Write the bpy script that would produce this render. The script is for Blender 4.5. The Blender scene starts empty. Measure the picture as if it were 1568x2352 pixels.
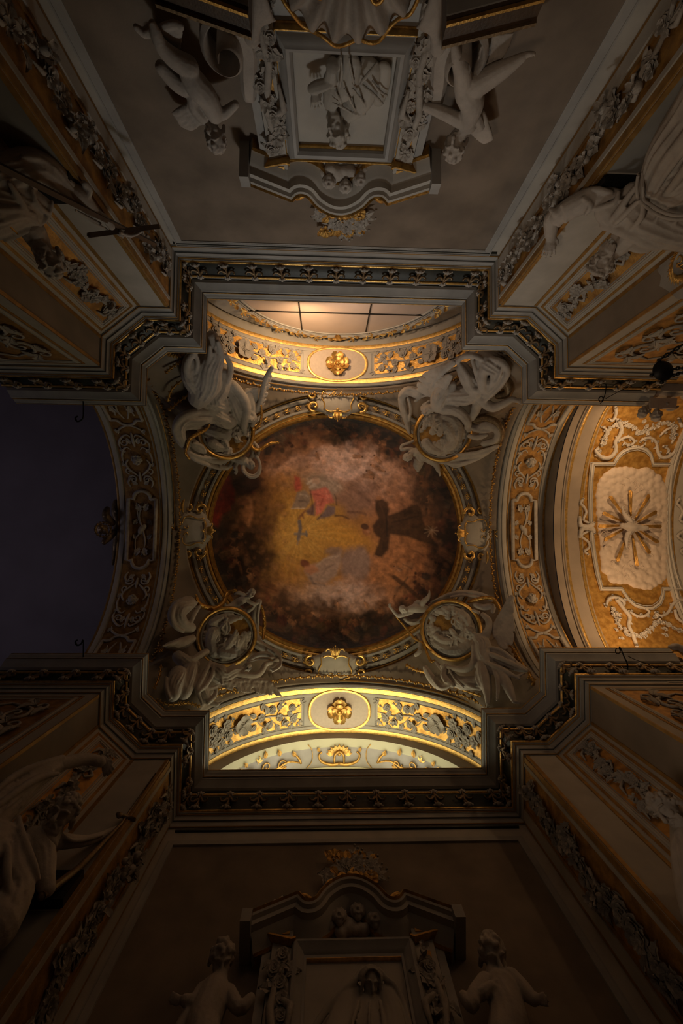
import bpy, bmesh, math, random
import numpy as np
from mathutils import Vector, Matrix
random.seed(7); np.random.seed(7)
PI = math.pi
# ---------------------------------------------------------------- camera
CZ = 1.6                                   # eye height, looking straight up
COL = bpy.context.scene.collection
F = 1000.0
_n = np.array([750-784, 1222-1176, F], float); _n /= np.linalg.norm(_n)
_r = -0.010
_x = np.array([1.0, 0, 0]) - _n*_n[0]; _x /= np.linalg.norm(_x)
_y = np.cross(_n, _x)
RX = _x*math.cos(_r) - _y*math.sin(_r); RY = _x*math.sin(_r) + _y*math.cos(_r)
RM = np.array([RX, RY, _n]).T              # world -> cam (x right, y down, z forward)
RT = RM.T
cam_d = bpy.data.cameras.new('camera'); cam = bpy.data.objects.new('camera', cam_d); COL.objects.link(cam)
cam_d.sensor_fit = 'HORIZONTAL'; cam_d.sensor_width = 36.0; cam_d.lens = 36.0*F/1568; cam_d.clip_end = 200
cx_, cy_, cz_ = [Vector(RT @ np.array(v, float)) for v in ((1, 0, 0), (0, -1, 0), (0, 0, -1))]
cam.matrix_world = Matrix.Translation((0, 0, CZ)) @ Matrix((cx_, cy_, cz_)).transposed().to_4x4()
bpy.context.scene.camera = cam
# ---------------------------------------------------------------- world and exposure
sc = bpy.context.scene
sc.view_settings.view_transform = 'Standard'; sc.view_settings.look = 'None'
sc.view_settings.gamma = 1.0; sc.view_settings.use_curve_mapping = False
sc.view_settings.exposure = 0.0
sc.cycles.use_denoising = True
sc.cycles.max_bounces = 5; sc.cycles.diffuse_bounces = 3; sc.cycles.glossy_bounces = 3
sc.cycles.sample_clamp_indirect = 3.0
W = bpy.data.worlds.new('world'); sc.world = W; W.use_nodes = True
W.node_tree.nodes['Background'].inputs[0].default_value = (0.60, 0.58, 0.66, 1)
W.node_tree.nodes['Background'].inputs[1].default_value = 0.006

def lamp(name, kind, loc, energy, color, size=0.3, target=None, angle=None, blend=0.6, sy=None):
    d = bpy.data.lights.new(name, kind); d.energy = energy; d.color = color
    if kind == 'AREA':
        d.size = size
        if sy: d.shape = 'RECTANGLE'; d.size_y = sy
    else: d.shadow_soft_size = size
    if kind == 'SPOT': d.spot_size = math.radians(angle); d.spot_blend = blend
    o = bpy.data.objects.new(name, d); COL.objects.link(o); o.location = loc
    if target is not None:
        o.rotation_euler = (Vector(target)-Vector(loc)).to_track_quat('-Z', 'Y').to_euler()
    return o
ZL = CZ+10.25
lamp('ledge_lamp_north', 'AREA', (-.60, -5.25, CZ+11.0), 62, (1.0, .64, .33), .25, (-.7, -4.8, CZ+14))
lamp('window_lamp_north', 'AREA', (.4, -5.3, ZL), 22, (1.0, .72, .52), .3, (.4, -5.9, CZ+12.5))
lamp('ledge_lamp_south', 'AREA', (0.45, 5.60, ZL), 50, (1.0, .78, .42), .35, (.4, 5.3, CZ+14))
lamp('recess_lamp_south', 'AREA', (0.45, 6.55, ZL), 16, (1.0, .93, .60), .35, (.4, 6.5, CZ+14))
lamp('window_light_south', 'AREA', (.44, 7.05, CZ+11.6), 45, (1.0, .96, .80), 4.6, (.3, -6.0, CZ+9.0), sy=2.0)
lamp('north_wall_fill', 'SPOT', (.4, 5.25, ZL+.1), 800, (.95, .92, .90), .5, (.5, -5.5, CZ+8.6), 62, 1.0)  # added fill that brightens the upper north wall from the south ledge
lamp('ledge_lamp_east', 'AREA', (7.9, -2.9, ZL), 64, (1.0, .62, .31), .3, (8.2, 0, CZ+13))
lamp('ledge_lamp_southeast', 'AREA', (7.9, 2.6, ZL), 64, (1.0, .62, .31), .3, (8.2, 0, CZ+13))
lamp('dome_lamp_north', 'SPOT', (0.3, -4.9, ZL), 130, (1.0, .76, .62), .2, (.5, 1.7, CZ+15), 48)
lamp('dome_lamp_south', 'SPOT', (0.4, 4.9, ZL), 120, (1.0, .78, .66), .2, (.3, -1.8, CZ+15), 48)
lamp('chapel_fill', 'SPOT', (-2.0, 2.6, 2.6), 430, (1.0, .74, .52), .8, (5.0, -1.9, 8.0), 95, 1.0)  # unseen low fill, added to brighten the northeast side
lamp('nave_fill', 'AREA', (-16, 2, 9), 130, (.90, .80, 1.0), 4, (-17, 0, 23))  # added light out of view, lifts the dark nave

# ---------------------------------------------------------------- picture <-> place
O = Vector((0, 0, CZ))
def ray(px, py):
    v = RT @ np.array([(px-784)/F, (py-1176)/F, 1.0]); return Vector(v)
def at_z(px, py, z): v = ray(px, py); return O + v*((z-CZ)/v.z)
def at_y(px, py, y): v = ray(px, py); return O + v*(y/v.y)
def at_x(px, py, x): v = ray(px, py); return O + v*(x/v.x)
def at_plane(px, py, p, n): v = ray(px, py); return O + v*((p-O).dot(n)/v.dot(n))
def to_px(p):
    q = RM @ (np.array(p)-np.array([0, 0, CZ])); return 784+F*q[0]/q[2], 1176+F*q[1]/q[2]
# ---------------------------------------------------------------- materials
def nodes_mat(name, col, rough=0.6, metal=0.0, var=0.25, scale=6.0, bump=0.15, bscale=40.0, col2=None, thr=None, spec=0.4, dirt=0.0, coat=0.0):
    m = bpy.data.materials.new(name); m.use_nodes = True
    nt = m.node_tree; b = nt.nodes['Principled BSDF']
    tc = nt.nodes.new('ShaderNodeTexCoord')
    n1 = nt.nodes.new('ShaderNodeTexNoise'); n1.inputs['Scale'].default_value = scale; n1.inputs['Detail'].default_value = 6
    nt.links.new(tc.outputs['Object'], n1.inputs['Vector'])
    cr = nt.nodes.new('ShaderNodeValToRGB')
    c = np.array(col); c2 = np.array(col2) if col2 else c*(1-var)
    lo, hi = thr if thr else (0.35, 0.65)
    cr.color_ramp.elements[0].position = lo; cr.color_ramp.elements[0].color = (*c2, 1)
    cr.color_ramp.elements[1].position = hi; cr.color_ramp.elements[1].color = (*c, 1)
    nt.links.new(n1.outputs['Fac'], cr.inputs['Fac'])
    out = cr.outputs['Color']
    if dirt > 0:
        n3 = nt.nodes.new('ShaderNodeTexNoise'); n3.inputs['Scale'].default_value = 1.3; n3.inputs['Detail'].default_value = 8
        nt.links.new(tc.outputs['Object'], n3.inputs['Vector'])
        mp = nt.nodes.new('ShaderNodeMapRange'); mp.inputs[1].default_value = 0.4; mp.inputs[2].default_value = 0.75
        mp.inputs[3].default_value = 1.0; mp.inputs[4].default_value = 1.0-dirt
        nt.links.new(n3.outputs['Fac'], mp.inputs[0])
        mx = nt.nodes.new('ShaderNodeVectorMath'); mx.operation = 'SCALE'
        nt.links.new(out, mx.inputs[0]); nt.links.new(mp.outputs[0], mx.inputs['Scale']); out = mx.outputs[0]
    nt.links.new(out, b.inputs['Base Color'])
    b.inputs['Roughness'].default_value = rough; b.inputs['Metallic'].default_value = metal
    b.inputs['Specular IOR Level'].default_value = spec
    if coat: b.inputs['Coat Weight'].default_value = coat
    if bump > 0:
        n2 = nt.nodes.new('ShaderNodeTexNoise'); n2.inputs['Scale'].default_value = bscale; n2.inputs['Detail'].default_value = 5
        nt.links.new(tc.outputs['Object'], n2.inputs['Vector'])
        bp = nt.nodes.new('ShaderNodeBump'); bp.inputs['Strength'].default_value = bump; bp.inputs['Distance'].default_value = 0.02
        nt.links.new(n2.outputs['Fac'], bp.inputs['Height']); nt.links.new(bp.outputs['Normal'], b.inputs['Normal'])
    return m
STUCCO = nodes_mat('stucco', (.50, .46, .41), .75, var=.22, scale=9, bump=.35, bscale=45, dirt=.25, spec=.25)
STATUE = nodes_mat('statue_plaster', (.50, .45, .40), .7, var=.18, scale=5, bump=.30, bscale=30, dirt=.22, spec=.25)
CREAM = nodes_mat('cream_paint', (.46, .43, .38), .55, var=.12, scale=3, bump=.08, dirt=.18)
CREAM2 = nodes_mat('grey_paint', (.39, .38, .36), .5, var=.15, scale=3, bump=.08, dirt=.2)
PINK = nodes_mat('medallion_plaster', (.55, .46, .38), .6, var=.1, scale=14, bump=.15, bscale=90)
BROWN = nodes_mat('brown_plaster', (.235, .185, .140), .75, var=.28, scale=1.6, bump=.1, bscale=25, dirt=.25)
TAUPE = nodes_mat('taupe_plaster', (.28, .23, .18), .7, var=.15, scale=2, bump=.08, dirt=.2)
GOLD = nodes_mat('gilding', (.92, .58, .18), .32, .8, var=.35, scale=14, bump=.25, bscale=50)
GOLD2 = nodes_mat('old_gilding', (.64, .37, .10), .42, .75, var=.45, scale=10, bump=.25, bscale=40)
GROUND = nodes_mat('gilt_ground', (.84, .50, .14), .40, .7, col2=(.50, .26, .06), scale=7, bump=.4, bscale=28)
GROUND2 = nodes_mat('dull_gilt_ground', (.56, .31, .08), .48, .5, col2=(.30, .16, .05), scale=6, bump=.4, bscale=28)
GROUND3 = nodes_mat('shaded_gilt_ground', (.40, .22, .06), .5, .45, col2=(.20, .105, .035), scale=6, bump=.4, bscale=28)  # darker copy of the gilt: low light on the side bands put into colour
OCHRE = nodes_mat('ochre_edge', (.42, .24, .07), .5, .45, var=.35, scale=8, bump=.15)
DARK = nodes_mat('dark_green_frieze', (.026, .030, .024), .5, var=.4, scale=6, bump=.1, spec=.5)
BRONZE = nodes_mat('brown_gilt_leaf', (.26, .18, .10), .45, .5, var=.4, scale=20, bump=.2)
WOOD = nodes_mat('dark_wood', (.10, .06, .035), .45, var=.4, scale=4, bump=.15)
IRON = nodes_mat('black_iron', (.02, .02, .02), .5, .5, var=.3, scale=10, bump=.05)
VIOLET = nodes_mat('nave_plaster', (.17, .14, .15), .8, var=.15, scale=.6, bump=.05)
NICHE = nodes_mat('grey_niche', (.22, .21, .19), .7, var=.2, scale=2, bump=.05)
FLOORM = nodes_mat('stone_floor', (.28, .23, .19), .4, var=.3, scale=2, bump=.05)
# ---------------------------------------------------------------- object helpers
def obj(name, me, mat=None, parent=None):
    o = bpy.data.objects.new(name, me); COL.objects.link(o)
    if mat is not None and len(me.materials) == 0: me.materials.append(mat)
    if parent is not None: o.parent = parent
    return o
def tag(o, label=None, cat=None, group=None, kind=None):
    if label: o['label'] = label
    if cat: o['category'] = cat
    if group: o['group'] = group
    if kind: o['kind'] = kind
    return o
def thing(name, label, cat, group=None, loc=(0, 0, 0)):
    o = bpy.data.objects.new(name, None); COL.objects.link(o); o.location = loc; o.empty_display_size = .1
    return tag(o, label, cat, group)
def to_mesh(name, V, Fc, smooth=True, mat=None):
    me = bpy.data.meshes.new(name); me.from_pydata([tuple(v) for v in V], [], Fc); me.validate(); me.update()
    if smooth: me.polygons.foreach_set('use_smooth', [True]*len(me.polygons))
    if mat: me.materials.append(mat)
    return me
def perp(t, hint=None):
    t = t.normalized()
    h = hint if hint is not None and abs(hint.normalized().dot(t)) < .98 else (Vector((0, 0, 1)) if abs(t.z) < .9 else Vector((1, 0, 0)))
    s = t.cross(h).normalized(); return s, s.cross(t).normalized()
class MB:
    def __init__(s): s.V = []; s.F = []
    def add(s, V, Fc):
        k = len(s.V); s.V += [Vector(v) for v in V]; s.F += [tuple(i+k for i in f) for f in Fc]; return s
    def tube(s, P, R, n=8, up=None, flat=1.0, caps=True):
        """tapered round stroke through points P; up = surface normal, flat squeezes along it"""
        P = [Vector(p) for p in P]; m = len(P)
        if not hasattr(R, '__len__'): R = [R]*m
        V = []
        for i, p in enumerate(P):
            t = (P[min(i+1, m-1)]-P[max(i-1, 0)])
            if t.length < 1e-9: t = Vector((0, 0, 1))
            a, b = perp(t, up)
            for k in range(n):
                an = 2*PI*k/n; V.append(p + a*(R[i]*math.cos(an)) + b*(R[i]*flat*math.sin(an)))
        Fc = [(i*n+k, i*n+(k+1) % n, (i+1)*n+(k+1) % n, (i+1)*n+k) for i in range(m-1) for k in range(n)]
        if caps and n >= 7:
            for e, (i0, sg) in enumerate(((0, -1), (m-1, 1))):
                t = (P[0]-P[1]).normalized() if e == 0 else (P[-1]-P[-2]).normalized()
                pr = i0*n
                for f, q in ((.45, .88), (.80, .58)):
                    k1 = len(V); c = P[i0]+t*R[i0]*f
                    for k in range(n): V.append(c+(V[i0*n+k]-P[i0])*q)
                    Fc += [(pr+k, k1+k, k1+(k+1) % n, pr+(k+1) % n) if e == 1 else (pr+(k+1) % n, k1+(k+1) % n, k1+k, pr+k) for k in range(n)]; pr = k1
                V.append(P[i0]+t*R[i0]); L_ = len(V)-1
                Fc += [(pr+k, L_, pr+(k+1) % n) if e == 1 else (pr+(k+1) % n, L_, pr+k) for k in range(n)]
        elif caps:
            t0 = (P[0]-P[1]).normalized(); t1 = (P[-1]-P[-2]).normalized()
            k0 = len(V); V.append(P[0]+t0*R[0]*.7); V.append(P[-1]+t1*R[-1]*.7)
            Fc += [(k0, (k+1) % n, k) for k in range(n)] + [(k0+1, (m-1)*n+k, (m-1)*n+(k+1) % n) for k in range(n)]
        return s.add(V, Fc)
    def ball(s, c, r, seg=10, rings=7, M=None):
        c = Vector(c)
        if not hasattr(r, '__len__'): r = (r, r, r)
        V = [Vector((0, 0, r[2]))]
        for i in range(1, rings):
            th = PI*i/rings
            for k in range(seg):
                ph = 2*PI*k/seg; V.append(Vector((r[0]*math.sin(th)*math.cos(ph), r[1]*math.sin(th)*math.sin(ph), r[2]*math.cos(th))))
        V.append(Vector((0, 0, -r[2])))
        if M is not None: V = [M @ v for v in V]
        V = [c+v for v in V]
        Fc = [(0, 1+k, 1+(k+1) % seg) for k in range(seg)]
        for i in range(rings-2):
            a = 1+i*seg; b = a+seg
            Fc += [(a+k, b+k, b+(k+1) % seg, a+(k+1) % seg) for k in range(seg)]
        a = 1+(rings-2)*seg; L = len(V)-1
        Fc += [(a+k, L, a+(k+1) % seg) for k in range(seg)]
        return s.add(V, Fc)
    def box(s, c, h, M=None):
        c = Vector(c); V = [Vector((x*h[0], y*h[1], z*h[2])) for x in (-1, 1) for y in (-1, 1) for z in (-1, 1)]
        if M is not None: V = [M @ v for v in V]
        return s.add([c+v for v in V], [(0, 1, 3, 2), (4, 6, 7, 5), (0, 4, 5, 1), (2, 3, 7, 6), (0, 2, 6, 4), (1, 5, 7, 3)])
    def grid(s, G):
        """G = rows of points"""
        m = len(G); n = len(G[0])
        return s.add([p for r in G for p in r], [(i*n+k, i*n+k+1, (i+1)*n+k+1, (i+1)*n+k) for i in range(m-1) for k in range(n-1)])
    def slab(s, P, n, t):
        """polygon P (list) extruded by -n*t (front face at P)"""
        P = [Vector(p) for p in P]; k = len(P); Q = [p - n*t for p in P]
        return s.add(P+Q, [tuple(range(k)), tuple(range(2*k-1, k-1, -1))]+[(i, i+k, (i+1) % k+k, (i+1) % k) for i in range(k)])
    def mesh(s, name, mat=None, smooth=True): return to_mesh(name, s.V, s.F, smooth, mat)
    def build(s, name, mat, parent=None, smooth=True): return obj(name, s.mesh(name, mat, smooth), None, parent)
def autosmooth(o, ang=40):
    try:
        me = o.data
        bm = bmesh.new(); bm.from_mesh(me); bmesh.ops.recalc_face_normals(bm, faces=bm.faces)
        for e in bm.edges:
            if len(e.link_faces) == 2 and e.calc_face_angle(0) > math.radians(ang): e.smooth = False
        bm.to_mesh(me); bm.free()
    except Exception as ex: print('autosmooth', ex)
    return o
def fuse(mb, name, mat, parent=None, voxel=.02, smooth=3, factor=.5, disp=0.0, dscale=.1):
    """unite all strokes of mb into one continuous skin"""
    me = mb.mesh(name+'_raw'); o = bpy.data.objects.new('raw', me); COL.objects.link(o)
    r = o.modifiers.new('r', 'REMESH'); r.mode = 'VOXEL'; r.voxel_size = voxel; r.use_smooth_shade = True
    if smooth:
        q = o.modifiers.new('s', 'SMOOTH'); q.factor = factor; q.iterations = smooth
    if disp:
        tx = bpy.data.textures.new('c', 'CLOUDS'); tx.noise_scale = dscale; tx.noise_depth = 3
        d = o.modifiers.new('d', 'DISPLACE'); d.texture = tx; d.strength = disp; d.mid_level = .5
    dg = bpy.context.evaluated_depsgraph_get(); ev = o.evaluated_get(dg)
    m2 = bpy.data.meshes.new_from_object(ev); m2.name = name; m2.materials.clear(); m2.materials.append(mat)
    m2.polygons.foreach_set('use_smooth', [True]*len(m2.polygons))
    bpy.data.objects.remove(o); bpy.data.meshes.remove(me)
    return obj(name, m2, None, parent)
def loft(frames, prof, closed=False, pclosed=False):
    """frames: (pos, side, up); prof: (along side, along up)"""
    n = len(prof); V = []
    for p, sd, up in frames:
        for a, b in prof: V.append(p + sd*a + up*b)
    m = len(frames); Fc = []
    for i in range(m if closed else m-1):
        j = (i+1) % m
        for k in range(n if pclosed else n-1):
            l = (k+1) % n; Fc.append((i*n+k, i*n+l, j*n+l, j*n+k))
    if pclosed and not closed: Fc += [tuple(range(n))[::-1], tuple((m-1)*n+k for k in range(n))]
    return MB().add(V, Fc)
def plan_frames(P, up, closed=False, flip=1):
    """mitred frames along a polyline lying in a plane with normal up"""
    P = [Vector(p) for p in P]; m = len(P); out = []
    for i in range(m):
        a = P[i]-P[(i-1) % m] if (closed or i > 0) else None
        b = P[(i+1) % m]-P[i] if (closed or i < m-1) else None
        sa = up.cross(a).normalized() if a is not None else None
        sb = up.cross(b).normalized() if b is not None else None
        if sa is None: s = sb
        elif sb is None: s = sa
        else:
            s = (sa+sb).normalized(); s = s/max(.3, s.dot(sa))
        out.append((P[i], s*flip, up))
    return out
ROUND = lambda w, h, n=5: [(-w/2*math.cos(PI*i/n), h*math.sin(PI*i/n)) for i in range(n+1)]
def mould(P, up, w, h, name, mat, parent, closed=True, prof=None):
    pr = prof or [(-w/2, 0), (-w/2, h*.55), (-w*.25, h*.6), (-w*.15, h), (w*.15, h), (w*.25, h*.6), (w/2, h*.55), (w/2, 0)]
    return autosmooth(loft(plan_frames(P, up, closed), pr, closed).build(name, mat, parent), 30)

# ================================================================ the room below the cornice
ZC = CZ+10.0                                # top edge of the cornice
Npx = [(39, 931), (334, 929), (341, 848), (386, 811), (475, 811), (475, 696), (1056, 695), (1061, 806), (1156, 806), (1195, 845), (1199, 931), (1481, 931)]
Spx = [(27, 1502), (340, 1499), (341, 1592), (380, 1631), (480, 1632), (480, 1769), (1105, 1762), (1104, 1625), (1196, 1627), (1239, 1587), (1236, 1490), (1534, 1485)]
def snap(L):
    P = [at_z(x, y, ZC) for x, y in L]
    for i, j, ax in ((0, 1, 1), (1, 2, 0), (3, 4, 1), (4, 5, 0), (5, 6, 1), (6, 7, 0), (7, 8, 1), (9, 10, 0), (10, 11, 1)):
        m = (P[i][ax]+P[j][ax])/2; P[i][ax] = m; P[j][ax] = m
    return P
PN = snap(Npx); PS = snap(Spx)
print('PN', [tuple(round(c, 2) for c in p) for p in PN]); print('PS', [tuple(round(c, 2) for c in p) for p in PS])
UP = Vector((0, 0, 1))
# frames: side vector points outwards (away from the room)
def entab_frames(P, out):
    fr = plan_frames(P, UP); mid = fr[5][1]
    if mid.dot(out) < 0: fr = [(p, -s, u) for p, s, u in fr]
    return fr
FN = entab_frames(PN, Vector((0, -1, 0))); FS = entab_frames(PS, Vector((0, 1, 0)))
def arc(c, r, a0, a1, n): return [(c[0]+r*math.cos(math.radians(a0+(a1-a0)*i/n)), c[1]+r*math.sin(math.radians(a0+(a1-a0)*i/n))) for i in range(n+1)]
WALLD = 0.42
def returns(P, side):
    """plan offset of the wall line"""
    return [p+s*WALLD for p, s, u in P]
prof_cornice = [(.70, 0.0), (0, 0), (0, -.035), (.012, -.035), (.014, -.06), (.03, -.085), (.05, -.10), (.062, -.125), (.062, -.15), (.085, -.15), (.085, -.175), (.075, -.19), (.085, -.21),
                (.105, -.22), (.205, -.335), (.26, -.345), (.262, -.36), (.285, -.36), (.285, -.44)]
prof_torus1 = arc((.275, -.475), .034, 90, 270, 8)
prof_cav = [(.285, -.50), (.30, -.53), (.345, -.60), (.372, -.70), (.372, -.78), (.35, -.85), (.325, -.895)]
prof_torus2 = arc((.325, -.925), .032, 90, 270, 8)
prof_low = [(.32, -.955), (.32, -.975), (.345, -.985), (.352, -1.02), (.365, -1.03), (.365, -1.12), (.385, -1.125), (.385, -1.14), (.375, -1.155), (.39, -1.17), (.39, -1.26), (.405, -1.265), (.405, -1.30), (.43, -1.30)]
for nm, FR in (('trim_1', FN), ('trim_2', FS)):
    t = thing(nm, None, None); tag(t, kind='structure')
    if nm == 'trim_1': T1 = t
    else: T2 = t
    for pn, pr, mt in (('cornice_moulding', prof_cornice, CREAM2), ('upper_gilt_torus', prof_torus1, GOLD), ('frieze_band', prof_cav, DARK), ('lower_gilt_torus', prof_torus2, GOLD), ('architrave', prof_low, CREAM2)):
        mb = loft(FR, pr)
        autosmooth(mb.build(pn, mt, t), 35)
    # fillet with its shadow put in as dark colour, and gilt edges of the cornice
    autosmooth(loft(FR, arc((.068, -.155), .012, 90, 270, 4)).build('gilt_edge', GOLD2, t), 60)
    autosmooth(loft(FR, arc((.006, -.014), .014, 90, 270, 4)).build('gilt_edge', GOLD2, t), 60)
    autosmooth(loft(FR, [(.262, -.345), (.255, -.36), (.29, -.37), (.29, -.44), (.285, -.44)]).build('shadow_fillet', DARK, t), 60)
    autosmooth(loft(FR, arc((.345, -1.0), .012, 90, 270, 4)).build('gilt_edge', OCHRE, t), 60)
    autosmooth(loft(FR, arc((.378, -1.14), .010, 90, 270, 4)).build('dark_edge', DARK, t), 60)
    autosmooth(loft(FR, arc((.395, -1.28), .013, 90, 270, 4)).build('gilt_edge', OCHRE, t), 60)
    for i in (0, -1):                        # end caps of the entablature in the side arms
        p, s, u = FR[i]; inner = FR[1 if i == 0 else -2][0]; d = (p-inner).normalized()
        full = prof_cornice+prof_cav+prof_low
        MB().add([p+s*a+u*b for a, b in full]+[p+s*a+u*b-d*.02 for a, b in full], [tuple(range(len(full)))]).build('end_face', CREAM2, t, False)
# leaf bracket of the frieze: stem, two curls, finial above and below (local: x along, y out of the wall, z up)
def bracket_mesh():
    mb = MB()
    mb.tube([(0, .0, -.40), (0, .03, -.30), (0, -.005, -.2), (0, .01, -.1), (0, .05, 0)], [.034, .026, .03, .034, .028], 6, flat=.7)
    for s in (-1, 1):
        mb.tube([(0, .02, -.03), (s*.03, .02, -.10), (s*.07, .0, -.16), (s*.12, .01, -.17), (s*.15, .03, -.14), (s*.14, .035, -.115)], [.03, .032, .028, .022, .02, .024], 6)
        mb.tube([(0, .0, -.33), (s*.03, .01, -.27), (s*.02, .0, -.2)], [.015, .02, .008], 6)
        mb.tube([(0, .05, .015), (s*.045, .05, .03), (s*.06, .04, .01)], [.02, .02, .012], 6)
        mb.tube([(0, .05, -.42), (s*.04, .05, -.43), (s*.055, .04, -.41)], [.02, .02, .012], 6)
    return mb.mesh('leaf_bracket', BRONZE)
BRK = bracket_mesh()
def finial_mesh():
    mb = MB()
    for z in (.02, -.425):
        mb.ball((0, .065, z), (.04, .04, .045), 8, 6)
        for s in (-1, 1): mb.ball((s*.05, .055, z+.008), (.034, .032, .030), 7, 5); mb.ball((s*.09, .045, z), (.022, .022, .020), 6, 5)
        for s in (-1, 0, 1): mb.tube([(s*.03, .07, z), (s*.055, .05, z+(-.07 if z > 0 else .07))], [.02, .008], 6)
    return mb.mesh('finial', STUCCO)
FIN = finial_mesh()
nb = 0
for t, FR in ((T1, FN), (T2, FS)):
    for i in range(len(FR)-1):
        (p0, s0, u), (p1, s1, _) = FR[i], FR[i+1]
        a = p0+s0*.335; b = p1+s1*.335; L = (b-a).length; d = (b-a).normalized()
        nrm = -Vector((s0+s1)).normalized(); nrm = (nrm-d*nrm.dot(d)).normalized()
        k = max(1, round(L/.62)); st = L/k
        pos = [st*(j+.5) for j in range(k)] if L > .9 else ([L/2] if L > .25 else [])
        for q in pos:
            o = obj('leaf_bracket', BRK, None, t); M = Matrix((d, nrm, UP)).transposed().to_4x4()
            o.matrix_world = Matrix.Translation(a+d*q+UP*(-.49)+nrm*.035) @ M @ Matrix.Diagonal((1.2, 1.15, 1, 1)); nb += 1
            f = obj('finial', FIN, None, t); f.matrix_world = Matrix.Translation(a+d*q+UP*(-.49)+nrm*.035) @ M
    for i in range(1, len(FR)-1):            # mitre leaves on the corners
        p, s, u = FR[i]; c = p+s*.315; y = -s.normalized(); x = y.cross(UP).normalized()
        o = obj('corner_leaf', BRK, None, t); o.matrix_world = Matrix.Translation(c+UP*(-.49)+y*.03) @ Matrix((x*1.1, y, UP)).transposed().to_4x4(); nb += 1
        f = obj('finial', FIN, None, t); f.matrix_world = o.matrix_world.copy()
print('brackets', nb)
# ---------------------------------------------------------------- walls under the entablature
WN = returns(FN, 0); WS = returns(FS, 0)
ZW = ZC-1.28                                 # top of the walls
def wallseg(name, P, out, mats=CREAM):
    mb = MB()
    fr = plan_frames(P, UP)
    if fr[0][1].dot(out) < 0: fr = [(p, -s, u) for p, s, u in fr]
    mb = loft([(Vector((p.x, p.y, 0)), s, u) for p, s, u in fr], [(0, 0), (0, ZW+.05), (.35, ZW+.05), (.35, 0)], pclosed=True)
    o = mb.build(name, mats, None, False); tag(o, kind='structure'); bm = bmesh.new(); bm.from_mesh(o.data); bmesh.ops.recalc_face_normals(bm, faces=bm.faces); bm.to_mesh(o.data); bm.free()
    return o
wn = wallseg('wall_north', WN[5:7], Vector((0, -1, 0))); ws = wallseg('wall_south', WS[5:7], Vector((0, 1, 0)))
def pier(name, P, out):
    w = (P[1]-P[0]); s = UP.cross(w)
    return wallseg(name, P, out)
wnw = pier('wall_northwest', WN[0:6], Vector((0, -1, 0))); wne = pier('wall_northeast', WN[6:12], Vector((1, 0, 0)))
wsw = pier('wall_southwest', WS[0:6], Vector((0, 1, 0))); wse = pier('wall_southeast', WS[6:12], Vector((1, 0, 0)))
fl = MB().box((0, 0, -.1), (14, 14, .1)).build('floor', FLOORM, None, False); tag(fl, kind='structure')
YN = WN[5].y; YS = WS[5].y
print('YN', YN, 'YS', YS)
# ================================================================ arches over the four arms
ZS = CZ+10.12; AA = 3.72; AB = 3.12
XC, YC = .33, .03
def archpt(kind, t, v, h=0.0, a=AA, b=AB, zs=ZS):
    ca, sa = math.cos(t), math.sin(t)
    if kind in 'NS': return Vector((XC+(a-h)*ca, v, zs+(b-h)*sa))
    return Vector((v, YC+(a-h)*ca, zs+(b-h)*sa))
def arch_frames(kind, v, n=48, t0=0, t1=PI, h=0, a=AA, b=AB, zs=ZS):
    out = []
    ax = Vector((0, 1, 0)) if kind in 'NS' else Vector((1, 0, 0))
    for i in range(n+1):
        t = t0+(t1-t0)*i/n
        e = archpt(kind, t, v, h, a, b, zs); d = archpt(kind, t+.001, v, h, a, b, zs)-archpt(kind, t-.001, v, h, a, b, zs)
        nn = ax.cross(d).normalized()
        if nn.dot(archpt(kind, t, v, .5, a, b, zs)-e) < 0: nn = -nn
        out.append((e, ax, nn))
    return out
def arch_strip(kind, v0, v1, name, mat, parent, h=0.0, prof=None, n=48, t0=0, t1=PI, **k):
    fr = arch_frames(kind, v0, n, t0, t1, **k)
    pr = prof or ([(0, -.02), (0, h), (v1-v0, h), (v1-v0, -.02)])
    return autosmooth(loft(fr, pr).build(name, mat, parent), 40)

# ================================================================ soffit bands of the four arches
XCN, XCS, YCW, YCE = .27, .44, -.02, -.12
_ap = archpt
def archpt(kind, t, v, h=0.0, a=AA, b=AB, zs=ZS):
    ca, sa = math.cos(t), math.sin(t)
    c = {'N': XCN, 'S': XCS, 'W': YCW, 'E': YCE}[kind[0]]
    if kind[0] in 'NS': return Vector((c+(a-h)*ca, v, zs+(b-h)*sa))
    return Vector((v, c+(a-h)*ca, zs+(b-h)*sa))
VI = {'N': -4.60, 'S': 4.66, 'W': -4.78, 'E': 5.38}      # edge towards the dome
VO = {'N': -5.74, 'S': 5.93, 'W': -6.18, 'E': 6.66}      # outer edge
SG = {'N': -1, 'S': 1, 'W': -1, 'E': 1}
ARCH = {}
def fillet(w0, w1, h): return [(w0, 0), (w0, h*.7), ((w0+w1)/2, h), (w1, h*.7), (w1, 0)]
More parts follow.
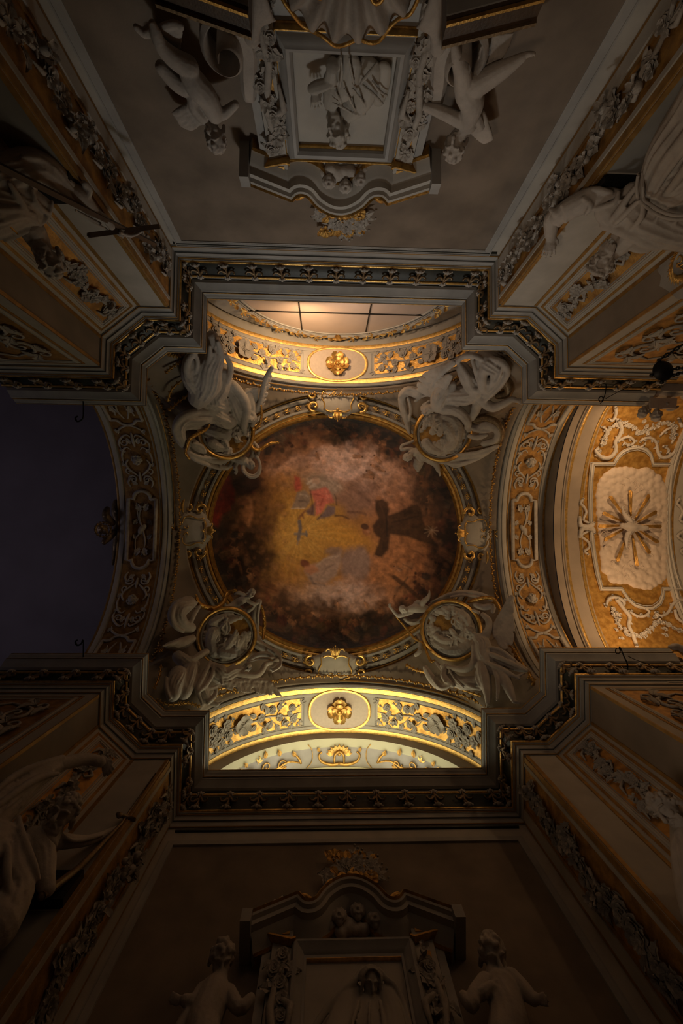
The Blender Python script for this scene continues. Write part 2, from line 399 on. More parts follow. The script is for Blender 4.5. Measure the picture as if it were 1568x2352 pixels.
for k in 'NSWE':
    s = SG[k]; vi, vo = VI[k], VO[k]; w = abs(vo-vi)
    nm = {'N': 'arch_north', 'S': 'arch_south', 'W': 'arch_west', 'E': 'arch_east'}[k]
    root = thing(nm, {'N': 'broad arch soffit with gilt ground and flower sprays below the panelled window', 'S': 'broad arch soffit with bright gilt ground and grey flower sprays above the ornamented recess',
        'W': 'shadowed arch soffit with scrollwork and oblong panel beside the dark nave', 'E': 'arch soffit with scrollwork and oblong panel beside the gilded vault with dove'}[k], 'arch')
    root['kind'] = 'structure'; del root['category']; root.name = 'ceiling_'+nm; ARCH[k] = root
    def P(a, b, mat, name, prof, n=48): return autosmooth(loft(arch_frames(k, vi, n), [(s*x, y) for x, y in prof]).build(name, mat, root), 35)
    P(0, 0, CREAM, 'soffit', [(-.02, -.25), (-.02, 0), (w, 0), (w, -.3)])
    if k in 'NS':
        P(0, 0, GOLD, 'gilt_border', fillet(-.02, .11, .03)); P(0, 0, CREAM, 'moulding', fillet(.12, .20, .035)); P(0, 0, CREAM, 'moulding', fillet(w-.20, w-.12, .035))
        P(0, 0, GOLD, 'gilt_border', fillet(w-.10, w+.02, .03))
        for s0, s1 in ((.06, .5-.098), (.5+.098, .94)):   # gilt grounds either side of the medallion
            autosmooth(loft(arch_frames(k, vi, 28, PI*s0, PI*s1), [(s*.24, 0), (s*.24, .012), (s*(w-.24), .012), (s*(w-.24), 0)]).build('gilt_panel', GROUND, root), 40)
    else:
        P(0, 0, CREAM, 'moulding', fillet(0, .12, .045)); P(0, 0, OCHRE, 'gilt_edge', fillet(.14, .18, .02))
        P(0, 0, CREAM, 'moulding', fillet(w-.15, w-.02, .045)); P(0, 0, OCHRE if k == 'W' else GOLD2, 'gilt_edge', fillet(w-.01, w+.05, .03))
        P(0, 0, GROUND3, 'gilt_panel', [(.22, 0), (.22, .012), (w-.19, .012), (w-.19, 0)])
    # mouldings on the face turned to the dome
    P(0, 0, CREAM2, 'archivolt', [(-.02, .0), (-.05, .03), (-.10, .0), (-.10, -.10), (-.16, -.12), (-.18, -.22), (-.26, -.24), (-.26, -.4)])
    P(0, 0, OCHRE, 'gilt_edge', [(-.165, -.09), (-.19, -.10), (-.19, -.13), (-.165, -.13)])
# ================================================================ pendentives, ring and dome
RZ = CZ+13.9; RCX, RCY, RAX, RAY = .30, .0, 3.98, 3.74
def ringpt(ph, dr=0.0, dz=0.0): return Vector((RCX+(RAX+dr)*math.cos(ph), RCY+(RAY+dr)*math.sin(ph), RZ+dz))
def arch_low(k, t): p = archpt(k, t, VI[k]-SG[k]*.1); p.z += .12; return p
CH = {}                                   # chamfer foot points
pend = []
for name, ka, kb, ta, tb, ph0, ph1 in (('northwest', 'N', 'W', (PI/2, PI), (PI, PI/2), -PI/2, -PI), ('northeast', 'N', 'E', (PI/2, 0), (PI, PI/2), -PI/2, 0),
                          ('southwest', 'S', 'W', (PI/2, PI), (0, PI/2), PI/2, PI), ('southeast', 'S', 'E', (PI/2, 0), (0, PI/2), PI/2, 0)):
    low = [arch_low(ka, ta[0]+(ta[1]-ta[0])*i/24) for i in range(25)]
    low2 = [arch_low(kb, tb[0]+(tb[1]-tb[0])*i/24) for i in range(25)]
    mid = [low[-1].lerp(low2[0], i/6) for i in range(1, 6)]
    L = low+mid+low2; n = len(L)
    G = []
    c = Vector((RCX, RCY, 0))
    angs = [math.atan2((p.y-RCY)/RAY, (p.x-RCX)/RAX) for p in L]
    if name == 'northwest': angs = [a if a < 0 else a-2*PI for a in angs]
    for j in range(15):
        v = j/14; row = []
        for i in range(n):
            q = ringpt(angs[i], .62, -.42); p = L[i]
            e = p.lerp(q, v); e.z += .18*math.sin(PI*v)*min(1, (q.z-p.z)/1.5)
            row.append(e)
        G.append(row)
    o = MB().grid(G).build('wall_'+name+'_pendentive' if 0 else 'ceiling_'+name, TAUPE); tag(o, kind='structure'); pend.append(o)
    sm = o.modifiers.new('s', 'SOLIDIFY'); sm.thickness = .08
# dome frame
ring = thing('dome_frame', 'oval gilded and grey moulded frame running round the ceiling painting', 'frame')
def ringloft(prof, name, mat, n=96):
    fr = []
    for i in range(n):
        ph = 2*PI*i/n; p = ringpt(ph); d = (p-Vector((RCX, RCY, p.z))).normalized(); fr.append((p, d, UP))
    return autosmooth(loft(fr, prof, True).build(name, mat, ring), 40)
ringloft([(-.02, .5), (-.02, -.02), (0, -.07), (.05, -.09), (.08, -.07), (.08, -.05)], 'gilt_bead', GOLD2)
ringloft([(.08, -.06), (.12, -.11), (.16, -.12), (.18, -.10)], 'gilt_bead', GOLD2)
ringloft([(.18, -.10), (.20, -.15), (.25, -.16), (.27, -.13), (.27, -.10)], 'moulding', CREAM2)
ringloft([(.27, -.11), (.46, -.16)], 'ornament_channel', TAUPE)
ringloft([(.46, -.15), (.46, -.24), (.52, -.27), (.58, -.25), (.60, -.22)], 'moulding', CREAM2)
ringloft([(.60, -.24), (.62, -.29), (.67, -.30), (.70, -.26), (.72, -.2)], 'gilt_bead', GOLD2)
# ================================================================ north window and south recess
ln = thing('window_north', None, None); tag(ln, kind='structure'); ln.name = 'window_1'
NWY = -6.02
def fanwall(kind, v, name, mat, parent, a=AA, b=AB, zs=ZS, z0=ZC-.05):
    c = {'N': XCN, 'S': XCS}[kind]
    P = [archpt(kind, PI*i/40, v, 0, a, b, zs) for i in range(41)]
    n = Vector((0, -SG[kind], 0))
    P = [Vector((c+a, v, z0))]+P+[Vector((c-a, v, z0))]
    return MB().slab(P, n, .15).build(name, mat, parent, False)
g = fanwall('N', NWY-.02, 'wall_upper_north', CREAM, None); tag(g, kind='structure'); g.name = 'wall_upper_north'
# plain soffit between the outer gilt border and the window wall, with gilt garland arc
autosmooth(loft(arch_frames('N', VO['N'], 48), [(0, -.02), (0, -.12), (-.4, -.12)]).build('wall_north_reveal', CREAM), 40)['kind'] = 'structure'
WR, WZ = 2.66, CZ+12.86-2.66
def warc(r, v, n=40, t0=0, t1=PI): return [Vector((XCN+r*math.cos(t0+(t1-t0)*i/n), v, WZ+r*math.sin(t0+(t1-t0)*i/n))) for i in range(n+1)]
GLASSN = nodes_mat('frosted_window_pane', (.50, .40, .34), .35, var=.08, scale=2, bump=.03, bscale=5, spec=.5)
mould(warc(WR+.05, NWY), Vector((0, 1, 0)), .10, .05, 'window_frame', CREAM, ln, False)
mould(warc(WR+.16, NWY), Vector((0, 1, 0)), .05, .04, 'window_frame', CREAM2, ln, False)
xs = [XCN-WR, XCN-.12-.95, XCN-.12+.95, XCN+WR]; zs_ = [ZC-.3, CZ+11.64, CZ+12.9]
for i in range(3):
    for j in range(2):
        x0, x1, z0, z1 = xs[i]+.02, xs[i+1]-.02, zs_[j]+.02, zs_[j+1]-.02
        Pp = []
        m = 10
        for q in range(m+1):
            x = x0+(x1-x0)*q/m; dz = WR*WR-(x-XCN)**2; zt = WZ+math.sqrt(max(0, dz)); Pp.append(Vector((x, NWY+.03, min(z1, max(z0, zt)))))
        Pp = [Vector((x1, NWY+.03, z0)), Vector((x0, NWY+.03, z0))]+Pp
        MB().slab(Pp, Vector((0, 1, 0)), .03).build('pane', GLASSN, ln, False)
MB().box((XCN-1.07, NWY+.03, CZ+11.2), (.018, .02, 1.5)).box((XCN+.83, NWY+.03, CZ+11.2), (.018, .02, 1.5)).box((XCN-.1, NWY+.03, CZ+11.64), (2.4, .02, .018)).build('glazing_bar', IRON, ln, False)
# south recess: second, slightly lower barrel with gilt ornament, closed by a window
SA, SB, SZS = 3.42, 2.98, CZ+10.04
rec = thing('south_recess', None, None); tag(rec, kind='structure'); rec.name = 'ceiling_recess_south'
def arcS(v, n=48, t0=0, t1=PI, h=0): return arch_frames('S', v, n, t0, t1, h, SA, SB, SZS)
mb = MB(); G = [[archpt('S', PI*i/48, VO['S']+.02, 0) for i in range(49)], [archpt('S', PI*i/48, 6.02, 0, SA, SB, SZS) for i in range(49)]]
mb.grid(G).build('wall_south_reveal', TAUPE)['kind'] = 'structure'
LEMON = nodes_mat('pale_plaster', (.52, .50, .36), .6, var=.08, scale=2, bump=.05)
LILAC = nodes_mat('lilac_plaster', (.36, .34, .33), .65, var=.12, scale=4, bump=.05)
autosmooth(loft(arcS(6.02), [(0, -.1), (0, .0), (.22, .0), (.24, -.02), (.26, -.02)]).build('cream_border', LEMON, rec), 40)
autosmooth(loft(arcS(6.02), [(.26, -.02), (.80, -.02)]).build('ornament_ground', LILAC, rec), 40)
autosmooth(loft(arcS(6.02), [(.80, -.02), (.80, .03), (.95, .03), (.97, .0), (1.06, .0), (1.08, .04), (1.12, .04), (1.12, -.6)]).build('cream_border', LEMON, rec), 40)
WINL = bpy.data.materials.new('lit_window_glass'); WINL.use_nodes = True
_b = WINL.node_tree.nodes['Principled BSDF']; _b.inputs['Base Color'].default_value = (.8, .8, .5, 1); _b.inputs['Emission Color'].default_value = (1, .93, .55, 1); _b.inputs['Emission Strength'].default_value = .55
sw = thing('window_2', None, None); tag(sw, kind='structure')
def fan_s(r0, v): return [Vector((XCS+(SA-r0)*math.cos(PI*i/40), v, SZS+(SB-r0)*math.sin(PI*i/40))) for i in range(41)]
MB().slab([Vector((XCS+SA-.1, 7.2, ZC-.3))]+fan_s(.0, 7.2)+[Vector((XCS-SA+.1, 7.2, ZC-.3))], Vector((0, -1, 0)), .1).build('pane', WINL, sw, False)
mould(fan_s(.10, 7.17), Vector((0, -1, 0)), .12, .05, 'window_frame', GOLD2, sw, False)
for dx in (-.9, .9): MB().box((XCS+dx, 7.16, CZ+11.4), (.03, .03, 1.6)).build('glazing_bar', CREAM, sw, False)
# ================================================================ the gilded vault over the east arm
EV = dict(a=3.75, b=2.5, zs=CZ+10.25)
ev = thing('ceiling_east', None, None); tag(ev, kind='structure')
def Epr(v0, prof, name, mat, t0=0.0, t1=PI, n=48): return autosmooth(loft(arch_frames('E', v0, n, t0, t1, 0, EV['a'], EV['b'], EV['zs']), prof).build(name, mat, ev), 35)
G = [[archpt('E', PI*i/48, VO['E']+.05, 0) for i in range(49)], [archpt('E', PI*i/48, VO['E']+.07, 0, **EV) for i in range(49)]]
MB().grid(G).build('wall_east_reveal', TAUPE)['kind'] = 'structure'
Epr(VO['E']+.07, [(0, .05), (.02, .0), (.23, 0), (.24, .03), (.27, .03), (.28, 0), (.31, .03), (.34, .03), (.35, 0), (.90, 0)], 'plain_soffit', TAUPE)
Epr(VO['E']+.42, fillet(0, .07, .03), 'gilt_border', GOLD)
Epr(VO['E']+.85, fillet(0, .08, .03), 'gilt_border', GOLD)
Epr(VO['E']+.93, [(0, 0), (.1, -.02), (3.6, -.02)], 'gilt_ground', GROUND)
Epr(VO['E']+3.38, [(0, -.02), (0, .05), (.06, .06), (.10, .03), (.14, .06), (.2, .04), (.25, 0), (.8, 0), (.82, .05), (.9, .05), (.92, 0), (1.5, 0), (1.5, -.3)], 'end_arch', CREAM)
Epr(VO['E']+3.66, fillet(0, .07, .03), 'gilt_border', GOLD2)
Epr(VO['E']+4.9, [(0, -.5), (0, 2.2)], 'end_wall', CREAM2)
for yy, nm_ in ((WN[11].y-.05, 'wall_east_north'), (WS[11].y+.05, 'wall_east_south')):
    s_ = -1 if yy < 0 else 1
    w_ = MB().box((10.2, yy+s_*.2, (ZC+1.2)/2), (3.2, .2, (ZC+1.2)/2)).build(nm_, GROUND2, None, False); tag(w_, kind='structure')
    MB().box((10.2, yy-s_*.06, ZC-.15), (3.2, .1, .12)).box((10.2, yy-s_*.03, ZC-1.1), (3.2, .06, .12)).build('moulding', CREAM2, w_, False)
    for k_ in range(5): MB().box((8.0+k_*1.1, yy-s_*.02, ZC-2.4), (.06, .03, 1.0)).build('moulding', CREAM, w_, False)
# the nave beyond the west arch: high, dark ceiling and end wall
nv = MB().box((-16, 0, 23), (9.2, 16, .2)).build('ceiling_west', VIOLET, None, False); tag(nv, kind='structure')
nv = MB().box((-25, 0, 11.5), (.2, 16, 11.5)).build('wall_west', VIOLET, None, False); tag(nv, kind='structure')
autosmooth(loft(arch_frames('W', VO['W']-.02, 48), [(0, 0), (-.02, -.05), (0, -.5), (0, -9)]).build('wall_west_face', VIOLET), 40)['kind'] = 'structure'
# upper zone: outer skin closing the arms above the ledge, roof over the chapel
rf = MB().box((.3, 0, CZ+17.2), (7.2, 8.2, .15)).build('ceiling_roof', TAUPE, None, False); tag(rf, kind='structure')
for nm, c, h in (('wall_upper_northwest', (-5.75, -6.2, CZ+13.5), (1.0, 2.3, 3.6)), ('wall_upper_northeast', (6.4, -6.2, CZ+13.5), (1.0, 2.3, 3.6)),
                 ('wall_upper_southwest', (-5.75, 6.2, CZ+13.5), (1.0, 2.3, 3.6)), ('wall_upper_southeast', (6.6, 6.2, CZ+13.5), (1.0, 2.3, 3.6))):
    pass
# ================================================================ the dome painting

def fbm(x, y, seed=0, oct=5):
    rs = np.random.RandomState(seed); out = np.zeros_like(x); amp = 1.0; fr = 1.0; tot = 0
    for o in range(oct):
        N = 64; g = rs.rand(N, N)
        xi = x*fr; yi = y*fr; x0 = np.floor(xi).astype(int); y0 = np.floor(yi).astype(int); fx = xi-x0; fy = yi-y0
        fx = fx*fx*(3-2*fx); fy = fy*fy*(3-2*fy)
        a = g[x0 % N, y0 % N]; b = g[(x0+1) % N, y0 % N]; c = g[x0 % N, (y0+1) % N]; d = g[(x0+1) % N, (y0+1) % N]
        out += amp*((a*(1-fx)+b*fx)*(1-fy)+(c*(1-fx)+d*fx)*fy); tot += amp; amp *= .55; fr *= 2.1
    return out/tot
class Canvas:
    """flat colour of the fresco, worked out in picture units"""
    def __init__(s, U, V):
        s.u, s.v = U, V; s.c = np.zeros(U.shape+(3,)); s.wu = (fbm(U/26, V/26, 11, 4)-.5); s.wv = (fbm(U/26, V/26, 12, 4)-.5)
    def mix(s, m, col): m = np.clip(m, 0, 1)[..., None]; s.c = s.c*(1-m)+np.array(col)*m
    def ell(s, x, y, rx, ry, col, op=1.0, soft=.35, rot=0, warp=10):
        a = math.radians(rot); du = s.u+s.wu*warp*2-x; dv = s.v+s.wv*warp*2-y
        p = (du*math.cos(a)+dv*math.sin(a))/rx; q = (-du*math.sin(a)+dv*math.cos(a))/ry
        d = np.sqrt(p*p+q*q); m = np.clip((1+soft-d)/(2*soft), 0, 1); s.mix(m*m*(3-2*m)*op, col)
    def poly(s, P, col, op=1.0, soft=3, warp=3):
        U = s.u+s.wu*warp*2; V = s.v+s.wv*warp*2; n = len(P); ins = np.zeros(U.shape, bool); dist = np.full(U.shape, 1e9)
        for i in range(n):
            (x0, y0), (x1, y1) = P[i], P[(i+1) % n]
            if y0 != y1: ins ^= ((y0 > V) != (y1 > V)) & (U < (x1-x0)*(V-y0)/(y1-y0)+x0)
            t = np.clip(((U-x0)*(x1-x0)+(V-y0)*(y1-y0))/((x1-x0)**2+(y1-y0)**2+1e-9), 0, 1)
            dist = np.minimum(dist, np.hypot(U-x0-t*(x1-x0), V-y0-t*(y1-y0)))
        sd = np.where(ins, dist, -dist); s.mix(np.clip(.5+sd/(2*soft), 0, 1)*op, col)
    def line(s, P, w, col, op=1.0, soft=2, warp=2):
        U = s.u+s.wu*warp*2; V = s.v+s.wv*warp*2; dist = np.full(U.shape, 1e9)
        for (x0, y0), (x1, y1) in zip(P[:-1], P[1:]):
            t = np.clip(((U-x0)*(x1-x0)+(V-y0)*(y1-y0))/((x1-x0)**2+(y1-y0)**2+1e-9), 0, 1)
            dist = np.minimum(dist, np.hypot(U-x0-t*(x1-x0), V-y0-t*(y1-y0)))
        s.mix(np.clip((w/2+soft-dist)/(2*soft), 0, 1)*op, col)
def fresco(U, V):
    k = Canvas(U, V); rs = np.random.RandomState(3)
    k.c[:] = (.20, .10, .045)
    # vault of cloud: warm brown, rose, ochre glory
    k.ell(770, 1225, 235, 215, (.42, .21, .10), 1, .35, 0, 25)
    k.ell(930, 1330, 110, 90, (.52, .26, .13), .9, .5, 0, 25)
    k.ell(920, 1100, 120, 90, (.48, .26, .17), .8, .5, 0, 25)
    k.ell(640, 1080, 80, 70, (.46, .24, .10), .8, .5, 0, 25)
    k.ell(770, 1065, 165, 62, (.56, .38, .32), .9, .5, 8, 30)
    k.ell(800, 1065, 70, 38, (.80, .62, .60), .8, .6, 10, 25)
    k.ell(775, 1375, 120, 45, (.56, .40, .36), .9, .5, 5, 25)
    k.ell(770, 1362, 65, 22, (.78, .60, .58), .8, .6, 5, 18)
    k.ell(690, 1225, 135, 115, (.52, .29, .07), .95, .55, 0, 20)
    k.ell(690, 1215, 70, 60, (.68, .42, .11), .8, .7, 0, 10)
    k.ell(800, 1235, 60, 22, (.64, .36, .07), .7, .7, 20, 10)
    # rays of the glory
    th = np.arctan2(V-1222, U-690); rr = np.hypot(U-690, V-1222)
    ray_ = (np.sin(th*23+np.sin(th*7)*3)*.5+.5)**3
    k.mix(np.clip(1-rr/150, 0, 1)*ray_*.35*(rr > 14), (.85, .62, .22))
    # dark rim with crowds of figures
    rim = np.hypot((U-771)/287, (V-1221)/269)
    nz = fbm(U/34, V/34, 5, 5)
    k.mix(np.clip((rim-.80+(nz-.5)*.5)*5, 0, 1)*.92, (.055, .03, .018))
    k.ell(560, 1180, 75, 110, (.12, .055, .03), .75, .4, 0, 30)
    k.ell(545, 1290, 80, 80, (.035, .018, .012), .9, .4, 0, 25)
    k.ell(700, 1425, 170, 55, (.075, .04, .022), .85, .4, 5, 30)
    k.ell(870, 1440, 110, 45, (.07, .045, .025), .85, .4, -8, 30)
    k.ell(780, 985, 105, 28, (.045, .032, .025), .95, .4, 0, 18)
    k.ell(895, 1010, 26, 45, (.05, .032, .028), .95, .3, -15, 14)
    k.ell(1010, 1120, 70, 80, (.07, .04, .025), .85, .4, 20, 25)
    k.ell(1030, 1250, 40, 90, (.06, .03, .02), .85, .4, 0, 25)
    k.ell(655, 1010, 85, 40, (.30, .15, .08), .8, .4, -15, 25)
    k.ell(690, 1025, 50, 22, (.36, .20, .12), .8, .4, -15, 15)
    # little figures of the rim: lighter limbs and darker folds
    for i in range(420):
        a = rs.rand()*2*PI; r = .74+.26*rs.rand(); x = 771+287*r*math.cos(a); y = 1221+269*r*math.sin(a)
        c = [(.26, .12, .06), (.34, .17, .08), (.16, .07, .035), (.05, .03, .02), (.20, .12, .07), (.24, .08, .05)][rs.randint(6)]
        k.ell(x, y, 4+rs.rand()*11, 3+rs.rand()*5, c, .35+.35*rs.rand(), .45, rs.rand()*180, 4)
    for i in range(560):                       # cherub heads and cloud curls in the sky
        a = rs.rand()*2*PI; r = .42+.42*rs.rand(); x = 771+287*r*math.cos(a); y = 1221+269*r*math.sin(a)
        R = 4+rs.rand()*8; lum = .8+.6*rs.rand(); t = a+PI/2+rs.rand()
        k.line([(x+R*math.cos(t+q*.5), y+R*.8*math.sin(t+q*.5)) for q in range(6)], 1.6, np.array((.26, .13, .06))*lum, .22, 1.6)
        k.ell(x+1, y+1, R*.6, R*.55, np.array((.50, .27, .15))*lum, .16, .5, 0, 2)
    # little persons of the crowd: head, torso, draped legs, arm, with light and dark sides
    def person(x, y, s, rot, skin, cloth):
        a = math.radians(rot); R = lambda u, v: (x+(u*math.cos(a)-v*math.sin(a))*s, y+(u*math.sin(a)+v*math.cos(a))*s)
        sk = np.array(skin); cl = np.array(cloth)
        k.poly([R(-3.2, 2.5), R(3.2, 2.5), R(4.8, 9), R(3.6, 14), R(-3, 15), R(-5, 9)], cl, .85, 1.6, 1.5); k.line([R(-2, 4), R(-3.5, 12)], 1.6*s*.5, cl*1.7, .6, 1.2, 1); k.line([R(1.5, 4), R(2.5, 13)], 1.8*s*.5, cl*.4, .7, 1.2, 1)
        k.poly([R(-2.8, -2), R(2.8, -2), R(2.6, 3.4), R(-2.6, 3.4)], sk, .85, 1.5, 1.2); k.line([R(-1.4, -1.5), R(-1.2, 3)], 1.4*s*.5, sk*1.35, .5, 1.1, 1); k.line([R(2, -1.5), R(2.2, 3.4)], 1.4*s*.5, sk*.45, .6, 1.1, 1)
        k.line([R(-2.6, -1), R(-6, 1.5), R(-8, -2)], 1.5*s*.5, sk, .8, 1.1, 1); k.line([R(2.6, -1), R(5.5, 2.5), R(4, 5)], 1.5*s*.5, sk*.7, .8, 1.1, 1)
        hx, hy = R(.3, -4.2); k.ell(hx, hy, 1.9*s, 2.1*s, sk*1.1, .9, .25, rot, 1); hx, hy = R(.6, -5.2); k.ell(hx, hy, 1.9*s, 1.3*s, (.06, .03, .018), .8, .3, rot, 1)
    skins = [(.34, .17, .09), (.42, .22, .12), (.26, .12, .06), (.20, .09, .05)]; cloths = [(.12, .06, .035), (.09, .06, .05), (.16, .05, .03), (.20, .12, .06), (.07, .05, .045), (.22, .15, .10), (.14, .09, .04)]
    for i in range(64):
        a = 2*PI*i/64+rs.uniform(-.04, .04); r = rs.uniform(.76, .94); x = 771+287*r*math.cos(a); y = 1221+269*r*math.sin(a)
        if x < 610 and 1060 < y < 1200: continue
        if x > 940 and 1180 < y < 1260: continue
        person(x, y, rs.uniform(1.5, 2.5), math.degrees(a)-90+rs.uniform(-70, 70), skins[rs.randint(4)], cloths[rs.randint(7)])
    for i in range(34):                        # paler cherubs floating in the cloud ring
        a = rs.uniform(0, 2*PI); r = rs.uniform(.50, .72); x = 771+287*r*math.cos(a); y = 1221+269*r*math.sin(a)
        if (x > 830 and 1130 < y < 1300) or (x < 800 and 1080 < y < 1360): continue
        person(x, y, rs.uniform(.9, 1.4), rs.uniform(0, 360), (.50, .28, .17), (.40, .24, .16))
    # red cloak, left
    k.poly([(487, 1130), (505, 1090), (522, 1085), (540, 1120), (538, 1150), (512, 1180), (500, 1212), (484, 1196)], (.32, .025, .012), .95, 5)
    for q in range(5): k.line([(498+q*7, 1120+q*8), (512+q*4, 1150+q*5), (500+q*2, 1190-q*2)], 2.5, (.52, .07, .03), .7, 2)
    k.ell(565, 1110, 36, 26, (.05, .022, .018), .95, .25, 0, 12)
    k.ell(565, 1182, 16, 20, (.40, .20, .10), .7, .3, 10, 6); k.ell(555, 1150, 14, 8, (.28, .13, .07), .8, .3, 10, 6); k.line([(575, 1150), (577, 1180), (570, 1205)], 8, (.42, .22, .12), .7)
    k.ell(580, 1218, 22, 10, (.18, .10, .06), .8, .4, 0, 8); k.line([(608, 1185), (596, 1200), (600, 1230)], 4, (.2, .1, .05), .7)
    # the Father: grey beard and robe, rose mantle
    k.ell(742, 1115, 42, 28, (.40, .33, .28), .9, .4, 15, 10); k.ell(820, 1145, 45, 40, (.33, .21, .17), .85, .5, 20, 15)
    k.poly([(677, 1095), (690, 1098), (693, 1125), (680, 1130), (676, 1118)], (.55, .13, .10), .9, 3)
    k.poly([(712, 1128), (748, 1118), (762, 1135), (768, 1152), (748, 1158), (738, 1178), (724, 1184), (722, 1150)], (.66, .22, .17), .95, 3)
    k.line([(722, 1135), (745, 1140), (735, 1160)], 3, (.42, .1, .08), .8); k.line([(745, 1124), (756, 1145)], 2.5, (.75, .33, .26), .7); k.line([(728, 1150), (732, 1176)], 2.5, (.78, .34, .27), .7)
    k.poly([(682, 1132), (700, 1126), (714, 1140), (712, 1152), (700, 1166), (670, 1168)], (.36, .29, .24), .9, 2.5); k.line([(669, 1168), (698, 1167)], 2, (.7, .6, .48), .8, 1)
    k.poly([(714, 1160), (724, 1154), (722, 1184), (706, 1182), (700, 1172)], (.20, .13, .14), .9, 3); k.poly([(738, 1180), (752, 1160), (768, 1164), (767, 1182), (745, 1190), (728, 1192)], (.23, .18, .21), .9, 3)
    k.ell(724, 1104, 11, 8, (.62, .45, .36), .9, .3, 0, 2); k.line([(700, 1172), (690, 1184), (686, 1192)], 4, (.30, .13, .07), .9); k.line([(693, 1182), (696, 1190)], 3, (.30, .13, .07), .9)
    for q in range(9): k.line([(705+q*9, 1100+(q % 3)*6), (712+q*9, 1112+(q % 3)*5)], 3, (.62, .52, .46), .5, 2)
    for (x0, y0), (x1, y1), w_, c_ in (((716, 1104), (706, 1112), 5, (.70, .62, .55)), ((722, 1112), (712, 1120), 6, (.62, .55, .5)), ((748, 1108), (770, 1128), 5, (.52, .42, .36)), ((690, 1136), (706, 1140), 3, (.55, .46, .38)), ((686, 1150), (704, 1152), 3, (.2, .15, .12)), ((712, 1126), (716, 1180), 2.5, (.10, .05, .04)), ((768, 1135), (772, 1160), 2.5, (.12, .07, .06)), ((738, 1182), (728, 1192), 2, (.09, .05, .05)), ((800, 1120), (850, 1150), 7, (.28, .17, .13)), ((800, 1175), (840, 1182), 6, (.22, .12, .08)), ((770, 1185), (800, 1190), 4, (.14, .07, .04))):
        k.line([(x0, y0), ((x0+x1)/2+3, (y0+y1)/2-2), (x1, y1)], w_, c_, .75, 1.6)
    # dove
    k.line([(687, 1198), (690, 1215), (685, 1238)], 8, (.24, .21, .20), .95, 1.5, 1); k.line([(678, 1226), (704, 1227)], 6, (.28, .25, .22), .9, 1.5, 1); k.line([(703, 1221), (704, 1232)], 4, (.28, .25, .22), .9, 1.2, 1); k.line([(687, 1238), (683, 1250)], 3, (.36, .3, .25), .8)
    # kneeling friar in a brown habit, arms spread
    HB = (.085, .045, .024)
    k.poly([(862, 1148), (872, 1143), (888, 1152), (894, 1168), (892, 1183), (920, 1172), (955, 1158), (965, 1165), (972, 1195), (990, 1235), (1010, 1262), (975, 1248), (935, 1232), (895, 1226), (892, 1262), (878, 1280), (858, 1278), (866, 1255), (872, 1236), (858, 1222), (856, 1206), (868, 1190), (862, 1170)], HB, .96, 3)
    k.line([(886, 1180), (888, 1230)], 3, (.03, .017, .012), .8); k.line([(900, 1200), (960, 1185)], 3, (.04, .022, .013), .7); k.line([(900, 1214), (965, 1215)], 3, (.14, .08, .04), .6); k.line([(872, 1155), (880, 1180)], 3, (.15, .085, .05), .6); k.line([(930, 1190), (960, 1172)], 3, (.14, .08, .045), .5)
    k.ell(843, 1218, 11, 13, (.40, .19, .09), .95, .2, 0, 2); k.ell(838, 1210, 9, 7, (.10, .05, .03), .9, .3, 20, 2); k.ell(846, 1221, 4, 3, (.58, .33, .2), .7, .5, 0, 1); k.ell(870, 1144, 6, 5, (.42, .22, .12), .8, .3, 0, 1); k.ell(862, 1280, 6, 5, (.42, .22, .12), .8, .3, 0, 1)
    # Christ reclining with the cloud behind
    k.ell(815, 1295, 38, 40, (.36, .26, .23), .92, .3, 0, 14); k.ell(828, 1285, 20, 22, (.44, .32, .27), .6, .5, 0, 10)
    k.poly([(735, 1290), (765, 1272), (785, 1262), (782, 1290), (772, 1320), (745, 1340), (712, 1335), (698, 1310), (705, 1300)], (.45, .34, .29), .9, 4)
    k.ell(765, 1265, 20, 9, (.30, .22, .19), .8, .4, -20, 6); k.ell(700, 1294, 12, 9, (.24, .09, .05), .95, .3, 20, 2); k.poly([(700, 1300), (725, 1296), (732, 1312), (712, 1320), (698, 1312)], (.55, .28, .16), .9, 3)
    k.line([(725, 1300), (745, 1284), (775, 1278)], 3, (.6, .48, .4), .7); k.line([(735, 1325), (750, 1305), (768, 1296)], 3, (.27, .2, .17), .7); k.line([(712, 1325), (720, 1340), (745, 1345)], 5, (.30, .23, .21), .8)
    for q in range(14): k.line([(700+rs.rand()*85, 1335+rs.rand()*25), (720+rs.rand()*85, 1340+rs.rand()*25)], 2.5, (.66, .5, .44), .4, 2)
    # cross, lower right; palms, wings and lilies
    k.line([(905, 1325), (962, 1372)], 9, (.13, .07, .04), .85, 2); k.line([(918, 1352), (934, 1328)], 5, (.14, .08, .045), .8, 2); k.line([(917, 1350), (905, 1375), (912, 1395)], 4, (.22, .1, .05), .7)
    for q in range(10): k.line([(990, 1218), (990+16*math.cos(q*.7), 1220+14*math.sin(q*.7))], 2.2, (.55, .42, .32), .6, 1)
    k.poly([(985, 1140), (1010, 1130), (1022, 1160), (1005, 1200), (990, 1190)], (.20, .10, .055), .8, 4); k.ell(985, 1195, 14, 10, (.34, .17, .09), .7, .4, 30, 5); k.line([(985, 1175), (980, 1195), (995, 1208)], 6, (.30, .15, .08), .7)
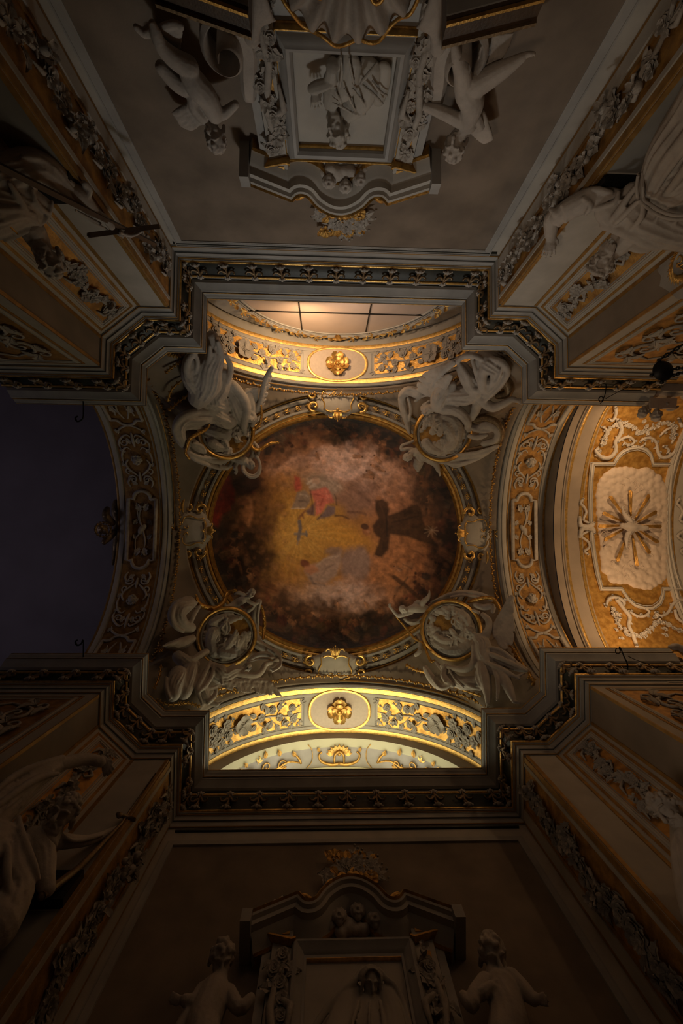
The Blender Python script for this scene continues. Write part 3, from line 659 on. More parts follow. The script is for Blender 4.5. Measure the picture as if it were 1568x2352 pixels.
    for x, y, a, b, r, c in ((1020, 1270, 16, 9, 40, (.42, .2, .1)), (985, 1300, 20, 12, 60, (.40, .22, .13)), (960, 1270, 12, 9, 0, (.42, .22, .12)), (935, 1300, 14, 10, 0, (.46, .26, .15)), (1000, 1340, 18, 10, 70, (.30, .13, .07)),
                             (1040, 1190, 14, 9, 30, (.26, .11, .06)), (880, 1385, 16, 11, 0, (.20, .1, .05)), (1005, 1105, 16, 10, 50, (.15, .08, .045)), (630, 1440, 24, 9, 20, (.24, .12, .06)), (760, 1405, 30, 9, 10, (.18, .1, .06)), (850, 1420, 18, 18, 0, (.04, .024, .018)), (620, 1350, 22, 10, 30, (.20, .09, .045)),
                             (590, 1310, 14, 9, 60, (.2, .09, .045)), (860, 1470, 30, 8, -8, (.26, .11, .06)), (720, 1455, 20, 12, 30, (.04, .024, .018)), (990, 1395, 14, 10, 0, (.22, .03, .02))):
        k.ell(x, y, a, b, c, .75, .4, r, 6)
        k.line([(x-a*.8, y-b*.5), (x, y), (x+a*.7, y+b*.7)], 2.2, np.array(c)*.45, .6, 1.5)
    # brushwork
    n1 = fbm(U/5, V/5, 21, 4); n2 = fbm(U/60, V/18, 22, 5); n3 = fbm(U/2.2, V/2.2, 23, 2)
    k.c *= (.62+.50*n1+.30*n2+.10*n3)[..., None]
    R_ = np.hypot(U-740, V-1222); A_ = np.arctan2(V-1222, U-740)
    st = fbm(R_/5+50, (A_+PI)*7, 31, 4); k.c *= (.82+.36*st)[..., None]
    mot = fbm(U/13, V/11, 41, 4); far = np.clip((R_-90)/80, 0, 1)[..., None]; k.c *= 1+far*((.45+1.1*mot)[..., None]-1)
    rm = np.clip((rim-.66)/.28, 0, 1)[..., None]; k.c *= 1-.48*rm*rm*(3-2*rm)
    k.c = np.clip(k.c, 0, 1)**1.12*np.array((1.0, .90, .84))
    return k.c
NX, NY = 400, 380
gx = np.linspace(RCX-RAX-.12, RCX+RAX+.12, NX); gy = np.linspace(RCY-RAY-.12, RCY+RAY+.12, NY)
GX, GY = np.meshgrid(gx, gy); RRr = np.hypot((GX-RCX)/(RAX+.12), (GY-RCY)/(RAY+.12))
DZ = 1.3*np.sqrt(np.clip(1-np.minimum(RRr, 1.0)**2*.9, 0, 1)); DZ -= DZ.min(); GZ = RZ+.02+DZ
pts_ = np.stack([GX, GY, GZ], -1).reshape(-1, 3)
q_ = (pts_-np.array([0, 0, CZ])) @ RM.T
U_ = 784+F*q_[:, 0]/q_[:, 2]; V_ = 1176+F*q_[:, 1]/q_[:, 2]
inside = RRr.reshape(-1) < 1.02
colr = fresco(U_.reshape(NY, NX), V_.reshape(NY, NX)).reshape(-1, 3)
idx = np.arange(NX*NY).reshape(NY, NX)
fa = np.stack([idx[:-1, :-1], idx[:-1, 1:], idx[1:, 1:], idx[1:, :-1]], -1).reshape(-1, 4)
fa = fa[inside[fa].all(1)]
used = np.unique(fa); remap = np.zeros(NX*NY, int); remap[used] = np.arange(len(used)); fa = remap[fa]
me = bpy.data.meshes.new('ceiling_painting'); me.vertices.add(len(used)); me.vertices.foreach_set('co', pts_[used].astype(np.float32).ravel())
me.loops.add(fa.size); me.loops.foreach_set('vertex_index', fa.astype(np.int32).ravel()); me.polygons.add(len(fa)); me.polygons.foreach_set('loop_start', np.arange(0, fa.size, 4, dtype=np.int32))
me.update(calc_edges=True); me.validate(); me.polygons.foreach_set('use_smooth', [True]*len(me.polygons))
at = me.color_attributes.new('paint', 'FLOAT_COLOR', 'POINT'); at.data.foreach_set('color', np.concatenate([np.clip(colr[used], 0, 1), np.ones((len(used), 1))], 1).astype(np.float32).ravel())
PAINT = bpy.data.materials.new('fresco_paint'); PAINT.use_nodes = True; nt = PAINT.node_tree; b = nt.nodes['Principled BSDF']
ca = nt.nodes.new('ShaderNodeVertexColor'); ca.layer_name = 'paint'; nt.links.new(ca.outputs['Color'], b.inputs['Base Color']); b.inputs['Roughness'].default_value = .5; b.inputs['Specular IOR Level'].default_value = .5
tc = nt.nodes.new('ShaderNodeTexCoord'); nz = nt.nodes.new('ShaderNodeTexNoise'); nz.inputs['Scale'].default_value = 14; nz.inputs['Detail'].default_value = 6; bp = nt.nodes.new('ShaderNodeBump'); bp.inputs['Strength'].default_value = .25; bp.inputs['Distance'].default_value = .03
nt.links.new(tc.outputs['Object'], nz.inputs['Vector']); nt.links.new(nz.outputs['Fac'], bp.inputs['Height']); nt.links.new(bp.outputs['Normal'], b.inputs['Normal'])
po = obj('ceiling_painting', me, PAINT)
tag(po, 'round ceiling painting of clouds, a golden glory with dove and a kneeling brown-robed friar', 'painting')

# ================================================================ tracing tools: strokes of plaster laid on a surface
FWD = Vector(RM[2])
def depth(p): return (p-O).dot(FWD)
def crom(P, sub):
    """smooth a list of equal-length tuples"""
    if sub <= 1 or len(P) < 3: return P
    A = [np.array(p, float) for p in P]; out = []
    for i in range(len(A)-1):
        p0 = A[max(i-1, 0)]; p1 = A[i]; p2 = A[i+1]; p3 = A[min(i+2, len(A)-1)]
        for k in range(sub):
            t = k/sub; out.append(.5*((2*p1)+(-p0+p2)*t+(2*p0-5*p1+4*p2-p3)*t*t+(-p0+3*p1-3*p2+p3)*t**3))
    out.append(A[-1]); return out
class Trace:
    def __init__(s, mapper, ox, oy, sc): s.m, s.ox, s.oy, s.sc = mapper, ox, oy, sc; s.folds = 0; s.rs = random.Random(17)
    def P(s, x, y, h=0.0): return s.m(s.ox+x/s.sc, s.oy+y/s.sc, h)
    def R(s, r, p): return r/s.sc*depth(p)/F
    def st(s, mb, pts, n=8, sub=3, flat=1.0, up=None):
        Q = []
        for x, y, r, h in pts:
            p = s.P(x, y, h); Q.append((*p, s.R(r, p)))
        if up is None: up = O-Vector(Q[0][:3])
        if max(q[3] for q in Q) > .09: n = max(n, 14)
        Q = crom(Q, sub); mb.tube([q[:3] for q in Q], [max(q[3], .003) for q in Q], n, up, flat)
        if s.folds and max(q[3] for q in Q) > .165 and len(Q) > 4: s.pleat(mb, Q)
        return s
    def pleat(s, mb, Q):
        """ridges of cloth running along a thick stroke, on the side that can be seen"""
        P = [Vector(q[:3]) for q in Q]; m = len(P); k = max(5, int(max(q[3] for q in Q)/.042)); ph = s.rs.random()*6
        for j in range(k):
            o = -1+2*(j+.5)/k+s.rs.uniform(-.06, .06); a0 = s.rs.uniform(0, .18); a1 = s.rs.uniform(.8, 1.0); L = []; R = []
            for i in range(m):
                t = i/(m-1)
                if t < a0 or t > a1: continue
                tg = P[min(i+1, m-1)]-P[max(i-1, 0)]; v = (O-P[i]).normalized(); sd = tg.cross(v)
                if sd.length < 1e-6: continue
                sd.normalize(); up = sd.cross(tg).normalized(); up = up if up.dot(v) > 0 else -up
                oo = max(-.97, min(.97, o*(1-.25*math.sin(t*PI))+.10*math.sin(t*4+ph+j*.9)))
                r = Q[i][3]; L.append(P[i]+sd*r*oo+up*r*math.sqrt(1-oo*oo)*1.02); R.append(r*s.folds*(.35+.65*math.sin(PI*(t-a0)/(a1-a0+1e-6)))*(1 if j % 2 else .6))
            if len(L) > 2: mb.tube(L, [max(.008, x) for x in R], 6)
    def b(s, mb, x, y, r, h, k=(1, 1, 1)):
        p = s.P(x, y, h); R = s.R(r, p); mb.ball(p, (R*k[0], R*k[1], R*k[2])); return s
    def many(s, mb, L, n=8, sub=3, flat=1.0):
        for q in L: s.st(mb, q, n, sub, flat)
        return s
    def H(s, L, h):                           # list of (x,y,r) with common height or ramp
        if isinstance(h, tuple): return [(x, y, r, h[0]+(h[1]-h[0])*i/max(1, len(L)-1)) for i, (x, y, r) in enumerate(L)]
        return [(x, y, r, h) for x, y, r in L]
def plane_mapper(p0, n):
    n = n.normalized(); return lambda x, y, h=0.0: at_plane(x, y, p0+n*h, n)
def soffit_mapper(kind, a=AA, b=AB, zs=ZS):
    c = {'N': XCN, 'S': XCS, 'W': YCW, 'E': YCE}[kind]; ax = 0 if kind in 'NS' else 1
    def m(x, y, h=0.0):
        v = ray(x, y); A_, B_ = a-h, b-h; o = (O[ax]-c, O.z-zs); d = (v[ax], v.z)
        qa = (d[0]/A_)**2+(d[1]/B_)**2; qb = 2*(o[0]*d[0]/A_**2+o[1]*d[1]/B_**2); qc = (o[0]/A_)**2+(o[1]/B_)**2-1
        return O+v*((-qb+math.sqrt(max(0, qb*qb-4*qa*qc)))/(2*qa))
    return m
# arc-length tables: (u along the arch from its crown, v across from the dome-side edge, h towards the room)
def arc_table(a, b):
    ts = np.linspace(0, PI/2, 200); d = np.hypot(np.diff(a*np.sin(ts)), np.diff(b*np.cos(ts))); return ts, np.concatenate([[0], np.cumsum(d)])
def uv_mapper(kind, v0, a=AA, b=AB, zs=ZS):
    ts, ss = arc_table(a, b); s = SG[kind]
    def m(u, v, h=0.0):
        al = np.interp(abs(u), ss, ts); t = PI/2+(-al if u > 0 else al)
        return archpt(kind, t, v0+s*v, h, a, b, zs)
    return m
def mframe(m, u, v, e=.02):
    p = m(u, v, 0); n = (m(u, v, .1)-p).normalized(); du = (m(u+e, v, 0)-m(u-e, v, 0)).normalized(); dv = n.cross(du).normalized()
    dv2 = (m(u, v+e, 0)-m(u, v-e, 0))
    if dv.dot(dv2) < 0: du, dv = du, -dv
    return p, du, dv2.normalized(), n
def put(me, name, p, n, ex, size, parent, lift=0.0, mat=None):
    n = n.normalized(); ex = (ex-n*ex.dot(n)).normalized(); ey = n.cross(ex)
    o = obj(name, me, None, parent); M = Matrix((ex, ey, n)).transposed().to_4x4()
    o.matrix_world = Matrix.Translation(p+n*lift) @ M @ Matrix.Diagonal((size, size, size, 1)); return o
def putuv(me, name, m, u, v, size, ang, parent, lift=0.0):
    p, du, dv, n = mframe(m, u, v); return put(me, name, p, n, du*math.cos(ang)+dv*math.sin(ang), size, parent, lift)
def stuv(mb, m, pts, n=6, sub=3, flat=.8):
    """stroke in surface coordinates: (u, v, radius, height)"""
    Q = crom([(u, v, r, h) for u, v, r, h in pts], sub)
    P = [m(q[0], q[1], q[3]) for q in Q]; up = (m(Q[0][0], Q[0][1], Q[0][3]+.1)-P[0])
    mb.tube(P, [max(q[2], .003) for q in Q], n, up, flat)
def spiral(cx, cy, r0, r1, a0, turns, w0, w1, h0=.02, h1=.05, n=14, s=1):
    out = []
    for i in range(n+1):
        t = i/n; a = a0+s*turns*2*PI*t; r = r0+(r1-r0)*t; out.append((cx+r*math.cos(a), cy+r*math.sin(a), w0+(w1-w0)*t, h0+(h1-h0)*t))
    return out
# ---------------------------------------------------------------- small relief pieces (unit size, flat on the xy plane)
def petal_grid(mb, ang, r0, r1, w, tilt, cup, z0=0, notch=0.0):
    c, s = math.cos(ang), math.sin(ang); G = []
    prof = [(0, .25), (.3, .8), (.65, 1.0), (.9, .75), (1.0, .35-.1*notch)]
    for t, ww in prof:
        row = []
        for k in (-1, -.5, 0, .5, 1):
            x = r0+(r1-r0)*(t-(notch*.12 if k == 0 and t > .85 else 0)); y = k*w*ww
            z = z0+tilt*math.sin(t*PI*.55)*(r1-r0)+cup*(k*k)*.25*(r1-r0)-(.12*(r1-r0) if t == 1.0 else 0)
            row.append(Vector((x*c-y*s, x*s+y*c, z)))
        G.append(row)
    mb.grid(G)
def rose_mesh(nm, mat):
    mb = MB()
    for i in range(6): petal_grid(mb, i*PI/3, .15, 1.0, .48, .18, .5, .04)
    for i in range(5): petal_grid(mb, i*2*PI/5+.4, .08, .68, .40, .55, .6, .10)
    for i in range(3): petal_grid(mb, i*2*PI/3+.9, .02, .36, .30, 1.0, .7, .18)
    mb.ball((0, 0, .34), .14, 6, 5); return mb.mesh(nm, mat)
def fourpetal_mesh(nm, mat, k=4, w=.62):
    mb = MB()
    for i in range(k): petal_grid(mb, i*2*PI/k+.3, .12, 1.0, w, .22, .9, .05, 1.0)
    mb.tube([(math.cos(a)*.26, math.sin(a)*.26, .16) for a in np.linspace(0, 2*PI, 9)], .06, 5); mb.ball((0, 0, .18), .17, 8, 5); return mb.mesh(nm, mat)
def daisy_mesh(nm, mat):
    mb = MB()
    for i in range(7): petal_grid(mb, i*2*PI/7, .2, 1.0, .36, .25, .6, .05)
    mb.ball((0, 0, .12), (.3, .3, .22), 8, 5); return mb.mesh(nm, mat)
def leaf_mesh(nm, mat, lobes=3):
    mb = MB(); N = 9; G = []
    for i in range(N):
        t = i/(N-1); w = .30*math.sin(PI*min(1, t*1.05+.03))**.8*(1+.30*math.sin(t*lobes*2*PI)); row = []
        for k in (-1, -.5, 0, .5, 1): row.append(Vector((t, k*w, .14*math.sin(t*PI)+.07*abs(k)-.02-(.06 if k == 0 else 0))))
        G.append(row)
    mb.grid(G); mb.tube([(0, 0, .02), (.5, 0, .14), (.95, 0, .02)], [.035, .03, .01], 5); return mb.mesh(nm, mat)
def bud_mesh(nm, mat):
    mb = MB(); mb.ball((0, 0, .35), (.55, .5, .5), 8, 6)
    for i in range(3): petal_grid(mb, i*2*PI/3, -.3, .8, .4, .9, .8, .05)
    return mb.mesh(nm, mat)
def boss_mesh(nm, mat):
    mb = MB()
    for i in range(4):
        petal_grid(mb, i*PI/2, .15, 1.0, .52, .22, .9, .08, 1.0); petal_grid(mb, i*PI/2, .10, .60, .30, .4, .9, .16)
        petal_grid(mb, i*PI/2+PI/4, .15, .84, .36, .2, .8, .03)
    mb.tube([(math.cos(a)*.27, math.sin(a)*.27, .25) for a in np.linspace(0, 2*PI, 13)], .055, 5); mb.ball((0, 0, .3), .15, 8, 6)
    for i in range(8): mb.ball((.2*math.cos(i*PI/4), .2*math.sin(i*PI/4), .3), .05, 5, 4)
    return mb.mesh(nm, mat)
def spray_mesh(nm, mat):
    """small tuft: three leaves and a bud"""
    mb = MB()
    for a in (-.9, 0, .9):
        c, s = math.cos(a), math.sin(a); G = []
        for i in range(6):
            t = i/5; w = .16*math.sin(PI*min(1, t+.05)); G.append([Vector((t*c-k*w*s, t*s+k*w*c, .12*math.sin(t*PI)+.04*abs(k))) for k in (-1, 0, 1)])
        mb.grid(G)
    mb.tube([(-.3, 0, .02), (.1, 0, .08), (.6, .0, .1)], [.05, .06, .03], 5); mb.ball((.98, .22, .08), .12, 6, 5); mb.ball((.75, -.5, .08), .1, 6, 5); return mb.mesh(nm, mat)
ROSE = rose_mesh('rose', STUCCO); FOURP = fourpetal_mesh('four_petal_flower', STUCCO); DAISY = daisy_mesh('daisy', STUCCO); FIVEP = fourpetal_mesh('five_petal_flower', STUCCO, 5, .46)
LEAF = leaf_mesh('leaf', STUCCO); ACANTH = leaf_mesh('acanthus_leaf', STUCCO, 4); BUD = bud_mesh('bud', STUCCO); SPRAY = spray_mesh('sprig', STUCCO); BOSS = boss_mesh('gilt_boss', GOLD)
GLEAF = leaf_mesh('gilt_leaf', GOLD, 4); GSPRAY = spray_mesh('gilt_sprig', GOLD); GDAISY = daisy_mesh('gilt_flower', GOLD2); GLEAF2 = leaf_mesh('dark_gilt_leaf', GOLD2, 4)
FL = [ROSE, DAISY, FIVEP, ROSE, BUD]
NMF = {ROSE: 'rose', DAISY: 'daisy', FIVEP: 'flower', BUD: 'bud', FOURP: 'large_flower', LEAF: 'leaf', ACANTH: 'acanthus_leaf', SPRAY: 'sprig', GLEAF: 'gilt_leaf', GSPRAY: 'gilt_sprig', GDAISY: 'gilt_flower', GLEAF2: 'gilt_leaf', BOSS: 'gilt_boss'}
# ================================================================ flower sprays on the north and south soffits
rnd = random.Random(5)
def spray_side(kind, sgn):
    root = ARCH[kind]; w = abs(VO[kind]-VI[kind]); m = uv_mapper(kind, VI[kind]); c = w*.5
    mb = MB()
    stuv(mb, m, [(sgn*1.15, c, .012, .02), (sgn*1.6, c+.05, .02, .03), (sgn*2.1, c-.03, .025, .03), (sgn*2.6, c, .03, .03), (sgn*3.2, c, .025, .03), (sgn*4.0, c, .02, .03)])
    for u, dv, L in ((1.25, .2, .25), (1.3, -.18, .25), (1.5, .28, .3), (1.7, -.28, .3), (1.9, .27, .3), (2.1, -.25, .28), (2.3, .25, .25)):
        stuv(mb, m, [(sgn*(u+.2), c, .014, .02), (sgn*(u+.08), c+dv*.6, .012, .03), (sgn*(u-.06), c+dv, .009, .02)])
        mb.ball(m(sgn*(u-.08), c+dv*1.08, .03), .035, 6, 5)
    sp = mb.build('flower_spray', STUCCO, root)
    items = [(FOURP, 2.93, .0, .27, .2), (ROSE, 1.42, -.17, .105, 0), (DAISY, 1.38, .16, .11, 0), (BUD, 1.62, .23, .10, 1), (ROSE, 2.02, -.20, .12, 0), (BUD, 2.22, .17, .12, 0), (FIVEP, 1.80, .05, .11, 0), (DAISY, 2.36, -.04, .12, 0),
             (ROSE, 3.38, .12, .14, 0), (DAISY, 3.44, -.16, .15, 0), (ROSE, 3.66, -.02, .15, 0), (FIVEP, 3.62, .24, .13, 0), (DAISY, 3.86, .14, .15, 0), (ROSE, 3.9, -.18, .15, 0), (BUD, 3.3, -.28, .08, 0), (FIVEP, 4.15, .05, .16, 0), (ROSE, 4.35, -.15, .15, 0)]
    for me_, u, dv, s, a in items: putuv(me_, NMF[me_], m, sgn*u, c+dv*SG[kind]*1.0, s, a+rnd.random()*.5, sp, .02)
    for u, dv, s, a in [(1.25, .05, .20, .3), (1.3, -.1, .2, -.5), (1.55, -.08, .24, 2.2), (1.6, .12, .24, 1.0), (1.85, -.16, .25, 4.2), (1.9, .22, .24, 1.9), (2.05, .1, .26, 1.2), (2.15, -.1, .28, 5), (2.3, .25, .22, 2.0), (2.35, -.24, .24, 4.4),
                        (2.5, .12, .24, .6), (2.5, -.1, .24, -.5), (3.3, .25, .2, 1.6), (3.5, -.3, .2, 4.6), (3.5, .05, .24, 3), (3.75, .3, .2, 1.4), (3.8, -.33, .2, 4.9), (4.0, .3, .22, 1.2), (4.1, -.3, .22, 5)]:
        putuv(ACANTH if s > .23 else LEAF, 'leaf', m, sgn*u, c+dv, s, a if sgn > 0 else PI-a, sp, .015)
    for u, dv, s, a in [(1.2, .25, .16, 1.8), (1.15, -.25, .16, 4), (1.45, .32, .15, 1.6), (1.75, -.32, .15, 4.5), (2.2, .34, .15, 1.4), (3.2, .1, .16, 3.1), (3.45, .34, .13, 1.5), (3.7, -.36, .13, 4.6)]:
        putuv(SPRAY, 'sprig', m, sgn*u, c+dv, s, a if sgn > 0 else PI-a, sp, .01)
for kind in 'NS':
    root = ARCH[kind]; w = abs(VO[kind]-VI[kind]); m = uv_mapper(kind, VI[kind]); c = w*.5
    # medallion of the crown: plaster disc in a gilt ring
    def supel(ru, rv, k): a = 2*PI*k/56; return (ru*math.copysign(abs(math.cos(a))**.85, math.cos(a)), c+rv*math.copysign(abs(math.sin(a))**.85, math.sin(a)))
    G = [[m(*[(x*q if i == 0 else c+(x-c)*q) for i, x in enumerate(supel(.93, c-.02, k))], .035) for k in range(57)] for q in (0, .5, 1.0)]
    MB().grid(G).build('medallion', PINK, root)
    for (d0, hh, mt, nm, dw) in ((.0, .035, GOLD, 'gilt_ring', .05), (.13, .02, CREAM, 'moulding', .03)):
        fr = []
        for k in range(56):
            u, v = supel(.90+d0, c-.06, k)
            if d0 and abs(u) < .3: continue
            u2, v2 = supel(1.0+d0, c, k); p = m(u, min(max(v, .02), w-.02), .03); q = m(u2, v2, .03); n = (m(u, v, .2)-m(u, v, .1)).normalized(); fr.append((p, (q-p).normalized(), n))
        autosmooth(loft(fr, [(-dw, -.02), (-dw*.7, hh*.7), (0, hh), (dw*.7, hh*.7), (dw, -.02)], d0 == 0).build(nm, mt, root), 50) if d0 == 0 else None
    putuv(BOSS, 'gilt_boss', m, 0, c, .36, 0, root, .04)
    for sgn in (-1, 1):
        spray_side(kind, sgn)
        for vv in (.24, w-.24):                 # thin moulding round the gilt panel
            fr = [(m(sgn*u, vv, 0), (m(sgn*u, vv+.1, 0)-m(sgn*u, vv, 0)).normalized(), (m(sgn*u, vv, .1)-m(sgn*u, vv, 0)).normalized()) for u in np.linspace(1.06, 4.6, 30)]
            loft(fr, [(-.012, 0), (0, .03), (.012, 0)]).build('moulding', CREAM2, root)
        fr = [(m(sgn*(1.06-.0*abs(v-c)), v, 0), mframe(m, sgn*1.06, v)[1], mframe(m, sgn*1.06, v)[3]) for v in np.linspace(.24, w-.24, 5)]
        loft(fr, [(-.015, 0), (0, .03), (.015, 0)]).build('moulding', CREAM2, root)
# ---------------------------------------------------------------- gilt garland round the north window, gilt ornament of the south recess
mb = MB(); Wm = lambda r, t, h: Vector((XCN+r*math.cos(t), NWY+h, WZ+r*math.sin(t)))
gar = thing('window_garland', 'gilt leaf garland curving round the panelled window on the north side', 'garland')
autosmooth(MB().grid([[Wm(r, PI*i/40, hh) for i in range(41)] for r, hh in ((WR+.19, .0), (WR+.20, .05), (WR+.26, .07), (WR+.34, .05), (WR+.35, .0))]).build('garland_band', CREAM, gar), 30)
for i in range(46):
    t = PI*(i+.5)/46; r = WR+.27+.03*math.sin(i*2.2); d = Vector((-math.sin(t), 0, math.cos(t)))*(1 if t < PI/2 else -1)
    put((GLEAF, GLEAF2, GSPRAY)[i % 3], 'gilt_leaf', Wm(r, t, .05), Vector((0, 1, -.25)), d+Vector((math.cos(t), 0, math.sin(t)))*.4*(-1)**i, .2, gar)
for i in range(-2, 3): put(GLEAF, 'gilt_leaf', Wm(WR+.28, PI/2+i*.03, .07), Vector((0, 1, -.25)), Vector((math.sin(i*.7), 0, -math.cos(i*.7))), .24, gar)
ms = uv_mapper('S', 6.02, SA, SB, SZS)
orn = rec
mb = MB()
for sg in (-1, 1):
    stuv(mb, ms, [(sg*1.12, .62, .03, .03), (sg*1.2, .45, .035, .04), (sg*1.35, .3, .02, .03)]); stuv(mb, ms, spiral(sg*1.7, .55, .14, .03, 0, 1.2, .03, .015, s=sg)); stuv(mb, ms, [(sg*1.15, .6, .02, .03), (sg*1.5, .5, .03, .04), (sg*1.9, .62, .03, .04), (sg*2.3, .52, .03, .04), (sg*2.8, .6, .02, .03)])
    stuv(mb, ms, spiral(sg*2.15, .48, .14, .03, 2, 1.2, .03, .015, s=-sg)); stuv(mb, ms, [(sg*.0, .7, .05, .05), (sg*.25, .72, .05, .05), (sg*.52, .62, .04, .05), (sg*.60, .45, .03, .04), (sg*.52, .36, .03, .04)]); stuv(mb, ms, [(sg*.14, .70, .03, .05), (sg*.13, .45, .035, .06), (0, .34, .04, .07)])
    stuv(mb, ms, [(sg*.92, .12, .012, .02), (sg*.80, .3, .012, .02), (sg*.80, .6, .012, .02), (sg*.95, .78, .012, .02)])
mb.ball(ms(0, .42, .04), .07, 8, 6); mb.build('scrollwork', GOLD2, orn)
for i in range(-4, 5): putuv(GLEAF, 'gilt_leaf', ms, .16*math.sin(i*.38), .42-.05*math.cos(i*.38), .22, -PI/2+i*.38, orn, .03)
for sg in (-1, 1):
    for u, v, s, a in [(1.3, .4, .2, -1.2), (1.55, .62, .2, .3), (1.75, .3, .22, -1.3), (1.95, .6, .2, 1), (2.2, .25, .22, -1.6), (2.4, .6, .22, .3), (2.6, .45, .24, .2), (.58, .36, .16, -1.2), (2.75, .3, .18, -1), (2.95, .6, .16, 0.4), (3.1, .45, .18, .0)]:
        putuv(GLEAF2, 'gilt_leaf', ms, sg*u, v, s, a if sg > 0 else PI-a, orn, .02)
    putuv(GDAISY, 'gilt_flower', ms, sg*2.62, .52, .14, 0, orn, .03); putuv(GSPRAY, 'gilt_sprig', ms, sg*2.85, .4, .2, 0 if sg > 0 else PI, orn, .02); putuv(GSPRAY, 'gilt_sprig', ms, sg*2.4, .3, .16, -1.2, orn, .02)
# ================================================================ scrollwork bands on the west and east soffits
def cherub_face(mb, m, u, v, R, ux=1, vx=0):
    """winged child's head in relief; (ux,vx) points to the chin"""
    def q(a, b, h): return m(u+(ux*a-vx*b)*R, v+(vx*a+ux*b)*R, h*R)
    mb.ball(q(0, 0, .35), (R*.75, R*.75, R*.7), 10, 7); mb.ball(q(.55, 0, .35), R*.42, 8, 6)
    mb.tube([q(.0, 0, .95), q(.32, 0, 1.12)], [R*.10, R*.16], 6)
    for s in (-1, 1):
        mb.ball(q(.38, s*.36, .70), R*.28, 8, 6); mb.tube([q(-.08, s*.12, .95), q(-.14, s*.32, .93), q(-.05, s*.5, .80)], R*.08, 5); mb.ball(q(.05, s*.28, .92), R*.09, 6, 5)
        mb.ball(q(.15, s*.75, .3), R*.18, 6, 5)
    mb.tube([q(.60, -.18, .82), q(.66, 0, .88), q(.60, .18, .82)], R*.07, 5)
    for a in range(9):
        t = PI*.5+PI*a/8; mb.ball(q(math.cos(t)*.72-.08, math.sin(t)*.74, .45+.1*(a % 2)), R*.24, 6, 5)
def band_ornament(kind, mat):
    root = ARCH[kind]; w = abs(VO[kind]-VI[kind]); m = uv_mapper(kind, VI[kind]); c = (.22+w-.19)/2; hw = (w-.41)/2
    mb = MB(); rw = .035
    # oblong panel with round ends at the crown
    def frame(u0, hu, hv, r=.04):
        P = [(-hu, -hv), (hu*.86, -hv)]
        P = [(-hu, -hv), (-hu, hv), (hu, hv), (hu, -hv)]; L = []
        seq = [(-hu, -hv)]; seq += [(-hu, -hv*.62)]; seq += [(-hu-hv*.62*math.sin(PI*i/8), -hv*.62*math.cos(PI*i/8)) for i in range(0, 9)]; seq += [(-hu, hv), (hu, hv)]; seq += [(hu+hv*.62*math.sin(PI*i/8), hv*.62*math.cos(PI*i/8)) for i in range(0, 9)]; seq += [(hu, -hv), (-hu, -hv)]
        stuv(mb, m, [(u0+a, c+b, r, .03) for a, b in seq], 6, 1, .9)
    frame(0, .92, hw*.82, .055)
    for (u, v, r) in ((0, 0, .02),):
        stuv(mb, m, [(-.8, c, .012, .02), (-.4, c+.1, .02, .03), (0, c, .025, .03), (.4, c-.1, .02, .03), (.8, c, .012, .02)]); stuv(mb, m, [(-.8, c+.18, .01, .02), (-.3, c+.12, .02, .03), (0, c, .02, .03), (.3, c+.2, .02, .03), (.75, c+.15, .01, .02)])
        mb.box(m(0, c, .02), (.10, .09, .03)) if kind == 'X' else stuv(mb, m, [(-.12, c-.08, .06, .02), (0, c+.04, .09, .03), (.12, c+.08, .06, .02)])
    for sg in (-1, 1):
        for s2 in (-1, 1):
            V = lambda x: c+s2*x
            stuv(mb, m, [(sg*1.28, V(.30), .02, .02), (sg*1.42, V(.36), .03, .03), (sg*1.55, V(.28), .03, .03), (sg*1.52, V(.16), .02, .03)])
            stuv(mb, m, spiral(sg*1.52, V(.20), .13, .03, s2*PI/2, 1.1, .028, .02, s=-s2*sg))
            stuv(mb, m, [(sg*1.62, V(.05), .02, .02), (sg*1.72, V(.16), .03, .03), (sg*1.86, V(.30), .03, .04), (sg*2.0, V(.34), .03, .04), (sg*2.12, V(.26), .022, .03)])
            stuv(mb, m, spiral(sg*1.78, V(.30), .10, .02, 0, 1.1, .024, .015, s=s2))
            stuv(mb, m, [(sg*2.0, V(.40), .018, .02), (sg*2.2, V(.42), .03, .03), (sg*2.42, V(.34), .03, .03), (sg*2.5, V(.22), .022, .03), (sg*2.42, V(.14), .015, .02)])
            stuv(mb, m, [(sg*2.45, V(.40), .015, .02), (sg*2.62, V(.42), .03, .03), (sg*2.8, V(.30), .03, .04), (sg*2.9, V(.14), .025, .04), (sg*2.82, V(.06), .015, .03)])
            stuv(mb, m, spiral(sg*2.66, V(.26), .12, .02, PI/2, 1.2, .026, .015, s=s2*sg))
            stuv(mb, m, [(sg*2.9, V(.36), .015, .02), (sg*3.05, V(.30), .03, .03), (sg*3.16, V(.12), .03, .03), (sg*3.18, V(0), .03, .03)])
            stuv(mb, m, [(sg*3.35, V(.43), .045, .03), (sg*3.35, V(.26), .045, .03), (sg*3.24, V(.16), .04, .03), (sg*3.20, V(0), .04, .03)], 6, 3); stuv(mb, m, [(sg*3.35, V(.43), .045, .03), (sg*4.6, V(.43), .045, .03)], 6, 1)
            stuv(mb, m, [(sg*3.4, V(.05), .02, .02), (sg*3.7, V(.15), .03, .03), (sg*4.0, V(.05), .02, .02)]); stuv(mb, m, [(sg*3.5, V(.25), .02, .02), (sg*3.8, V(.22), .025, .03), (sg*4.1, V(.28), .02, .02)])
        cherub_face(mb, m, sg*2.12, c, .17, -sg, 0)
        stuv(mb, m, [(sg*1.45, c, .02, .02), (sg*1.6, c, .04, .04), (sg*1.75, c, .02, .03)]); stuv(mb, m, [(sg*2.5, c, .02, .02), (sg*2.7, c, .05, .04), (sg*2.95, c, .02, .02)])
    o = mb.build('scrollwork', mat, root)
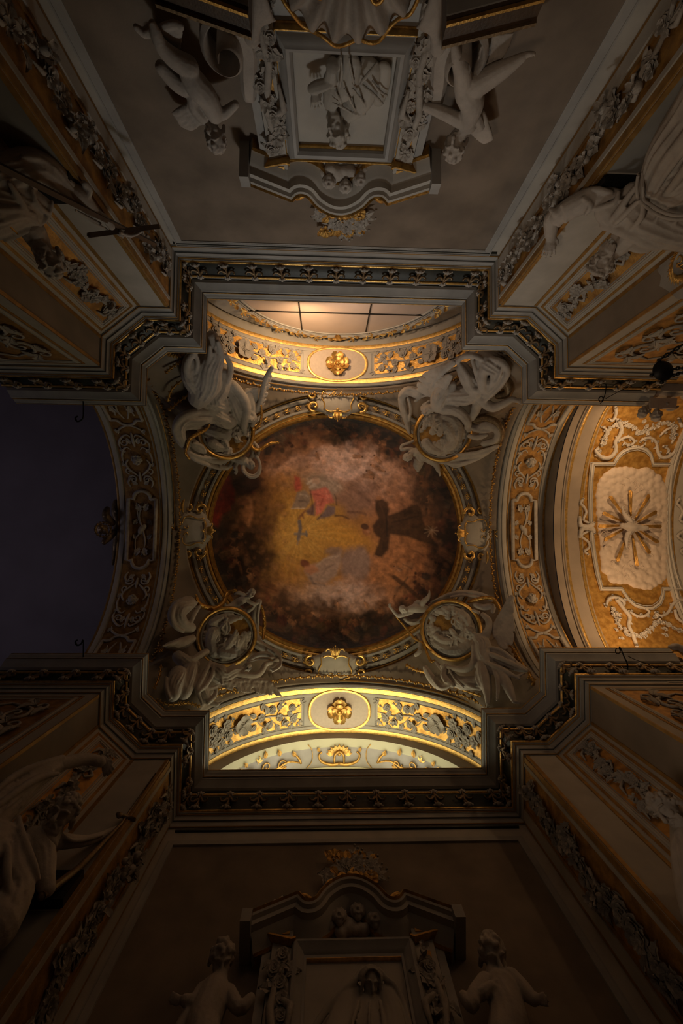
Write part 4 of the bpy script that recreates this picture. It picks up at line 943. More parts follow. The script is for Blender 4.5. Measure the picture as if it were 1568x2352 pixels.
    for sg in (-1, 1):
        for s2 in (-1, 1):
            for u, v, s, a in [(1.35, .1, .2, .9), (1.9, .38, .16, .5), (2.35, .28, .2, 1.0), (2.6, .1, .22, .3), (2.95, .3, .18, .8), (.55, .06, .28, .4), (.3, .16, .2, 2.6), (3.6, .2, .3, .2)]:
                aa = a if sg > 0 else PI-a; aa = aa if s2 > 0 else -aa
                putuv(LEAF, 'leaf', m, sg*u, c+s2*v, s, aa, o, .015)
    return o
band_ornament('W', STUCCO); band_ornament('E', STUCCO)
# ================================================================ the dome frame: leafy scrolls and four cartouches
def ringuv(k_, dr, h=0.0):
    """k_ angle, dr outward offset, h below"""
    return ringpt(k_, dr, -.12-.1*dr/.6-h)
N_R = 76
mbl = MB()
for i in range(N_R):
    a = 2*PI*(i+.5)/N_R
    if min(abs((a-q+PI) % (2*PI)-PI) for q in (0, PI/2, PI, 3*PI/2)) < .17: continue
    s = (-1)**i; da = .028
    mm = lambda u, v, h: ringuv(a+u/4.1, .365+v, h)
    for q in (1, -1):
        stuv(mbl, mm, spiral(q*.05, .0, .075, .015, s*PI/2, .9, .022, .012, .02, .05, 8, s*q), 5, 1, .9)
    mbl.ball(mm(0, 0, .04), .028, 6, 5); mbl.tube([mm(-.16, 0, .01), mm(-.08, .04*s, .04), mm(0, 0, .04)], [.008, .02, .02], 5)
mbl.build('gilt_scrollwork', GOLD, ring)['kind'] = 'stuff'
def ring_cartouche(ang, w1, label, d_in=-.12, d_out=.98):
    root = thing('cartouche', label, 'cartouche', 'cartouches of the dome frame')
    R0 = RAX if abs(math.cos(ang)) > .5 else RAY
    m = lambda u, v, h=0.0: ringpt(ang+u/R0, v+.09, -.28-.12*(v if v > 0 else 0)-h-.05*math.cos(min(1, abs(u)/.7)*PI/2))
    # shield body
    out = [(-.60, .08), (-.62, .30), (-.52, .42), (-.56, .58), (-.66, .70), (-.46, .78), (-.30, .80), (-.18, .98), (0, 1.0), (.18, .98), (.30, .80), (.46, .78), (.66, .70), (.56, .58), (.52, .42), (.62, .30), (.60, .08), (.40, -.02), (.28, -.14), (0, -.20), (-.28, -.14), (-.40, -.02)]
    c0 = (0, .38); G = []
    for q, hh in ((0, .10), (.5, .09), (.85, .05), (1.0, .0), (1.02, -.12)):
        G.append([m(c0[0]+(u-c0[0])*q, c0[1]+(v-c0[1])*q, hh) for u, v in out+[out[0]]])
    autosmooth(MB().grid(G).build('shield', CREAM, root), 50)
    g = MB()
    for s in (-1, 1):
        stuv(g, m, [(s*.40, .02, .018, .10), (s*.36, .2, .02, .11), (s*.42, .4, .022, .12), (s*.36, .58, .02, .12), (s*.20, .62, .02, .12)])
        stuv(g, m, spiral(s*.66, .18, .17, .05, -PI/2 if s > 0 else -PI/2, .95, .055, .04, .05, .10, 12, s)); stuv(g, m, spiral(s*.64, .52, .12, .04, PI/2, .9, .045, .03, .04, .08, 10, -s))
        stuv(g, m, spiral(s*.12, .48, .08, .03, PI/2, .6, .02, .012, .12, .12, 8, s)); stuv(g, m, [(0, -.02, .02, .12), (s*.2, -.06, .03, .12), (s*.34, .0, .03, .11)]); stuv(g, m, [(s*.05, -.12, .02, .10), (s*.14, -.24, .035, .12), (s*.24, -.26, .03, .12), (s*.27, -.18, .02, .1)])
        stuv(g, m, [(s*.5, .66, .02, .08), (s*.7, .72, .05, .10), (s*.9, .70, .03, .08)])
        for q in range(3): stuv(g, m, [(s*.02, .84, .02, .12), (s*(.10+.04*q), .96+.02*q, .03, .14), (s*(.22+.07*q), 1.06, .02, .10)])
    for q in range(-3, 4): stuv(g, m, [(q*.03, -.08, .018, .13), (q*.045, -.24, .022, .15), (q*.05, -.34+.02*abs(q), .014, .13)])
    g.ball(m(0, .0, .12), .05, 8, 6); g.ball(m(0, -.36, .12), .03, 6, 5); g.build('gilt_ornament', GOLD, root)
    sh = MB()
    for s in (-1, 1):
        G = [[m(s*(.12+.32*t), .84+.26*math.sin(t*PI)+.04*q, .10+.10*q) for t in np.linspace(0, 1, 7)] for q in (0, .5, 1.0)]
        sh.grid(G); stuv(sh, m, [(s*.10, .86, .05, .10), (s*.26, 1.02, .10, .10), (s*.44, .98, .09, .10), (s*.52, .86, .04, .08)])
    sh.build('curled_volute', CREAM, root)
    return root
ring_cartouche(-PI/2, 0, 'cream cartouche with gilt shell at the top of the dome frame, under the warm-lit arch'); ring_cartouche(PI/2, 0, 'shadowed cartouche with gilt shell on the dome frame above the bright gilt arch')
ring_cartouche(PI, 0, 'cream cartouche at the left of the dome frame, beside the red-cloaked painted figure'); ring_cartouche(0, 0, 'brown-toned cartouche at the right of the dome frame, beside the painted lilies')
# gilt leaf ropes that follow the four arches on the dome side
for kind in 'NSWE':
    mbr = MB(); s = SG[kind]; m = lambda u, v, h: None
    base = uv_mapper(kind, VI[kind]-s*.34)
    for i in range(134):
        u = -5.0+10.0*i/133
        p = base(u, 0, .0); p2 = base(u+.07, 0, .0)
        q = p+Vector((0, 0, .10)); q2 = p2+Vector((0, 0, .10))
        mbr.tube([q, (q+q2)/2+Vector((.03*math.sin(i*2.3), .03*math.cos(i*1.7), -.05)), q2], [.015, .045+.015*math.sin(i*1.9), .012], 5)
    mbr.build('gilt_leaf_rope', GOLD2, ARCH[kind])['kind'] = 'stuff'

# ================================================================ gilded vault in the east arm
mE = uv_mapper('E', VO['E']+.98, **EV)       # u: + towards south? v: eastwards
_t = mE(1.0, 0, 0); SE_ = 1 if _t.y > YCE else -1
mU = lambda u, v, h=0.0: mE(u*SE_, v, h)     # u positive = south (down in the photograph)
fmE = soffit_mapper('E', **EV)
def pxE(x, y, h=0.0): return fmE(x, y, h)
def tubepx(mb, m, pts, n=6, sub=3, flat=.8):
    P = [(*m(x, y, h), r) for x, y, r, h in pts]; P = crom(P, sub); up = m(pts[0][0], pts[0][1], pts[0][3]+.1)-m(pts[0][0], pts[0][1], pts[0][3])
    mb.tube([p[:3] for p in P], [max(.003, p[3]) for p in P], n, up, flat)
T = Trace(pxE, 1150, 900, 3.751)
# shaped frame of the panel
pf = ev
def lowT(mb, L, rr, h=.03, sub=1, n=6, flat=.9): T.st(mb, [(x, y, r if False else rr, h) for x, y, r in [(a, b, 0) for a, b in L]], n, sub, flat)
outl = [(790, 620), (975, 620), (985, 600), (1010, 560), (1050, 520), (1110, 492), (1180, 480), (1250, 500), (1290, 540), (1305, 580), (1310, 625), (1475, 625), (1462, 800), (1455, 960), (1448, 1080), (1450, 1240), (1470, 1400), (1500, 1540), (1550, 1700), (1400, 1700), (1395, 1760), (1370, 1820), (1310, 1860), (1240, 1862), (1160, 1840), (1100, 1790), (1060, 1730), (1040, 1700), (868, 1700), (830, 1560), (805, 1420), (785, 1260), (775, 1100), (770, 900), (775, 760), (790, 620)]
for rr, nm, mt, hh in ((11, 'panel_moulding', CREAM, .05), ):
    mb = MB(); lowT(mb, outl, rr, hh*.6); mb.build(nm, mt, pf)
inner = [(1128+(x-1128)*.955, 1170+(y-1170)*.972) for x, y in outl]; mb = MB(); lowT(mb, inner, 4, .03); mb.build('panel_moulding', CREAM2, pf)
outr = [(1128+(x-1128)*1.045, 1170+(y-1170)*1.02) for x, y in outl]; mb = MB(); lowT(mb, outr, 4, .02); mb.build('panel_moulding', CREAM2, pf)
# cloud bank
mb = MB(); cl = [(960, 660), (1060, 650), (1160, 670), (1250, 665), (1320, 720), (1380, 780), (1400, 850), (1370, 900), (1395, 980), (1390, 1080), (1400, 1180), (1395, 1280), (1410, 1380), (1430, 1480), (1420, 1570), (1370, 1650), (1280, 1700), (1180, 1690), (1100, 1650), (1010, 1640), (940, 1560), (880, 1490), (860, 1400), (870, 1310), (845, 1220), (840, 1100), (835, 980), (830, 880), (840, 790), (890, 700)]
rr = random.Random(9)
for x, y in cl+[((a[0]+b[0])/2, (a[1]+b[1])/2) for a, b in zip(cl, cl[1:]+cl[:1])]: T.b(mb, 1128+(x-1128)*.95, 1170+(y-1170)*.965, 34+rr.random()*14, -.05, (1, 1, .7))
for i in range(16):
    for j in range(10):
        x = 880+j*54+rr.random()*10; y = 690+i*60+(j % 2)*20
        if ((x-1128)/275)**4+((y-1175)/500)**4 < 1: T.b(mb, x, y, 60, -.13)
for i in range(90):
    a = rr.random()*2*PI; q = .72+.22*rr.random(); x = 1128+265*q*math.cos(a)*1.02; y = 1178+490*q*math.sin(a)
    T.b(mb, x, y, 20+rr.random()*18, -.02)
cb = fuse(mb, 'cloud_bank', PINK, pf, voxel=.03, smooth=5, factor=.6)
mb = MB()
for i in range(110):
    a = rr.random()*2*PI; q = .60+.32*rr.random(); x = 1128+255*q*math.cos(a); y = 1178+470*q*math.sin(a)
    if 860 < y < 1480 and abs(x-1128) < 190: continue
    R = 22+rr.random()*26; L = [(x+R*math.cos(k*.45+a), y+R*.8*math.sin(k*.45+a), 4.5*math.sin(PI*(k+.5)/7), .06) for k in range(7)]
    T.st(mb, L, 5, 1)
mb.build('cloud_curls', PINK, pf)['kind'] = 'stuff'
# dove and rays
dv = thing('dove_with_rays', 'white plaster dove with spread wings and gilt rays on the white clouds', 'sculpture')
ctr = (1120, 1150); DV = PI
for x, y in ((935, 895), (1115, 845), (1280, 885), (1345, 1030), (1385, 1162), (1360, 1300), (1285, 1395), (1175, 1505), (1000, 1465), (885, 1280), (835, 1160), (872, 1040)):
    mb = MB(); d = Vector((x-ctr[0], y-ctr[1])); L = d.length; d.normalize(); pz = Vector((-d.y, d.x))
    for k in (-1, -.33, .33, 1):
        a = Vector(ctr)+d*62+pz*k*4; e = Vector(ctr)+d*(L-10*abs(k)-4*(k > 0))+pz*k*11
        T.st(mb, [(a.x, a.y, 3, .14), ((a.x+e.x)/2, (a.y+e.y)/2, 5, .17), (e.x, e.y, 6.5, .16)], 5, 1)
    mb.build('gilt_ray', GOLD2, dv)
mb = MB()
T.many(mb, [[(1035, 1155, 14, .28), (1075, 1158, 30, .30), (1125, 1165, 34, .30), (1175, 1168, 24, .27), (1250, 1172, 22, .24)], [(1120, 1150, 26, .28), (1200, 1160, 16, .26), (1255, 1160, 8, .24)], [(1120, 1175, 22, .28), (1200, 1182, 16, .26), (1250, 1190, 8, .24)],
            [(1025, 1160, 4, .28), (1040, 1156, 10, .29)]])
T.b(mb, 1048, 1150, 21, .31)
for s, pts in ((1, [(1120, 1130), (1095, 1090), (1060, 1050), (1045, 990)]), (-1, [(1115, 1185), (1090, 1230), (1080, 1280), (1085, 1350)])):
    T.st(mb, [(x, y, r, .30) for (x, y), r in zip(pts, (20, 20, 16, 6))], 8, 3, .6)
    for k in range(9):
        t = k/8; i = min(2, int(t*3)); f = t*3-i; bx = pts[i][0]+(pts[i+1][0]-pts[i][0])*f; by = pts[i][1]+(pts[i+1][1]-pts[i][1])*f
        T.st(mb, [(bx, by, 8, .29), (bx+28-8*t, by-s*6, 9, .27), (bx+52-30*t, by-s*(22-10*t), 4, .25)], 6, 3, .5)
fuse(mb, 'dove', STATUE, dv, voxel=.02, smooth=1)
# scroll reliefs on the gilt ground, both ends
mb = MB()
S = []
S += [[(985, 130, 18), (990, 190, 16), (960, 250, 14), (935, 230, 8)], [(1005, 240, 18), (1040, 310, 20), (1020, 380, 20), (985, 430, 18), (990, 500, 20), (950, 560, 22), (880, 570, 20), (830, 530, 18), (815, 500, 12), (850, 495, 10)], [(870, 300, 10), (910, 330, 12), (890, 400, 12), (860, 450, 10)],
      [(1010, 430, 12), (1050, 400, 14), (1110, 390, 14), (1150, 430, 12), (1120, 460, 8)], [(1050, 460, 8), (1075, 440, 8), (1090, 470, 6)], [(1200, 430, 12), (1240, 400, 14), (1300, 400, 14), (1340, 440, 14), (1350, 510, 16), (1380, 560, 18), (1440, 560, 18), (1490, 520, 14), (1500, 490, 8)],
      [(1170, 470, 10), (1130, 470, 12), (1190, 480, 12), (1230, 460, 10)], [(1370, 380, 10), (1420, 330, 12), (1480, 310, 12), (1500, 380, 12), (1470, 440, 10)], [(1400, 470, 12), (1450, 500, 10), (1430, 530, 8)], [(1530, 230, 14), (1560, 300, 14)],
      [(905, 1850, 12), (930, 1780, 16), (1000, 1770, 18), (1060, 1810, 18), (1050, 1850, 10)], [(1000, 1790, 20), (1060, 1870, 20), (1110, 1940, 20), (1100, 2010, 18), (1130, 2080, 20), (1170, 2190, 18)], [(1110, 1890, 12), (1170, 1930, 14), (1240, 1930, 14), (1280, 1890, 12), (1240, 1870, 8)],
      [(1330, 1900, 12), (1380, 1930, 14), (1440, 1900, 14), (1480, 1830, 16), (1540, 1790, 16), (1600, 1800, 12)], [(1310, 1950, 8), (1350, 1940, 10), (1330, 1910, 8)], [(1500, 1880, 14), (1520, 1950, 16), (1600, 2000, 14)], [(960, 1920, 10), (1000, 1900, 14), (1030, 1950, 12)]]
for q in S: T.st(mb, [(x, y, r*.85, .03) for x, y, r in q], 7, 3, .8)
for sy in (0, 1):                            # side volutes beside the panel
    for x0, sg in ((690, -1), (1520, 1)):
        pts = [(x0+20, 920), (x0-5, 960), (x0+25, 990), (x0+45, 1040), (x0+20, 1100), (x0+70, 1130)] if sy == 0 else [(x0+60, 1400), (x0+30, 1370), (x0+70, 1340), (x0+60, 1290), (x0, 1240), (x0+60, 1200)]
        T.st(mb, [(x, y, 11, .04) for x, y in pts], 7, 3, .8)
T.st(mb, [(680, 1080, 12, .04), (690, 1150, 20, .05), (760, 1165, 26, .05), (800, 1130, 14, .06)], 7); T.st(mb, [(680, 1250, 12, .04), (700, 1180, 20, .05), (780, 1175, 24, .05), (805, 1215, 14, .06)], 7)
sr = mb.build('scrolls', STUCCO, ev); sr['kind'] = 'stuff'
def puT(me_, x, y, r, a, parent, lift=.01):
    p = T.P(x, y, 0); n = (T.P(x, y, .1)-p); n = Vector((0, YCE-p.y, -2.2)).normalized() if n.length < 1e-6 else Vector((0, (YCE-p.y)/EV['a']**2, (EV['zs']-p.z)/EV['b']**2)).normalized()
    return put(me_, NMF[me_], p, n, Vector((math.cos(a), math.sin(a), 0)), T.R(r, p), parent, lift)
rr = random.Random(4)
sw = [[(890, 430), (900, 370), (930, 320), (980, 280), (1050, 270), (1110, 290), (1140, 310)], [(1160, 340), (1210, 350), (1260, 330), (1300, 300), (1360, 270), (1430, 265), (1490, 290), (1480, 350), (1460, 400)], [(960, 1880), (990, 1950), (1020, 2020), (1090, 2080), (1160, 2110), (1230, 2100), (1290, 2040), (1330, 1990), (1400, 1990), (1470, 2030), (1540, 2060)], [(1230, 250), (1240, 290)], [(1400, 2040), (1410, 2100)], [(1000, 2060), (1040, 2120)]]
for q in S:
    C = crom([(x, y) for x, y, r in q], 3)
    for i in range(0, len(C)-1, 2):
        dx, dy = C[i+1][0]-C[i][0], C[i+1][1]-C[i][1]; a = math.atan2(dy, dx)
        puT(ACANTH, C[i][0], C[i][1], rr.uniform(30, 44), a+(.8 if i % 4 else -.8), sr, .01)
for L in sw:
    L2 = crom([(x, y) for x, y in L], 4)
    for i, (x, y) in enumerate(L2):
        puT(FL[rr.randrange(5)], x+rr.uniform(-14, 14), y+rr.uniform(-14, 14), rr.uniform(14, 22), rr.random()*6, sr, .02)
        puT(LEAF, x, y, rr.uniform(26, 38), rr.random()*6.28, sr, .005)
# ================================================================ panels, garlands and scroll reliefs on the walls
def sidevec(P, i, out):
    d = (P[i+1]-P[i]).normalized(); n = UP.cross(d)
    if n.dot(out) > 0: n = -n
    return d, n
def wall_uv(P, i, out):
    """(u along the wall from its middle, z, h)"""
    d, n = sidevec(P, i, out); c = (P[i]+P[i+1])/2; c = Vector((c.x, c.y, 0)); L = (P[i+1]-P[i]).length
    return (lambda u, z, h=0.0: c+d*u+UP*z+n*h), d, n, L
def rectframe(m, n, u0, u1, z0, z1, w, h, name, mat, parent, prof=None):
    return mould([m(u0, z0), m(u1, z0), m(u1, z1), m(u0, z1)], n, w, h, name, mat, parent, True, prof)
def plate(m, n, u0, u1, z0, z1, h, name, mat, parent): return MB().slab([m(u0, z0, h), m(u1, z0, h), m(u1, z1, h), m(u0, z1, h)], n, h+.01).build(name, mat, parent, False)
def garland(m, d, n, ztop, zbot, hw, parent, seed, dense=1.0, step=.19):
    g = MB(); r = random.Random(seed); zz = ztop; pts = []
    k = 0
    while zz > zbot: pts.append((hw*.28*math.sin(k*1.1), zz)); zz -= step*1.2; k += 1
    g.tube([m(u, z, .03) for u, z in pts], [.03]*len(pts), 6, n)
    for u, z in pts[::3]: g.tube([m(u, z, .03), m(u+.12, z-.12, .05), m(u+.04, z-.26, .05), m(u-.08, z-.2, .05)], [.02, .03, .02, .01], 6, n); g.tube([m(u, z, .03), m(u-.14, z-.10, .05), m(u-.17, z-.26, .03)], [.02, .03, .01], 6, n)
    st = g.build('flower_garland', STUCCO, parent)
    for i, (u, z) in enumerate(pts):
        far = z < CZ+5
        if i % 3 != 2 or dense > 1:
            for q in range(2 if not far else 1):
                me_ = FL[r.randrange(5)]; s = r.uniform(.085, .13)*(hw/.3)**.5
                put(me_, NMF[me_], m(u+r.uniform(-.5, .5)*hw, z+r.uniform(-.06, .06), 0), n+d*r.uniform(-.3, .3)+UP*r.uniform(-.5, .1), d, s, st, .05)
        for q in range(3 if not far else 2):
            a = r.random()*6.28; put(LEAF if q else ACANTH, 'leaf', m(u+r.uniform(-.3, .3)*hw, z, 0), n+UP*r.uniform(-.4, .2), d*math.cos(a)+UP*math.sin(a), r.uniform(.14, .24)*(hw/.3)**.5, st, .03)
    return st
def scrollpanel(m, n, parent, uc, hw, ztop):
    mb = MB(); mm = lambda u, v, h=0.0: m(uc+u, ztop-v, h)
    for k in range(5):
        v = .35+k*.72
        for s in (-1, 1):
            stuv(mb, mm, [(0, v-.3, .02, .02), (s*.3*hw, v-.15, .03, .03), (s*.62*hw, v, .035, .04), (s*.7*hw, v+.22, .03, .03)]); stuv(mb, mm, spiral(s*.45*hw, v+.2, .26*hw, .04, 0 if s > 0 else PI, 1.2, .035, .02, .03, .05, 12, s))
            stuv(mb, mm, spiral(s*.72*hw, v-.12, .16*hw, .03, PI/2, 1.1, .025, .015, .03, .04, 9, -s)); stuv(mb, mm, [(s*.1*hw, v+.1, .02, .02), (s*.25*hw, v+.3, .03, .03), (s*.1*hw, v+.5, .02, .02)])
    o = mb.build('scroll_relief', STUCCO, parent)
    for k in range(5):
        v = .35+k*.72
        for s in (-1, 1):
            for du, dv_, a in ((.3, .0, .6), (.8, .25, 1.2), (.15, .4, -1.0), (.55, -.2, 2.2)):
                p = mm(s*du*hw, v+dv_, 0); nn = (mm(0, 0, 1)-mm(0, 0, 0)); e = (mm(1, 0, 0)-mm(0, 0, 0)); put(LEAF, 'leaf', p, nn, e*s*math.cos(a)+UP*math.sin(a), .26*hw+.1, o, .02)
for nm, Wp, P, oA, oC, oE, iA, iC, iE, iB, iD, seed in (
    ('nw', wnw, WN, Vector((-1, 0, 0)), Vector((-1, -1, 0)), Vector((0, -1, 0)), 4, 2, 0, 3, 1, 1), ('ne', wne, WN, Vector((1, 0, 0)), Vector((1, -1, 0)), Vector((0, -1, 0)), 6, 8, 10, 7, 9, 2),
    ('sw', wsw, WS, Vector((-1, 0, 0)), Vector((-1, 1, 0)), Vector((0, 1, 0)), 4, 2, 0, 3, 1, 3), ('se', wse, WS, Vector((1, 0, 0)), Vector((1, 1, 0)), Vector((0, 1, 0)), 6, 8, 10, 7, 9, 4)):
    # side wall with hanging garland
    m, d, n, L = wall_uv(P, iA, oA); zt = ZW-.03; hw = L/2
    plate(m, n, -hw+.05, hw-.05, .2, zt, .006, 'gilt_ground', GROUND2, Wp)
    s_in = 1 if abs(m(1, 0).y) > abs(m(-1, 0).y) else -1       # towards the end wall
    for u in (s_in*(hw-.20),):
        MB().box(m(u, zt/2, .02), (.0001+abs(d.x)*.10+abs(n.x)*.025, abs(d.y)*.10+abs(n.y)*.025, zt/2)).build('moulding', CREAM, Wp, False)
        for e in (-.14, .15): MB().box(m(u+s_in*e, zt/2, .012), (abs(d.x)*.03+abs(n.x)*.012, abs(d.y)*.03+abs(n.y)*.012, zt/2)).build('gilt_edge', OCHRE, Wp, False)
    MB().box(m(-s_in*(hw-.15), zt/2, .02), (abs(d.x)*.035+abs(n.x)*.02, abs(d.y)*.035+abs(n.y)*.02, zt/2)).build('moulding', CREAM, Wp, False)
    MB().box(m(-s_in*(hw-.06), zt/2, .012), (abs(d.x)*.05+abs(n.x)*.012, abs(d.y)*.05+abs(n.y)*.012, zt/2)).build('gilt_edge', OCHRE, Wp, False)
    m2 = lambda u, z, h=0.0, m=m, s=s_in: m(u-s*.04, z, h)
    garland(m2, d, n, zt-.2, CZ+3.4, .36, Wp, seed, 2.0, .17)
    # plain face with thin gilt edges
    for ii in (iB, iD):
        m, d, n, L = wall_uv(P, ii, oE if ii == iB else oA)
        for s in (-1, 1): MB().box(m(s*(L/2-.03), zt/2, .01), (abs(d.x)*.03+abs(n.x)*.01, abs(d.y)*.03+abs(n.y)*.01, zt/2)).build('gilt_edge', OCHRE, Wp, False)
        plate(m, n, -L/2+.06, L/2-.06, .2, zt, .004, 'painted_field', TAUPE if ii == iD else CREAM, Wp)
    # chamfer with gilt floral panel
    m, d, n, L = wall_uv(P, iC, oC); hw = L/2
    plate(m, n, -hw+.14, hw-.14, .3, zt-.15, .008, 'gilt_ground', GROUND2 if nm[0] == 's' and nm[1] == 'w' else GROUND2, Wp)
    rectframe(m, n, -hw+.17, hw-.17, .35, zt-.18, .09, .035, 'moulding', CREAM, Wp); rectframe(m, n, -hw+.10, hw-.10, .3, zt-.09, .05, .02, 'gilt_edge', OCHRE, Wp)
    garland(m, d, n, zt-.34, CZ+6.0, .19, Wp, seed+10, 1.0, .15)
    rectframe(m, n, -hw+.235, hw-.235, .4, zt-.25, .02, .02, 'moulding', CREAM2, Wp)
    # end face with scroll relief
    m, d, n, L = wall_uv(P, iE, oE); hw = L/2; so = 1 if abs(m(1, 0).x) > abs(m(-1, 0).x) else -1
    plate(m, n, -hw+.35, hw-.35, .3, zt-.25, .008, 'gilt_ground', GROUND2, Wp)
    rectframe(m, n, -hw+.3, hw-.3, .3, zt-.22, .10, .035, 'moulding', CREAM, Wp); rectframe(m, n, -hw+.22, hw-.22, .3, zt-.14, .05, .02, 'gilt_edge', OCHRE, Wp)
    scrollpanel(m, n, Wp, 0, hw-.42, zt-.42)
# the long panels of the end walls
for Wp, P, out, u0, u1, z1 in ((wn, WN, Vector((0, -1, 0)), -3.02, 3.22, CZ+8.60), (ws, WS, Vector((0, 1, 0)), -2.76, 3.66, CZ+8.28)):
    m, d, n, L = wall_uv(P, 5, out); c = (P[5].x+P[6].x)/2; mm = lambda x, z, h=0.0: m((x-c)*(1 if d.x > 0 else -1), z, h)
    plate(mm, n, u0, u1, .6, z1, .006, 'painted_field', BROWN, Wp)
    rectframe(mm, n, u0-.02, u1+.02, .6, z1+.02, .13, .03, 'moulding', CREAM2, Wp, prof=[(-.07, 0), (-.07, .02), (-.05, .02), (-.04, .03), (.05, .03), (.05, .045), (.07, .045), (.07, 0)])
    MB().box(mm(c, ZW-.10, .02), (3.3, .02, .012)).build('dark_edge', DARK, Wp, False)

# ================================================================ figures
def pend_z(x, y):
    r = math.hypot(x-771, (y-1221)*1.03); return CZ+max(10.35, min(13.75, 13.6-(r-300)*.0118))
def pendmap(x, y, h=0.0): return at_z(x, y, pend_z(x, y)-h-.05)
def local(T, x, y, h):
    """axes in the picture at a spot: right, down, towards the viewer (metres)"""
    p = T.P(x, y, h); v = (O-p).normalized(); r = Vector(RM[0]); r = (r-v*r.dot(v)).normalized(); dn = r.cross(v); 
    if dn.dot(Vector(RM[1])) < 0: dn = -dn
    return p, r, dn, v
def head(mb, T, x, y, r, h, up=(0, -1), face=(0, .3, 1), hair='curls', beard=0, baby=False, seed=1):
    """head of half-height r (trace px). up: picture direction of the crown; face: (x, y, towards viewer)"""
    p, ax, ay, az = local(T, x, y, h); R = T.R(r, p)
    f = (ax*face[0]+ay*face[1]+az*face[2]).normalized(); u = ax*up[0]+ay*up[1]+az*(up[2] if len(up) > 2 else 0); u = (u-f*u.dot(f)).normalized(); s = u.cross(f).normalized()
    M = Matrix((s, f, u)).transposed()
    q = lambda a, b, c: p+(s*a+f*b+u*c)*R
    mb.ball(q(0, -.08, .18), (.72*R, .84*R, .80*R), 16, 10, M); mb.ball(q(0, .12, -.30), (.56*R, .60*R, .62*R), 14, 9, M); mb.ball(q(0, .42, -.72), (.26*R, .24*R, .22*R), 10, 7, M)
    mb.tube([q(0, .70, .24), q(0, .98, -.10), q(0, 1.0, -.20)], [.09*R, .14*R, .17*R], 8)                    # nose
    for e in (-1, 1):
        mb.tube([q(e*.08, .80, .27), q(e*.32, .78, .36), q(e*.56, .56, .26)], [.06*R, .08*R, .06*R], 6)        # brow
        mb.ball(q(e*.29, .585, .10), (.13*R, .10*R, .08*R), 8, 6, M)                                          # eye
        mb.ball(q(e*.36, .48, -.24), .24*R if baby else .19*R, 8, 6); mb.ball(q(e*.11, .82, -.22), .07*R, 6, 5)
        mb.ball(q(e*.70, -.04, -.02), (.09*R, .16*R, .22*R), 8, 6, M)                                         # ear
    mb.tube([q(-.22, .68, -.43), q(0, .82, -.40), q(.22, .68, -.43)], [.04*R, .075*R, .04*R], 6); mb.tube([q(-.17, .66, -.56), q(0, .80, -.56), q(.17, .66, -.56)], [.04*R, .08*R, .04*R], 6)
    rs = random.Random(seed)
    if hair == 'curls':
        for i in range(46):
            a = rs.uniform(0, 2*PI); b = rs.uniform(.05, 1.0); z = .18+.84*math.cos(b*1.6); rr_ = math.sin(b*1.6)
            yy = -.08+.88*rr_*math.sin(a); xx = .76*rr_*math.cos(a)
            if yy > .38 and z < .62: continue
            mb.ball(q(xx, yy, z), rs.uniform(.12, .2)*R, 7, 5)
        for e in (-1, 1):
            for k in range(4): mb.ball(q(e*.74, -.15-.12*k, -.05-.15*k), .17*R, 7, 5)
    if hair == 'long':
        for i in range(22):
            a = PI*(i/21)+PI; pts = [q(.5*math.cos(a)*.5, -.1, .98), q(.80*math.cos(a), -.15+.6*math.sin(a), .5), q(.86*math.cos(a+.1), -.2+.7*math.sin(a), -.1), q(.78*math.cos(a-.1), -.25+.7*math.sin(a), -.75)]
            mb.tube(pts, [.10*R, .14*R, .13*R, .07*R], 6)
    if hair == 'tonsure':
        for i in range(26):
            a = 2*PI*i/26; yy = -.08+.84*math.sin(a)
            mb.ball(q(.74*math.cos(a), yy, .35+(.25 if yy > .3 else 0)), .15*R, 7, 5); mb.ball(q(.76*math.cos(a), min(yy, .25), .12), .13*R, 7, 5)
    if hair == 'hood':
        for i in range(13):
            a = PI*i/12; mb.tube([q(.82*math.cos(a), .50, .25+.82*math.sin(a)), q(.94*math.cos(a), .1, .22+.92*math.sin(a)), q(.9*math.cos(a), -.5, .1+.8*math.sin(a))], [.10*R, .17*R, .16*R], 7)
        for e in (-1, 1): mb.tube([q(e*.82, .45, .3), q(e*.86, .3, -.4), q(e*.7, .2, -1.1)], [.12*R, .16*R, .18*R], 7)
    if beard:
        for i in range(18):
            a = -1.2+2.4*i/17; pts = [q(.54*math.sin(a), .26+.34*math.cos(a), -.50), q(.50*math.sin(a), .30+.38*math.cos(a), -.80), q(.36*math.sin(a)+rs.uniform(-.06, .06), .30+.36*math.cos(a), -.92-beard*rs.uniform(.3, .5))]
            mb.tube(pts, [.07*R, .09*R+.03*R*(i % 2), .03*R], 6)
        for e in (-1, 1): mb.tube([q(e*.03, .84, -.34), q(e*.2, .78, -.42), q(e*.34, .62, -.62)], [.06*R, .07*R, .04*R], 6)
